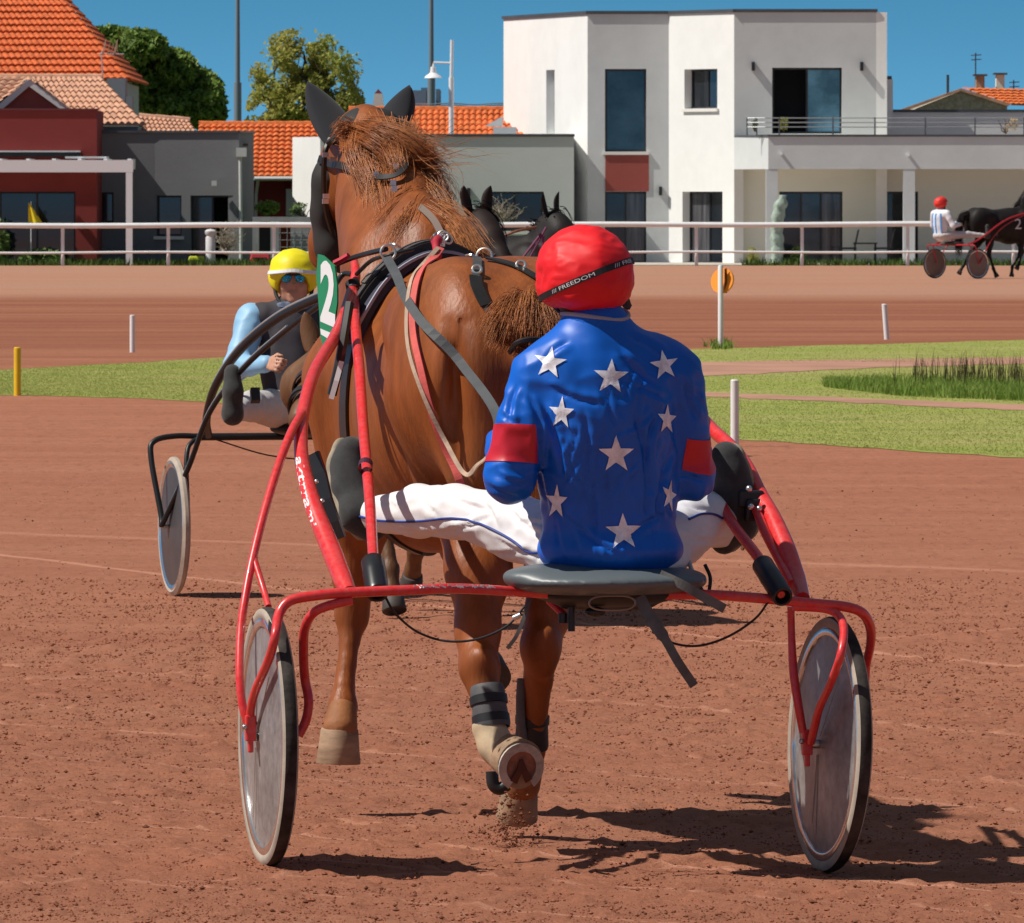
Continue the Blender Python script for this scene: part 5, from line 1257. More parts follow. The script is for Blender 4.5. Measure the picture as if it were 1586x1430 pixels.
def wrap_band(bv, c, dirs, off, wdt, name, mat, parent, upv):
    q = []; ns = []
    for d in dirs:
        r = bv.ray_cast(c, d, 1)
        if r[0] is not None: q.append(r[0]+d*off); ns.append(d)
    m = MB(); m.strap(q, ns, wdt, .0025); return m.build(name, mat, parent), q
bn = (UP*.93+RT*-.36+HD*.14).normalized()
e1 = (RT-bn*RT.dot(bn)).normalized(); e2 = bn.cross(e1)
bc = hc-UP*.022
dirs = [(e1*math.cos(a)+e2*math.sin(a)) for a in np.linspace(0, 2*PI, 73)]
gb, gq = wrap_band(BH, bc, dirs, .001, .0165, 'goggle_strap', BLKR, hm, bn)
def band_text(txt, a0, a1, hgt):
    V, Fc = text_mesh(txt, 1.0); xs=[v.x for v in V]; ys=[v.y for v in V]; x0,x1,y0,y1=min(xs),max(xs),min(ys),max(ys); out=[]
    for v in V:
        a = a0+(a1-a0)*(v.x-x0)/(x1-x0); d = e1*math.cos(a)+e2*math.sin(a); r = BH.ray_cast(bc, d, 1); p = r[0] if r[0] is not None else bc+d*.13
        out.append(p+d*.0045+bn*((v.y-y0)/(y1-y0)-.5)*hgt)
    mesh_obj('strap_lettering', out, Fc, WHT, hm)
band_text('/// FREEDOM', -2.55, -1.62, .010); band_text('/// FREE', -1.22, -.62, .010)
HP = M('helmet_padding', (.02,.018,.018), .8)
B = Blob(.006); B.el(hc-UP*.062+HD*.01, (.112,.128,.030), .01, R_); B.cut(hc-UP*.09+HD*.02, (.088,.10,.04), .01, R_); B.rc(P(965,462,24.0), P(972,474,24.05), .016, .012, .01)
blob_obj('helmet_lining', B, HP, hm, 1)
m = MB(); m.tube(spline([P(845,455,23.93), P(862,478,23.98), P(890,500,24.02)],5), .006, 8); m.build('chin_strap', BLKR, hm, True)
# hair at the nape
B = Blob(.006); B.el(P(912,474,23.90), (.082,.060,.034), .01, R_); blob_obj('hair', B, M('brown_hair', (.07,.035,.02), .8, var=(60,.4)), drv, 1)
# boots
BOOT = M('black_suede', (.038,.040,.040), .85, .3, var=(30,.25), bump=(80,.3,.002), sheen=.2)
SOLE = M('boot_sole', (.30,.26,.19), .8, var=(20,.2))
def boot(pts, soleoff, r, creases=()):
    B = Blob(.006); B.chain([(*p, q) for p, q in zip(pts, r)], .02, (HD*.8-RT*.3, .85))
    o, V, Q = blob_obj('boot', B, BOOT, drv, 2, [(16,.002,(1,1,1),1)])
    B = Blob(.006); off = Vector(soleoff); B.chain([(*(p+off), q*.93) for p, q in zip(pts, r)], .012, (off, .45)); blob_obj('sole', B, SOLE, o, 1)
boot([P(575,812,24.84), P(556,795,24.84), P(543,755,24.88), P(541,722,24.90), P(544,700,24.90)], -RT*.022+HD*.025, [.050,.055,.056,.055,.043])
boot([P(1122,836,24.46), P(1142,812,24.44), P(1138,770,24.42), P(1130,735,24.42), P(1125,710,24.42)], RT*.02+HD*.025, [.040,.052,.055,.054,.046])
# ================================================================ HORSES
def coat_mat(name, c, c2, rough=.42, spec=.45, dark=None):
    m = M(name, c, rough, spec, var=(2.2, .6, c2), var2=(13, .26), bump=(90,.5,.004), stretch=(1,1,.22)); return m
CHEST = coat_mat('chestnut_coat', (.235,.062,.014), (.33,.105,.030), .46, .32)
BLACKC = coat_mat('black_coat', (.010,.008,.008), (.020,.014,.012), .6, .25)
BAYC = coat_mat('brown_coat', (.13,.058,.026), (.18,.085,.035), .5, .3)
HOOFM = M('horn_hoof', (.33,.215,.135), .7, .3, var=(9,.3), bump=(30,.3,.002), stretch=(1,1,4)); MUD = M('caked_mud', (.12,.05,.035), .95, .1); HOOFD = M('dark_hoof', (.06,.05,.045), .6, .3, var=(10,.3))
IRON = M('horseshoe_steel', (.50,.45,.40), .6, .5, .3, var=(30,.3)); SOLEM = M('sandy_hoof_sole', (.33,.15,.10), .95, .1, var=(30,.3), bump=(60,.6,.004))
def hoof(parent, c_top, c_bot, heel, r=.056, mat=HOOFM, shoe=False):
    """cloven-free hoof: frustum from the coronet to the ground surface, heel gives the rear direction"""
    a = Vector(c_top); b = Vector(c_bot); d = (b-a).normalized(); h_ = Vector(heel); h_ = (h_-d*h_.dot(d)).normalized(); s_ = d.cross(h_); V = []; n = 24
    prof = [(0,.80),(.04,.86),(.5,.93),(.97,1.02),(1.0,1.0)]
    for t_, q in prof:
        for k in range(n):
            an = 2*PI*k/n; rr = r*q*(1+.10*math.cos(an+PI)); x = math.cos(an); 
            V.append(a+(b-a)*t_ + h_*rr*x*1.06 + s_*rr*math.sin(an)*(1-.10*(x>0)*x))
    Fc = [(i*n+k, i*n+(k+1)%n, (i+1)*n+(k+1)%n, (i+1)*n+k) for i in range(len(prof)-1) for k in range(n)]+[tuple(range(n-1,-1,-1)), tuple(range((len(prof)-1)*n, len(prof)*n))]
    o = mesh_obj('hoof', V, Fc, mat, parent, True)
    try: o.data.set_sharp_from_angle(angle=math.radians(50))
    except Exception: pass
    if shoe:
        m = MB(); out = []; 
        for k in range(25):
            an = math.radians(35+290*k/24); out.append((math.cos(an), math.sin(an)))
        V = []
        for x, y in out:
            for rr, z in ((1.0,.001),(1.0,.009),(.66,.009),(.66,.001)): V.append(b+d*z+h_*x*r*rr*1.06+s_*y*r*rr)
        m.add(V, [(i*4+k, i*4+(k+1)%4, (i+1)*4+(k+1)%4, (i+1)*4+k) for i in range(24) for k in range(4)]+[(3,2,1,0),(96,97,98,99)])
        m.build('horseshoe', IRON, o)
        m = MB(); fr = []
        for k in range(25): fr.append(b+d*.0015+h_*out[k][0]*r*.70*1.05+s_*out[k][1]*r*.70)
        m.add([b+d*.0015]+fr, [(0,k+1,k+2) for k in range(24)]); m.build('hoof_sole', SOLEM, o)
        m = MB()
        for e_ in (1,-1): m.strap([b+d*.004+h_*r*.60+s_*e_*r*.34, b+d*.009+h_*r*.15+s_*e_*r*.12, b+d*.004-h_*r*.35], d, [.022,.016,.008], .005)
        m.build('frog', MUD, o)
    return o
class Horse:
    def __init__(s, root): 
        s.root = root; s.M = Matrix.Translation(root.location) @ root.rotation_euler.to_matrix().to_4x4(); s.Mi = s.M.inverted(); s.R = s.M.to_3x3()
        s.RR = np.array(s.R)
    def w(s, x, y, z): return s.M @ Vector((x,y,z))
    def l(s, p): return s.Mi @ Vector(p)
    def torso(s, B, wd=1.0, bq=1.0):
        w = s.w; R = s.RR; q = wd
        B.el(w(0,0,1.20), (.66,.315*bq,.345), .05, R); B.el(w(.22,0,1.16), (.46,.300*bq,.40), .06, R); B.el(w(-.10,0,1.17), (.42,.325*bq,.335), .04, R)
        B.el(w(-.52,0,1.33), (.40,.28*q,.27), .07, R)
        for y in (-1,1):
            B.el(w(-.60,.145*y*q,1.30), (.29,.180*q,.30), .035, R); B.el(w(-.74,.125*y*q,1.20), (.15,.125*q,.30), .035, R)
            B.el(w(-.46,.20*y*q,1.40), (.20,.105*q,.12), .06, R)
            B.el(w(.50,.15*y*bq,1.18), (.22,.135*bq,.36), .06, R)
        B.el(w(.34,0,1.46), (.40,.10,.125), .09, R); B.el(w(-.15,0,1.46), (.5,.15,.07), .08, R); B.el(w(.68,0,1.14), (.20,.20*q,.26), .06, R)
    def neckhead(s, B, poll, nose, side=Vector((0,0,0)), nw=1.0):
        """poll and nose in world space"""
        w = s.w; y = s.R @ Vector((0,1,0)); p = Vector(poll); b0 = w(.58,0,1.30); d = p-b0
        sd = d.cross(UP); sd = (y*.6+((p-Vector(nose)).cross(d)).normalized()*(.4 if ((p-Vector(nose)).cross(d)).dot(y) > 0 else -.4)).normalized() if d.length > 0 else y
        m1 = b0+d*.35; m2 = b0+d*.70; back = (s.R @ Vector((-1,0,0))*.5+UP*.2)
        B.chain([(*w(.36,0,1.33), .23*nw), (*(m1-UP*.06), .215*nw), (*(m2-UP*.03+back*.02), .165*nw), (*(p-UP*.06+back*.03), .120)], .06, (sd, .64))
        B.chain([(*w(.42,0,1.50), .10), (*(m1+back*.20), .085), (*(m2+back*.16), .075), (*(p+back*.02-UP*.01), .065)], .05, (sd, .7))
        n = Vector(nose); f = n-p
        B.el(p+f*.20-UP*.02, (.10,.12,.12), .05)
        B.chain([(*(p+f*.10), .095), (*(p+f*.42), .100), (*(p+f*.70), .070), (*(p+f*.92), .060)], .04, (sd, .82))
        dn = (-(f.cross(sd)).normalized()); dn = dn if dn.z < 0 else -dn
        B.el(p+f*.28+dn*.09, (.12,.085,.13), .04); B.rc(p+f*.9, p+f*.98+dn*.01, .058, .050, .02); B.rc(p+f*.86+dn*.05, p+f*.97+dn*.045, .035, .030, .02)
    def foreleg(s, B, sh, el, kn, fe, hf):
        B.chain([(*sh, .13), (*el, .090)], .06); B.chain([(*el, .082), (*(Vector(el).lerp(Vector(kn),.55)), .060), (*kn, .046)], .03)
        B.el(kn, (.047,.050,.062), .02); v = Vector(kn).lerp(Vector(fe), .25); B.chain([(*kn, .038), (*v, .028), (*(Vector(kn).lerp(Vector(fe),.8)), .026), (*fe, .036)], .02)
        B.rc(fe, fe, .041, .041, .015); B.chain([(*fe, .037), (*(Vector(fe).lerp(Vector(hf),.7)), .036), (*hf, .044)], .02)
    def hindleg(s, B, hip, st, ho, fe, hf, fat=1.0):
        B.chain([(*hip, .165*fat), (*(Vector(hip).lerp(Vector(st),.6)), .14*fat), (*st, .105)], .04)
        B.chain([(*st, .105), (*(Vector(st).lerp(Vector(ho),.40)), .088), (*(Vector(st).lerp(Vector(ho),.75)), .056), (*ho, .048)], .04)
        back = s.R @ Vector((-1,0,0)); B.rc(Vector(ho)+back*.035+UP*.03, Vector(ho)+back*.01-UP*.06, .032, .030, .02); B.el(ho, (.050,.056,.066), .02)
        B.chain([(*ho, .044), (*(Vector(ho).lerp(Vector(fe),.3)), .034), (*(Vector(ho).lerp(Vector(fe),.8)), .031), (*fe, .038)], .02)
        B.rc(fe, fe, .043, .043, .015); B.chain([(*fe, .039), (*(Vector(fe).lerp(Vector(hf),.7)), .037), (*hf, .046)], .02)
def ear(name, base, tip, wdir, r, mat, parent, cup):
    """leaf shaped cupped ear"""
    a = Vector(base); b = Vector(tip); w_ = Vector(wdir).normalized(); c = Vector(cup).normalized(); V = []; n = 10; m_ = 14
    for i in range(m_+1):
        t = i/m_; rr = r*(math.sin(PI*min(1,(t*.80+.20)))**.75)*(1-.05*t) if t < 1 else .002
        bend = c*(-.10*math.sin(PI*t))*(b-a).length
        p = a.lerp(b, t)+bend
        for k in range(n+1):
            an = -PI*.62+PI*1.24*k/n; V.append(p+w_*math.sin(an)*rr + c*(math.cos(an)-.3)*rr*.75)
        for k in range(n, -1, -1):
            an = -PI*.62+PI*1.24*k/n; V.append(p+w_*math.sin(an)*(rr*.86) + c*(math.cos(an)-.3)*(rr*.60))
    q = 2*(n+1); Fc = [(i*q+k, i*q+(k+1)%q, (i+1)*q+(k+1)%q, (i+1)*q+k) for i in range(m_) for k in range(q)]+[tuple(range(q-1,-1,-1)), tuple(range(m_*q, (m_+1)*q))]
    return mesh_obj(name, V, Fc, mat, parent, True)
def hair_strands(name, roots, mat, parent, r=.0022, taper=.3, nseg=8):
    """roots: list of lists of control points (each one lock guide) with spread and count: (pts, n, spread)"""
    V = []; Fc = []
    for pts, cnt, spread, tail in roots:
        q0 = spline(pts, 4)
        for _ in range(int(cnt*(3.6 if r < .002 else 2.1))):
            off = Vector((random.gauss(0,1),random.gauss(0,1),random.gauss(0,1)))*spread; off2 = off*tail+Vector((random.gauss(0,1),random.gauss(0,1),random.gauss(0,1)))*spread*.35
            ln = random.uniform(.7, 1.0); m_ = len(q0)-1; ph = random.uniform(0,6.28); am = spread*random.uniform(.05,.25); prev = None; base = len(V); rr = r*random.uniform(.6,1.3)
            for i in range(nseg+1):
                t = i/nseg*ln; x = t*m_; k = min(int(x), m_-1); p = q0[k].lerp(q0[k+1], x-k)+off.lerp(off2, t)+Vector((math.sin(ph+t*5),math.cos(ph+t*4),math.sin(2*ph+t*4)))*am*t
                rad = rr*(1-(1-taper)*i/nseg) if i < nseg else rr*.1
                if prev is None: tg = (q0[min(1,m_)]-q0[0]).normalized()
                else: tg = (p-prev).normalized()
                u = tg.cross(Vector((.3,.2,.9))).normalized(); b_ = tg.cross(u)
                for k3 in range(3): an = 2*PI*k3/3; V.append(p+(u*math.cos(an)+b_*math.sin(an))*rad)
                prev = p
            Fc += [(base+i*3+k3, base+i*3+(k3+1)%3, base+(i+1)*3+(k3+1)%3, base+(i+1)*3+k3) for i in range(nseg) for k3 in range(3)]
    return mesh_obj(name, V, Fc, mat, parent, True)
# ---------------------------------------------------------------- the chestnut
TH2 = math.radians(15.0)
O_ = Vector((-.165, 25.43, 0)); O_.z = G(O_.x, O_.y)
hr = thing('horse', 'chestnut racehorse seen from behind with black ear covers, trotting ahead of the red sulky', 'horse', O_, PI/2+TH2)
H = Horse(hr); w = H.w
B = Blob(.0105); H.torso(B, 1.0, .84)
poll = P(563, 200, 26.50); nose = P(500, 395, 26.95)
H.neckhead(B, poll, nose, nw=.88)
# near-side neck bulk seen to the left of the crest
B.chain([(*P(612,430,26.0), .19), (*P(592,320,26.30), .135), (*P(578,245,26.45), .105)], .06, (RT, .85))
B.chain([(*P(655,400,25.9), .14), (*P(625,320,26.15), .11), (*P(595,240,26.38), .085)], .06, (RT, .8))
LFs, LFe, LFk, LFf, LFh = w(.52,.17,1.25), P(560,800,25.95), P(545,955,25.98), P(531,1095,25.88), P(526,1138,25.84)
H.foreleg(B, LFs, LFe, LFk, LFf, LFh)
RFs, RFe, RFk, RFf, RFh = w(.52,-.17,1.25), P(715,805,26.05), P(716,880,26.30), P(742,1000,26.02), P(750,1030,25.95)
H.foreleg(B, RFs, RFe, RFk, RFf, RFh)
LHf, LHh = P(760,1142,24.62), P(783,1170,24.60)
H.hindleg(B, w(-.55,.16,1.22), P(738,790,25.0), P(742,1035,24.72), LHf, LHh, 1.0)
RHf, RHh = P(822,1165,25.02), P(808,1222,25.08)
H.hindleg(B, w(-.55,-.16,1.22), P(880,800,25.1), P(838,1000,24.90), RHf, RHh, 1.0)
B.rc(w(-.82,0,1.40), w(-.95,0,1.33), .06, .05, .04)
for k_ in range(5): B.cut(w(-.97+.02*k_, 0, 1.28-.12*k_), (.07,.022,.12), .05, H.RR)
B.cut(w(-.36,.36,1.02), (.05,.05,.30), .06, H.RR)
for y_ in (-1,1): B.cut(w(-.84,.21*y_,1.12), (.035,.018,.24), .05, H.RR)
VB, QB = B.mesh(2); VB = noise_disp(VB, vnormals(VB,QB), 5, .010, (1,1,1), 4); VB = noise_disp(VB, vnormals(VB,QB), 11, .004, (1,1,.6), 7)
hb = mesh_obj('body', VB, QB, CHEST, hr, True); BB = bvh_of(VB, QB)
hoof(hr, P(526,1128,25.84), P(524,1183,25.84), (0,-1,0), .062)
hoof(hr, P(750,1025,25.95), P(757,1050,25.88), (0,-1,-.5), .056, HOOFD)
hoof(hr, P(786,1172,24.60), P(806,1188,24.50), (.1,-.1,-1) , .064, HOOFM, True)
hoof(hr, P(806,1216,25.08), P(800,1268,25.12), (0,-1,.1), .057)
# pale sock on the raised hind leg: its own coat patch
SOCK = M('white_sock_hair', (.52,.40,.26), .7, .3, var=(8,.25), bump=(90,.3,.002))
B = Blob(.007); B.chain([(*P(757,1128,24.63), .046), (*P(768,1155,24.61), .0455), (*P(784,1172,24.585), .050)], .02); blob_obj('sock', B, SOCK, hr, 1)
B = Blob(.007); B.chain([(*P(530,1100,25.87), .042), (*P(527,1128,25.84), .050)], .02); blob_obj('fetlock_hair', B, M('golden_fetlock', (.27,.10,.03), .7, var=(12,.3), bump=(90,.4,.003)), hr, 1)
B = Blob(.007); B.chain([(*P(818,1180,25.04), .044), (*P(808,1215,25.08), .052)], .02); blob_obj('fetlock_hair', B, bpy.data.materials['golden_fetlock'], hr, 1)
# boots on the hind legs
BTM = M('grey_tendon_boot', (.10,.10,.105), .6, .3, var=(20,.2)); BTS = M('black_boot_strap', (.015,.016,.018), .5)
def legboot(a, b, r, straps, mat=BTM):
    a = Vector(a); b = Vector(b); d = b-a; m = MB(); L_ = d.length
    m.lathe([(r*.92,0),(r,.01),(r*1.0,L_*.5),(r*1.1,L_-.01),(r*1.04,L_)], a, d, 24); o = m.build('leg_boot', mat, hr, True)
    for t in straps:
        m = MB(); m.lathe([(r*1.03,L_*t-.013),(r*1.10,L_*t-.011),(r*1.10,L_*t+.011),(r*1.03,L_*t+.013)], a, d, 24); m.build('strap', BTS, o, True)
legboot(P(754,1062,24.66), P(762,1128,24.63), .047, (.35,.80)); legboot(P(826,1070,24.98), P(823,1160,25.01), .043, (.5,), BTS)
m = MB(); m.tube(spline([P(808,1052,24.93),P(806,1085,24.94),P(807,1120,24.95),P(812,1152,24.97)],5), .013, 10); m.build('boot_pad', BTM, hr, True)
m = MB(); m.tube(spline([P(762,1195,24.9),P(764,1215,24.9),P(774,1222,24.9),P(786,1215,24.9)],5), .018, 10); m.build('bell_boot', BTS, hr, True)
# ears with black covers
EARM = M('black_ear_cover', (.022,.022,.026), .85, .2, bump=(200,.4,.001), sheen=.1)
def ear3(base, tip, wr, bulge):
    ear('ear', base, tip, RT+HD*.2, wr, EARM, hr, (bulge[0], -1, .15))
ear3(P(526,226,26.45), P(477,126,26.60), .066, (-.35,)); ear3(P(604,206,26.50), P(634,132,26.66), .056, (.15,))
# hood: black fabric over poll and cheek
HOOD = M('black_hood', (.032,.031,.030), .75, .3, var=(10,.2), bump=(120,.4,.001))
B = Blob(.009); B.chain([(*P(540,222,26.58), .070), (*P(562,203,26.46), .062), (*P(592,203,26.46), .054), (*P(608,214,26.58), .050)], .04)
B.chain([(*P(516,240,26.55), .035), (*P(508,275,26.55), .050), (*P(506,330,26.6), .055), (*P(513,380,26.6), .050), (*P(530,402,26.6), .045)], .04, (RT,.75))
B.el(P(503,305,26.56), (.036,.05,.10), .02); B.el(P(512,378,26.6), (.042,.06,.06), .03)
blob_obj('hood', B, HOOD, hr, 2, [(9,.006,(1,1,1),3)])
m = MB(); m.obox(P(500,367,26.69), RT*.008, HD*.002, UP*.008); m.build('badge', M('silver_badge', (.35,.32,.28), .5, .5, .4), hr)
LEA = M('black_leather', (.020,.018,.017), .42, .5, var=(20,.2)); LEAG = M('worn_grey_leather', (.085,.08,.08), .5, .4, var=(20,.25))
def hs_(name, pts, wd, mat=LEA, off=.005, surf=None, n=6, th=.004):
    """strap lying on the surface along photo points"""
    q = []; ns = []
    for p in spline([(a,b,0) for a,b in pts], n):
        h_, nn = hit(surf or BB, p[0], p[1], off)
        if h_ is not None and (not q or (h_-q[-1]).length < .15): q.append(h_); ns.append(nn)
    if len(q) < 2: return None
    for _ in range(2):
        q = [q[0]]+[(q[i-1]+q[i]*2+q[i+1])/4 for i in range(1,len(q)-1)]+[q[-1]]; ns = [ns[0]]+[(ns[i-1]+ns[i]+ns[i+1]).normalized() for i in range(1,len(ns)-1)]+[ns[-1]]
    m = MB(); m.strap(q, ns, wd, th); return m.build(name, mat, hr)
def free(name, pts, r, mat=LEA, n=6, sp=5):
    m = MB(); m.tube(spline(pts, sp), r, n); return m.build(name, mat, hr, True)
hs_('bridle_strap', [(500,248),(520,254),(545,264),(572,278)], .022, LEA, .012)
free('cheek_strap', [P(512,215,26.42), P(503,240,26.40), P(502,290,26.44), P(506,330,26.50), P(520,375,26.55)], .0085)
free('crown_strap', [P(508,222,26.40), P(530,208,26.36), P(556,196,26.34), P(580,185,26.36)], .009)
for x, y in ((504,240),(516,247),(505,304),(504,312)):
    m = MB(); m.obox(P(x,y,26.37), RT*.009, HD*.004, UP*.007); m.build('buckle', CHROME, hr)
hs_('bridle_strap', [(592,282),(610,282),(622,276),(628,262)], .020, LEA, .02)
for x, y in ((590,278),(616,268),(613,292),(616,302)):
    h_, nn = hit(BB, x, y, .022)
    if h_ is not None: m = MB(); m.obox(h_, RT*.008, HD*.004, UP*.008); m.build('buckle', CHROME, hr)
OC = [P(617,300,26.05), P(635,312,25.95), P(655,325,25.85), P(672,342,25.75), P(684,364,25.62)]
m = MB(); m.strap(spline(OC,5), Vector((0,-1,.5)), .020, .004); m.build('overcheck_strap', M('tan_grey_leather', (.20,.15,.125), .5, .4), hr)
# saddle pad, saddle and girth
def padsurf(name, pxs, wd, mat, off, th): return hs_(name, pxs, wd, mat, off, None, 6, th)
PADN = M('navy_saddle_pad', (.045,.045,.075), .8, var=(20,.2)); PADW = M('pale_pad_edge', (.38,.38,.46), .7)
def ring(name, x0, x1, a0, a1, wd, th, off, mat, n=40, z0=1.22):
    """band lying round the trunk; angle 0 is up, positive to the horse's left"""
    q = []; ns = []
    for i in range(n+1):
        t = i/n; a = math.radians(a0+(a1-a0)*t); c = w(x0+(x1-x0)*t, 0, z0); d = (H.R @ Vector((0, math.sin(a), math.cos(a)))).normalized()
        last = None; o_ = c
        for _ in range(4):
            r = BB.ray_cast(o_, d, 1)
            if r[0] is None: break
            last = r[0]; o_ = r[0]+d*.002
        if last is not None: q.append(last+d*off); ns.append(d)
    for _ in range(4): q = [q[0]]+[(q[i-1]+q[i]*2+q[i+1])/4 for i in range(1,len(q)-1)]+[q[-1]]
    m = MB(); m.strap(q, ns, wd, th); return m.build(name, mat, hr)
ring('saddle_pad', .20, .16, -62, 62, .17, .022, .002, PADN)
ring('saddle_pad_edge', .115, .072, -60, 60, .012, .008, .026, PADW)
ring('saddle', .22, .19, -58, 60, .10, .020, .024, LEA)
ring('saddle_strap', .20, .17, -56, 66, .034, .005, .046, LEAG)
ring('saddle_strap', .245, .225, -56, 64, .018, .005, .046, LEAG)
for a_ in (14, 30, 46):
    ring('keeper', .20-.0005*a_, .20-.0005*a_, a_, a_+5, .05, .005, .052, M('dull_grey_keeper', (.12,.125,.11), .5), 4)
ring('girth', .17, .22, 62, 175, .07, .008, .004, LEA); ring('girth', .17, .22, -62, -175, .07, .008, .004, LEA)
free('girth_billet', [P(541,470,25.2), P(533,520,25.15), P(524,570,25.12), P(514,612,25.12)], .014)
m = MB(); m.strap([P(529,560,25.10), P(521,590,25.09), P(513,618,25.09)], Vector((0,-1,0)), .014, .004); m.build('white_billet', WHT, hr)
# turret with red tie
RT_ = M('red_cotton_tie', (.55,.02,.05), .7, var=(10,.2)); BEI = M('beige_webbing', (.45,.32,.23), .8, var=(30,.2), bump=(200,.3,.001)); CORAL = M('coral_webbing', (.62,.10,.085), .75, var=(30,.15), bump=(200,.3,.001))
m = MB(); m.tube([P(684,382,25.55), P(685,362,25.55)], .010, 10); m.build('turret', CHROME, hr, True)
B = Blob(.005); B.el(P(676,372,25.5), (.018,.015,.014), .01); B.rc(P(676,376,25.49), P(676,396,25.47), .013, .010, .01); B.el(P(670,397,25.46), (.010,.012,.013), .01); B.el(P(681,397,25.46), (.008,.010,.012), .01); blob_obj('red_tie', B, RT_, hr, 1, [(40,.004,(1,1,1),2)])
def ringo(c, R, r, nrm, mat=CHROME):
    c = Vector(c); n_ = Vector(nrm).normalized(); u = n_.cross(UP).normalized(); v = n_.cross(u); m = MB(); q = [c+u*R*math.cos(a)+v*R*math.sin(a) for a in np.linspace(0,2*PI,25)]
    m.tube(q, r, 8, cap=False); m.build('terret_ring', mat, hr, True)
ringo(P(601,391,25.30), .021, .0035, (.25,-1,.2)); ringo(P(750,397,25.25), .022, .0035, (-.2,-1,.2)); ringo(P(686,366,25.5), .015, .003, (0,-1,.3)); ringo(P(694,371,25.5), .012, .003, (.4,-1,.3))
for a, b in (((668,372),(676,362)), ((722,396),(738,398)), ((604,378),(620,384))):
    free('snap_hook', [P(a[0],a[1],25.45), P((a[0]+b[0])/2,(a[1]+b[1])/2-2,25.43), P(b[0],b[1],25.45)], .004, CHROME)
free('rein_end', [P(520,410,25.6), P(545,400,25.6), P(572,392,25.5), P(598,386,25.35)], .008, LEA); free('rein_end', [P(552,425,25.6), P(575,404,25.5), P(600,396,25.35), P(640,386,25.4)], .006, LEA)
free('red_tie', [P(518,408,25.58), P(530,402,25.57), P(540,396,25.56)], .009, RT_)
# crupper strap over the rump to the dock
hs_('crupper_strap', [(738,402),(738,418),(735,440),(742,462),(756,482),(772,504),(786,520)], .024, LEAG, .005)
hs_('crupper_strap', [(735,432),(737,446),(744,462),(752,476)], .034, LEA, .009)
for x, y in ((737,424),(806,418)):
    h_, nn = hit(BB, x, y, .014)
    if h_ is not None: ringo(h_, .012, .004, (0,-1,.5))
hs_('back_strap', [(752,404),(775,408),(800,416),(822,428),(840,440),(858,455)], .022, LEA, .006)
# reins
REING = M('grey_rein', (.075,.08,.085), .6, .3, var=(14,.15), bump=(150,.3,.001))
def drape(name, pts, wd, mat, nrm=(0,-1,.3), off=.008, th=.004, y_end=99):
    """strap hanging along points (px, py, depth); rests on the coat where the trunk is nearer"""
    q = []; ns = []
    for p in spline(pts, 7):
        f = P(p[0], p[1], p[2]); h_, nn = hit(BB, p[0], p[1], off)
        if h_ is not None and h_.y < f.y: q.append(h_); ns.append((nn+Vector(nrm)*.5).normalized())
        else: q.append(f); ns.append(Vector(nrm).normalized())
    for _ in range(6): q = [q[0]]+[(q[i-1]+q[i]*2+q[i+1])/4-Vector((0,.002,0)) for i in range(1,len(q)-1)]+[q[-1]]; ns = [ns[0]]+[(ns[i-1]+ns[i]+ns[i+1]).normalized() for i in range(1,len(ns)-1)]+[ns[-1]]
    m = MB(); m.strap(q, ns, wd, th); return m.build(name, mat, hr)
drape('rein', [(599,400,25.28), (622,440,25.0), (660,500,24.75), (710,560,24.55), (752,612,24.35), (772,650,24.22), (768,680,24.18)], .026, REING, off=.02)
m = MB(); m.strap(spline([P(1010,560,24.6), P(1050,620,24.5), P(1076,680,24.38)], 6), Vector((-.25,-1,.35)), .024, .004); m.build('rein', REING, hr)
DR = [(682,385,25.32),(668,405,25.25),(650,435,25.12),(643,480,24.98),(645,520,24.90),(655,568,24.82),(668,625,24.74),(684,675,24.66),(702,718,24.6),(714,752,24.58)]
drape('coral_rein', DR, .021, CORAL)
DB = [(678,385,25.30),(655,412,25.22),(641,450,25.08),(637,500,24.94),(641,545,24.85),(655,592,24.76),(676,645,24.66),(698,700,24.56),(722,738,24.50),(738,722,24.42),(752,712,24.32),(764,694,24.2)]
drape('beige_rein', DB, .012, BEI, off=.014)
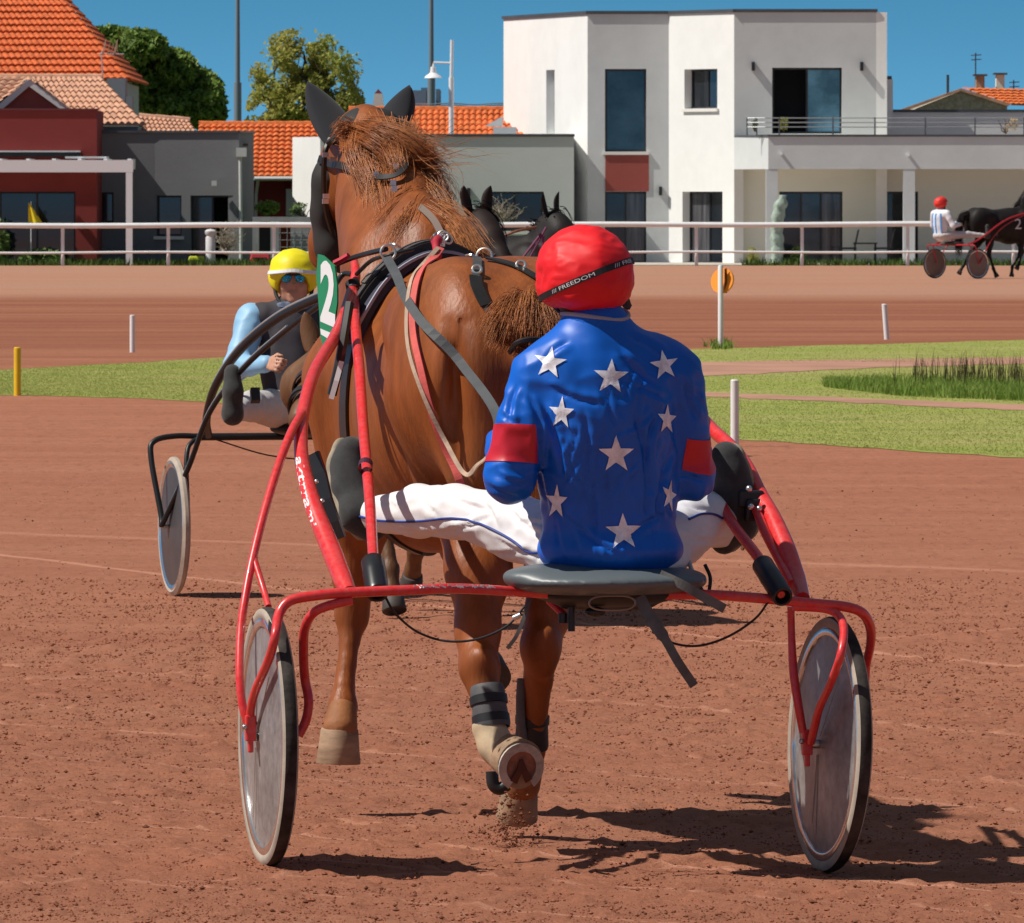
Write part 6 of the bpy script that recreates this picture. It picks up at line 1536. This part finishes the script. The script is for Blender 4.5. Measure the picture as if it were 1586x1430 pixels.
# mane, forelock, tail
MANE = M('ginger_mane', (.38,.115,.03), .38, .5, var=(12,.35), var2=(6,.75,(.62,.27,.10)))
random.seed(21)
def PP(*t): return [P(a,b,c) for a,b,c in t]
locks = [
 (PP((556,202,26.32),(588,204,26.2),(620,214,26.16),(645,232,26.14),(656,252,26.18)), 130, .014, 1.4),
 (PP((545,210,26.32),(580,222,26.18),(605,240,26.14),(628,262,26.12)), 130, .018, .8),
 (PP((583,196,26.4),(600,222,26.2),(612,245,26.1),(618,265,26.06)), 170, .020, .4),
 (PP((604,202,26.45),(610,232,26.2),(614,262,26.05)), 110, .020, .4),
 (PP((632,200,26.5),(622,235,26.2),(616,262,26.06)), 90, .016, .4),
 (PP((545,205,26.32),(530,200,26.25),(520,214,26.3)), 40, .012, 1.2),
 (PP((560,205,26.3),(552,240,26.2),(568,280,26.14),(580,320,26.1),(578,352,26.08)), 150, .015, .9),
 (PP((575,215,26.28),(566,250,26.18),(582,290,26.1),(592,330,26.06)), 130, .014, 1.0),
 (PP((600,235,26.3),(590,270,26.15),(582,310,26.06),(586,345,26.04)), 110, .014, 1.0),
 (PP((620,225,26.3),(650,235,26.2),(668,250,26.18),(650,262,26.2)), 110, .016, 1.5),
 (PP((625,262,26.3),(655,275,26.2),(675,300,26.15),(672,330,26.12),(655,345,26.1)), 190, .022, 1.2),
 (PP((640,290,26.15),(662,310,26.05),(672,340,26.0),(664,362,25.95)), 160, .018, 1.0),
 (PP((640,310,26.0),(615,330,25.95),(595,350,25.92),(585,370,25.92)), 130, .016, .9),
 (PP((650,325,25.95),(632,345,25.85),(620,368,25.84),(615,385,25.82)), 130, .016, 1.0),
 (PP((662,332,26.0),(690,345,25.9),(712,365,25.82),(728,390,25.74),(735,400,25.7)), 260, .020, 1.1),
 (PP((672,345,25.9),(695,360,25.85),(712,380,25.78),(722,398,25.7)), 180, .018, .9),
 (PP((640,222,26.2),(670,240,26.15),(700,232,26.1),(730,246,26.05)), 16, .020, 3.0),
 (PP((600,250,26.3),(596,290,26.1),(602,330,26.0),(612,360,25.95)), 120, .022, 1.0),
 (PP((625,270,26.2),(630,310,26.05),(622,350,25.95),(632,380,25.85)), 140, .024, 1.0),
]
hair_strands('mane', locks, MANE, hr, .0010, .35, 8)
TAILH = M('ginger_tail', (.40,.13,.035), .5, .4, var=(14,.35), var2=(4,.4,(.44,.20,.075)))
tl = []
for k in range(9):
    a = -1.3+2.6*k/8; tl.append((PP((815+8*math.sin(a),478,24.60),(815+26*math.sin(a),470+8*abs(a),24.50),(812+44*math.sin(a),490+8*abs(a),24.44),(808+52*math.sin(a),525,24.42)), 120, .014, 1.3))
for k in range(6):
    a = -1+2*k/5; tl.append((PP((815+10*a,480,24.56),(814+24*a,505,24.47),(806+30*a,532,24.46)), 120, .014, 1.2))
for k in range(5): tl.append((PP((812,520,24.5),(830+k*14,560,24.46),(840+k*12,680,24.5),(835+k*10,800,24.6)), 90, .02, 1.2))
hair_strands('tail', tl, TAILH, hr, .0011, .4, 8)
B = Blob(.009); B.el(P(815,492,24.56), (.062,.07,.055), .02); blob_obj('tail_dock', B, TAILH, hr, 1)
free('tail_strap', [P(790,545,24.42), P(800,532,24.38), P(822,526,24.38), P(850,528,24.4)], .008, LEA)
# ================================================================ SECOND, BLACK SULKY WITH ITS DRIVER
class Frame:
    def __init__(s, root): s.root = root; s.M = Matrix.Translation(root.location) @ root.rotation_euler.to_matrix().to_4x4(); s.R = s.M.to_3x3()
    def w(s, x, y, z): return s.M @ Vector((x,y,z))
    def d(s, x, y, z): return s.R @ Vector((x,y,z))
BLKM = M('black_enamel', (.010,.011,.013), .42, .4); SILV = M('silver_edge', (.6,.62,.6), .3, .5, .7)
DISCD = M('grey_wheel_disc', (.07,.068,.07), .4, .5, .3, var=(3,.3))
def sulky_local(root, mat, disc, edge=None, n=12):
    f = Frame(root)
    for s in (1,-1):
        c = f.w(0,.74*s,.335); a = f.d(0,1,0); m = MB(); R = .335
        m.lathe([(R-.052,.012),(R-.034,.019),(R-.028,.016),(R-.028,-.016),(R-.034,-.019),(R-.052,-.012),(R-.052,.012)], c, a, 48); wh_ = m.build('wheel', RIM, root, True)
        m = MB(); m.lathe([(R-.034,.0135),(R-.018,.020),(R,.008),(R,-.008),(R-.018,-.020),(R-.034,-.0135)], c, a, 48); m.build('tyre', TYRE_S, wh_, True)
        m = MB(); 
        for e in (1,-1): m.lathe([(.001,e*.03),(.1,e*.024),(R-.051,e*.0125)], c, a, 48)
        m.build('disc_cover', disc, wh_, True)
        m = MB(); m.tube([c-a*.06, c+a*.06], .010, 8); m.build('hub', STEEL, wh_, True)
        def T(nm, pts, r, mt=mat): m = MB(); m.tube(spline([f.w(x,y*s,z) for x,y,z in pts], 6), r, n); m.build(nm, mt, root, True)
        T('fork_leg', [(-.16,.55,.76),(-.16,.70,.765),(-.15,.81,.74),(-.12,.83,.66),(-.03,.80,.40),(0,.80,.335)], .014)
        T('fork_leg', [(-.16,.52,.76),(-.14,.62,.74),(-.10,.66,.66),(-.02,.67,.42),(0,.675,.335)], .012)
        T('shaft', [(-.12,.55,.77),(.10,.60,.86),(.40,.615,1.02),(.75,.56,1.20),(1.2,.46,1.36),(1.8,.34,1.48)], .020)
        T('shaft_stay', [(0,.80,.34),(.25,.72,.62),(.50,.66,.90),(.85,.56,1.12),(1.3,.45,1.30),(1.8,.345,1.46)], .013)
        if edge: T('stay_edge', [(-.01,.80,.352),(.235,.72,.634),(.485,.66,.914),(.84,.56,1.134),(1.29,.45,1.316)], .006, edge)
        if edge: T('shaft_edge', [(.08,.60,.887),(.38,.615,1.045),(.73,.56,1.226),(1.19,.46,1.385),(1.8,.34,1.503)], .007, edge)
        m = MB(); m.obox(f.w(.78,.50*s,.98), f.d(.012,0,.008), f.d(0,.022,0), f.d(-.008,0,.03)); m.build('foot_rest', BLKP, root)
    m = MB(); m.tube([f.w(-.16,y,.76) for y in (-.6,0,.6)], .018, n); m.build('cross_bar', mat, root, True)
    B = Blob(.012); R3 = np.array(f.R); B.el(f.w(-.06,0,.80), (.20,.26,.045), .02, R3); blob_obj('seat', B, SEATD, root, 2)
    m = MB(); m.tube(spline([f.w(-.16,y,.745-.10*(1-(y/.5)**2)) for y in (-.5,-.25,0,.25,.5)],5), .004, 6); m.build('cable', BLKR, root, True)
def driver_local(root, top, sleeve, pants, helmat, vest=None, facing=None, headturn=0, voxel=.011, lean=-.08, glasses=False, stripes=None, feet=None):
    f = Frame(root); w_ = f.w; R3 = np.array(f.R)
    hd = w_(lean-.01+.02,0,1.52); hf = Matrix.Rotation(headturn, 3, 'Z') @ f.d(1,0,0); hs = Vector((0,0,1)).cross(hf); RH = np.array([list(hf), list(hs), [0,0,1]]).T
    def hp(x,y,z): return hd+hf*x+hs*y+UP*z
    kn = [w_(.42,.30*s,.92) for s in (1,-1)]; ak = [w_(.76,.47*s,.90) for s in (1,-1)]; hip = [w_(0,.10*s,.90) for s in (1,-1)]
    sh = [w_(lean,.205*s,1.33) for s in (1,-1)]; el = [w_(.05,.30*s,1.10) for s in (1,-1)]; wr = [w_(.30,.20*s,1.12) for s in (1,-1)]
    B = Blob(voxel*.7); B.el(hd, (.098,.077,.115), .02, RH); B.el(hp(.035,0,-.07), (.062,.055,.050), .03, RH)
    B.rc(hp(.092,0,.01), hp(.112,0,-.030), .010, .015, .008); B.rc(hp(.098,-.02,-.064), hp(.098,.02,-.064), .007, .007, .006); B.rc(hp(.094,-.018,-.076), hp(.094,.018,-.076), .008, .008, .006)
    B.el(hp(.085,0,-.098), (.02,.026,.018), .015, RH)
    for s in (1,-1): B.el(hp(0,.080*s,-.01), (.022,.010,.032), .006, RH); B.el(hp(.075,.032*s,.02), (.016,.018,.010), .01, RH); B.el(hp(.070,.040*s,-.035), (.025,.022,.02), .02, RH)
    B.chain([(*w_(lean,0,1.36), .062), (*(hd-UP*.07), .056)], .02); B.chain([(*w_(0,0,.92), .11), (*w_(lean,0,1.28), .12)], .04)
    for i in (0,1):
        B.chain([(*sh[i], .05), (*el[i], .038), (*wr[i], .027)], .02); B.chain([(*hip[i], .07), (*kn[i], .05), (*ak[i], .035)], .02)
        hand(B, wr[i], f.d(1,(-.2,.2)[i],0), f.d(0,(-.4,.4)[i],.9), f.d(0,(.9,-.9)[i],.3), 1.2)
    blob_obj('body', B, SKIN, root, 1)
    B = Blob(voxel); B.chain([(*w_(.0,0,.93), .155), (*w_(lean*.6,0,1.12), .155), (*w_(lean,0,1.27), .15), (*w_(lean,0,1.38), .075)], .06, (f.d(1,0,0), .8)); B.rc(sh[0]-f.d(0,.05,0), sh[1]+f.d(0,.05,0), .08, .08, .05)
    if vest is None:
        for i in (0,1): B.chain([(*sh[i], .072), (*el[i], .058)], .03); B.chain([(*el[i], .058), (*wr[i], .040)], .03)
    o, V, Q = blob_obj('jacket' if vest is None else 'vest', B, top, root, 2, [(9,.008,(1,1,.5),3,True)])
    if vest is not None:
        for i in (0,1):
            B = Blob(voxel); B.chain([(*sh[i], .078), (*el[i], .062)], .03); B.chain([(*el[i], .062), (*wr[i], .040)], .03); blob_obj('sleeve', B, sleeve, root, 2, [(12,.006,(1,1,1),3,True)])
    if stripes:
        bv = bvh_of(V, Q)
        for y in stripes[1]:
            q = []; ns = []
            for z in np.linspace(.90, 1.34, 12):
                r = bv.ray_cast(w_(-1, y, z), f.d(1,0,0), 2)
                if r[0] is not None: q.append(r[0]-f.d(.004,0,0)); ns.append(f.d(-1,0,0))
            if len(q) > 2: m = MB(); m.strap(q, ns, .045, .003); m.build('stripe', stripes[0], o)
    B = Blob(voxel); B.el(w_(.0,0,.90), (.15,.175,.08), .04, R3)
    for i in (0,1): B.chain([(*hip[i], .095), (*kn[i], .068)], .04); B.chain([(*kn[i], .068), (*(kn[i].lerp(ak[i],.85)), .048)], .03)
    blob_obj('trousers', B, pants, root, 2, [(11,.008,(1,1,1),3,True)])
    for i in (0,1):
        B = Blob(voxel); B.chain([(*ak[i], .045), (*(ak[i]+f.d(.04,0,-.01)), .05), (*(ak[i]+f.d(.05,0,.10)), .048), (*(ak[i]+f.d(.03,0,.19)), .040)], .02); blob_obj('boot', B, BOOT, root, 1)
    B = Blob(voxel*.8); B.el(hd+UP*.045, (.142,.120,.105), .02, RH); B.el(hd-hf*.02-UP*.0, (.125,.118,.09), .03, RH); B.cut(hp(.10,0,-.075), (.13,.086,.115), .01, RH); B.cut(hp(0,0,-.17), (.2,.2,.10), .01, RH)
    hm_, VV, QQ = blob_obj('helmet_cover', B, helmat, root, 1, [(14,.004,(1,1,1),3,True)])
    m = MB(); q = [hp(.02+.128*math.cos(a),.112*math.sin(a),.043-.012*abs(math.sin(a))) for a in np.linspace(-1.45,1.45,20)]; m.strap(q, [(x-hd).normalized() for x in q], .016, .014); m.build('visor_edge', WHT, hm_)
    m = MB(); q = [hp(.0,.088,.0), hp(.02,.088,-.06), hp(.05,.06,-.11), hp(.07,0,-.125), hp(.05,-.06,-.11), hp(.02,-.088,-.06), hp(.0,-.088,.0)]; m.tube(spline(q,5), .009, 8); m.build('chin_strap', BLKR, hm_, True)
    B = Blob(voxel*.8); B.el(hp(-.01,0,0), (.10,.098,.08), .01, RH); B.cut(hp(.09,0,-.03), (.10,.074,.13), .01, RH); B.cut(hp(0,0,-.14), (.2,.2,.07), .01, RH); blob_obj('helmet_lining', B, HP, hm_, 1)
    if glasses:
        g_ = MB()
        for s in (1,-1): g_.lathe([(.001,.008),(.014,.007),(.024,.002),(.026,-.002),(.026,-.006)], hp(.098,.034*s,.012), hf+hs*.25*s, 24)
        gl = g_.build('sunglass_lenses', M('blue_mirror_lens', (.02,.35,.62), .12, .8, .6), root, True)
        m = MB(); q = [hp(.03,.088,.02), hp(.09,.060,.026), hp(.108,0,.024), hp(.09,-.060,.026), hp(.03,-.088,.02)]; m.tube(spline(q,5), .0045, 8); m.build('sunglass_frame', BLKP, gl, True)
    return w_
A3 = math.radians(13)
c2 = P(503, 917, 44.0); c2.z = G(c2.x, 44.0); rz2 = -PI/2+A3
s2 = thing('sulky', 'black racing sulky with silver edged shafts, coming towards the camera on the left', 'sulky', c2, rz2)
sulky_local(s2, BLKM, DISCD, SILV)
d2 = thing('person', 'driver in yellow helmet, blue mirrored sunglasses, light blue sleeves and dark grey vest', 'person', c2+Vector((-.14,0,0)), rz2)
LBLUE = M('light_blue_silk', (.27,.50,.72), .5, .4, var=(4,.08), bump=(10,.3,.01)); VESTM = M('charcoal_vest', (.055,.050,.058), .8, .3, var=(8,.15), bump=(14,.3,.01))
YEL = M('yellow_helmet_silk', (.85,.72,.01), .5, .4, var=(4,.06), bump=(14,.3,.006)); DW = M('dusty_white_breeches', (.55,.52,.52), .8, .2, var=(4,.1), bump=(12,.3,.008))
driver_local(d2, VESTM, LBLUE, DW, YEL, vest=True, headturn=-A3, voxel=.012, glasses=True, lean=-.06)
# neck scarf
fr2 = Frame(d2); m = MB(); q = [fr2.w(-.05+.075*math.cos(a), .085*math.sin(a), 1.385+.01*math.cos(a)) for a in np.linspace(0, 2*PI, 25)]; m.tube(q, .022, 8); m.build('neck_scarf', M('navy_patterned_scarf', (.02,.035,.08), .8, var=(40,.8,(.2,.25,.35))), d2, True)
# ---------------------------------------------------------------- other horses
def plain_horse(name_label, loc, rotz_, coat, poll_l, nose_l, phase=0, tail=True, ears=.045, voxel=.02, scale=1.0, group=None, nw=.95, legsq=None):
    h = thing('horse', name_label, 'horse', loc, rotz_, group); K = Horse(h); w = K.w; B = Blob(voxel); K.torso(B)
    poll = w(*poll_l); nose = w(*nose_l); K.neckhead(B, poll, nose, nw=nw)
    pz = [((.52,.16,1.2),(.50,.15,.92),(.66,.15,.60),(.56,.14,.32),(.52,.14,.26)), ((.52,-.16,1.2),(.48,-.15,.90),(.40,-.14,.52),(.22,-.13,.26),(.20,-.13,.10)),
          ((-.55,.15,1.2),(-.42,.15,.92),(-.72,.14,.58),(-.92,.13,.28),(-1.0,.13,.16)), ((-.55,-.15,1.2),(-.38,-.15,.92),(-.40,-.14,.56),(-.28,-.13,.22),(-.22,-.13,.09))]
    if legsq: pz = legsq
    P4 = [[w(*a) for a in q] for q in pz]
    K.foreleg(B, *P4[0]); K.foreleg(B, *P4[1]); K.hindleg(B, *P4[2]); K.hindleg(B, *P4[3])
    blob_obj('body', B, coat, h, 1)
    fw = K.R @ Vector((1,0,0))
    for q in P4:
        d = (q[4]-q[3]).normalized(); hoof(h, q[4]-d*.01, q[4]+d*.065, -fw, .056, HOOFD)
    f = (nose-poll).normalized(); sd = UP.cross(f).normalized()
    for s in (1,-1): 
        b_ = poll+sd*.062*s+UP*.03; ear('ear', b_, b_+UP*.17+sd*.035*s-f*.02, sd, ears, coat, h, f)
    lk = []
    for k in range(6): a_ = poll.lerp(w(.42,0,1.56), k/6); lk.append(([a_+UP*.04, a_+sd*.05+UP*.03, a_+sd*.12-UP*.06, a_+sd*.14-UP*.16], 60, .03, 1.0))
    hair_strands('mane', lk, coat, h, .004, .4, 5)
    if tail: hair_strands('tail', [([w(-.86,0,1.42), w(-1.0,0,1.40), w(-1.10,0,1.15), w(-1.12,0,.75), w(-1.10,0,.5)], 160, .04, 1.0)], coat, h, .005, .4, 7)
    # bridle
    up_ = sd.cross(f); up_ = up_ if up_.z > 0 else -up_
    for t in (.30, .74):
        c = poll.lerp(nose, t); m = MB(); m.tube([c+sd*(.105-.03*t)*math.cos(a)+up_*(.12-.05*t)*math.sin(a)-up_*.03 for a in np.linspace(0,2*PI,25)], .010, 6); m.build('bridle_strap', LEA, h, True)
    return h, K
c3 = P(668, 900, 41.3); c3.z = G(c3.x, 41.3)
lg = [((.52,.16,1.2),(.50,.15,.92),(.50,.15,.52),(.48,.14,.20),(.50,.14,.09)), ((.52,-.16,1.2),(.48,-.15,.92),(.68,-.14,.66),(.56,-.14,.46),(.53,-.14,.40)),
          ((-.55,.15,1.2),(-.42,.15,.92),(-.72,.14,.58),(-.92,.13,.28),(-1.0,.13,.16)), ((-.55,-.15,1.2),(-.38,-.15,.92),(-.40,-.14,.56),(-.28,-.13,.22),(-.22,-.13,.09))]
h2 = thing('horse', 'brown horse with black nosebands pulling the black sulky, mostly hidden behind the chestnut', 'horse', c3, rz2); K = Horse(h2)
pl2 = P(504, 556, 40.5); ns2 = P(466, 648, 39.95)
bpy.data.objects.remove(h2)
hh2, K2 = plain_horse('brown horse with black nosebands pulling the black sulky, mostly hidden behind the chestnut', c3, rz2, BAYC, tuple(K.l(pl2)), tuple(K.l(ns2)), legsq=lg, voxel=.018, tail=False)
BRN = M('brown_muzzle_hair', (.15,.075,.035), .6, .3, var=(7,.3)); 
for t, y_ in ((.55, 0), (.80, 0)):
    c = pl2.lerp(ns2, t); f = (ns2-pl2).normalized(); sd = UP.cross(f).normalized(); up_ = sd.cross(f); m = MB(); r_ = .098-.035*t
    q = [c+sd*r_*math.cos(a)+up_*(r_*1.25)*math.sin(a) for a in np.linspace(0,2*PI,25)]; m.strap(q, [(x-c).normalized() for x in q], .045, .008); m.build('noseband', LEA, hh2)
# raised front hoof seen left of the red shaft
# near dark horse behind the chestnut's mane
c4 = P(664, 600, 57.2); c4.z = G(c4.x, 57.2)
plain_horse('dark bay horse with raised ears looking over the back of the chestnut horse', c4, -PI/2+math.radians(20), M('dark_bay_head_coat', (.020,.012,.010), .65, .2, var=(5,.4)), (.98,-.02,1.76), (1.34,.05,1.44), voxel=.018, ears=.040, tail=False)
c5 = P(752, 600, 66.0); c5.z = G(c5.x, 66.0)
hb5, K5 = plain_horse('black horse with purple bridle and raised head beside the red helmet', c5, math.radians(-38), BLACKC, (.60,.02,1.70), (.95,.03,1.36), voxel=.018, ears=.03)
PURP = M('purple_webbing', (.16,.02,.09), .6)
m = MB()
for a, b in (((838,362),(806,404)),((846,352),(820,400)),((842,365),(838,402)),((806,404),(838,406))): m.tube([P(a[0],a[1],65.2), P(b[0],b[1],65.2)], .010, 6)
m.build('bridle_rope', PURP, hb5)
m = MB(); m.tube(spline([P(768,370,65.0), P(800,358,65.0), P(830,352,65.2)],4), .012, 6); m.build('rein', M('brown_rein', (.22,.09,.05), .6), hb5)
# ================================================================ FAR SULKY ON THE RIGHT
c6 = GP(1484, 427); rz6 = math.radians(38); Y6 = 205.0; c6 = Vector((W(1481,Y6), Y6, G(0,Y6)))
DISCF = M('brown_dust_disc', (.22,.16,.14), .7, .3, var=(3,.15))
s6 = thing('sulky', 'small distant red sulky with brown discs at the right edge of the track', 'sulky', c6, rz6); sulky_local(s6, M('red_enamel_far', (.42,.01,.02), .4, .5), DISCF, None, 8)
d6 = thing('person', 'distant driver in blue and white striped silks with red helmet beside the rail', 'person', c6+Vector((-.34,-.10,-.06)), rz6)
driver_local(d6, M('white_silk', (.75,.77,.82), .6), None, DW, M('red_helmet_far', (.75,.03,.02), .5), voxel=.016, stripes=(M('blue_stripe', (.06,.26,.62), .6), (-.11,0.0,.11)), lean=-.02)
c7 = Frame(s6).w(1.38, .05, 0); c7.z = c6.z
h7, K7 = plain_horse('black horse number 2 pulling the distant red sulky at the right edge', c7, rz6-math.radians(10), BLACKC, (.75,.0,1.95), (1.15,.05,1.55), voxel=.022)
d6.scale = (1.14,)*3
for wq in [c for c in s6.children if c.name.split('.')[0] == 'wheel']:
    for ty in wq.children:
        if ty.name.split('.')[0] == 'tyre': ty.data.materials[0] = TYRE_T
bv7 = world_bvh([c for c in h7.children if c.name.split('.')[0] == 'body'][0])
V, Fc = text_mesh('2', .34); out = []
for v in V:
    p = P(1577, 348, 206)+RT*0+Vector((v.x,0,v.y)); d = (p-CAMP).normalized(); r = bv7.ray_cast(CAMP, d, 400); out.append((r[0] if r[0] is not None else p)-d*.02)
mesh_obj('numeral', out, Fc, M('grey_white_number', (.65,.65,.68), .6), h7)
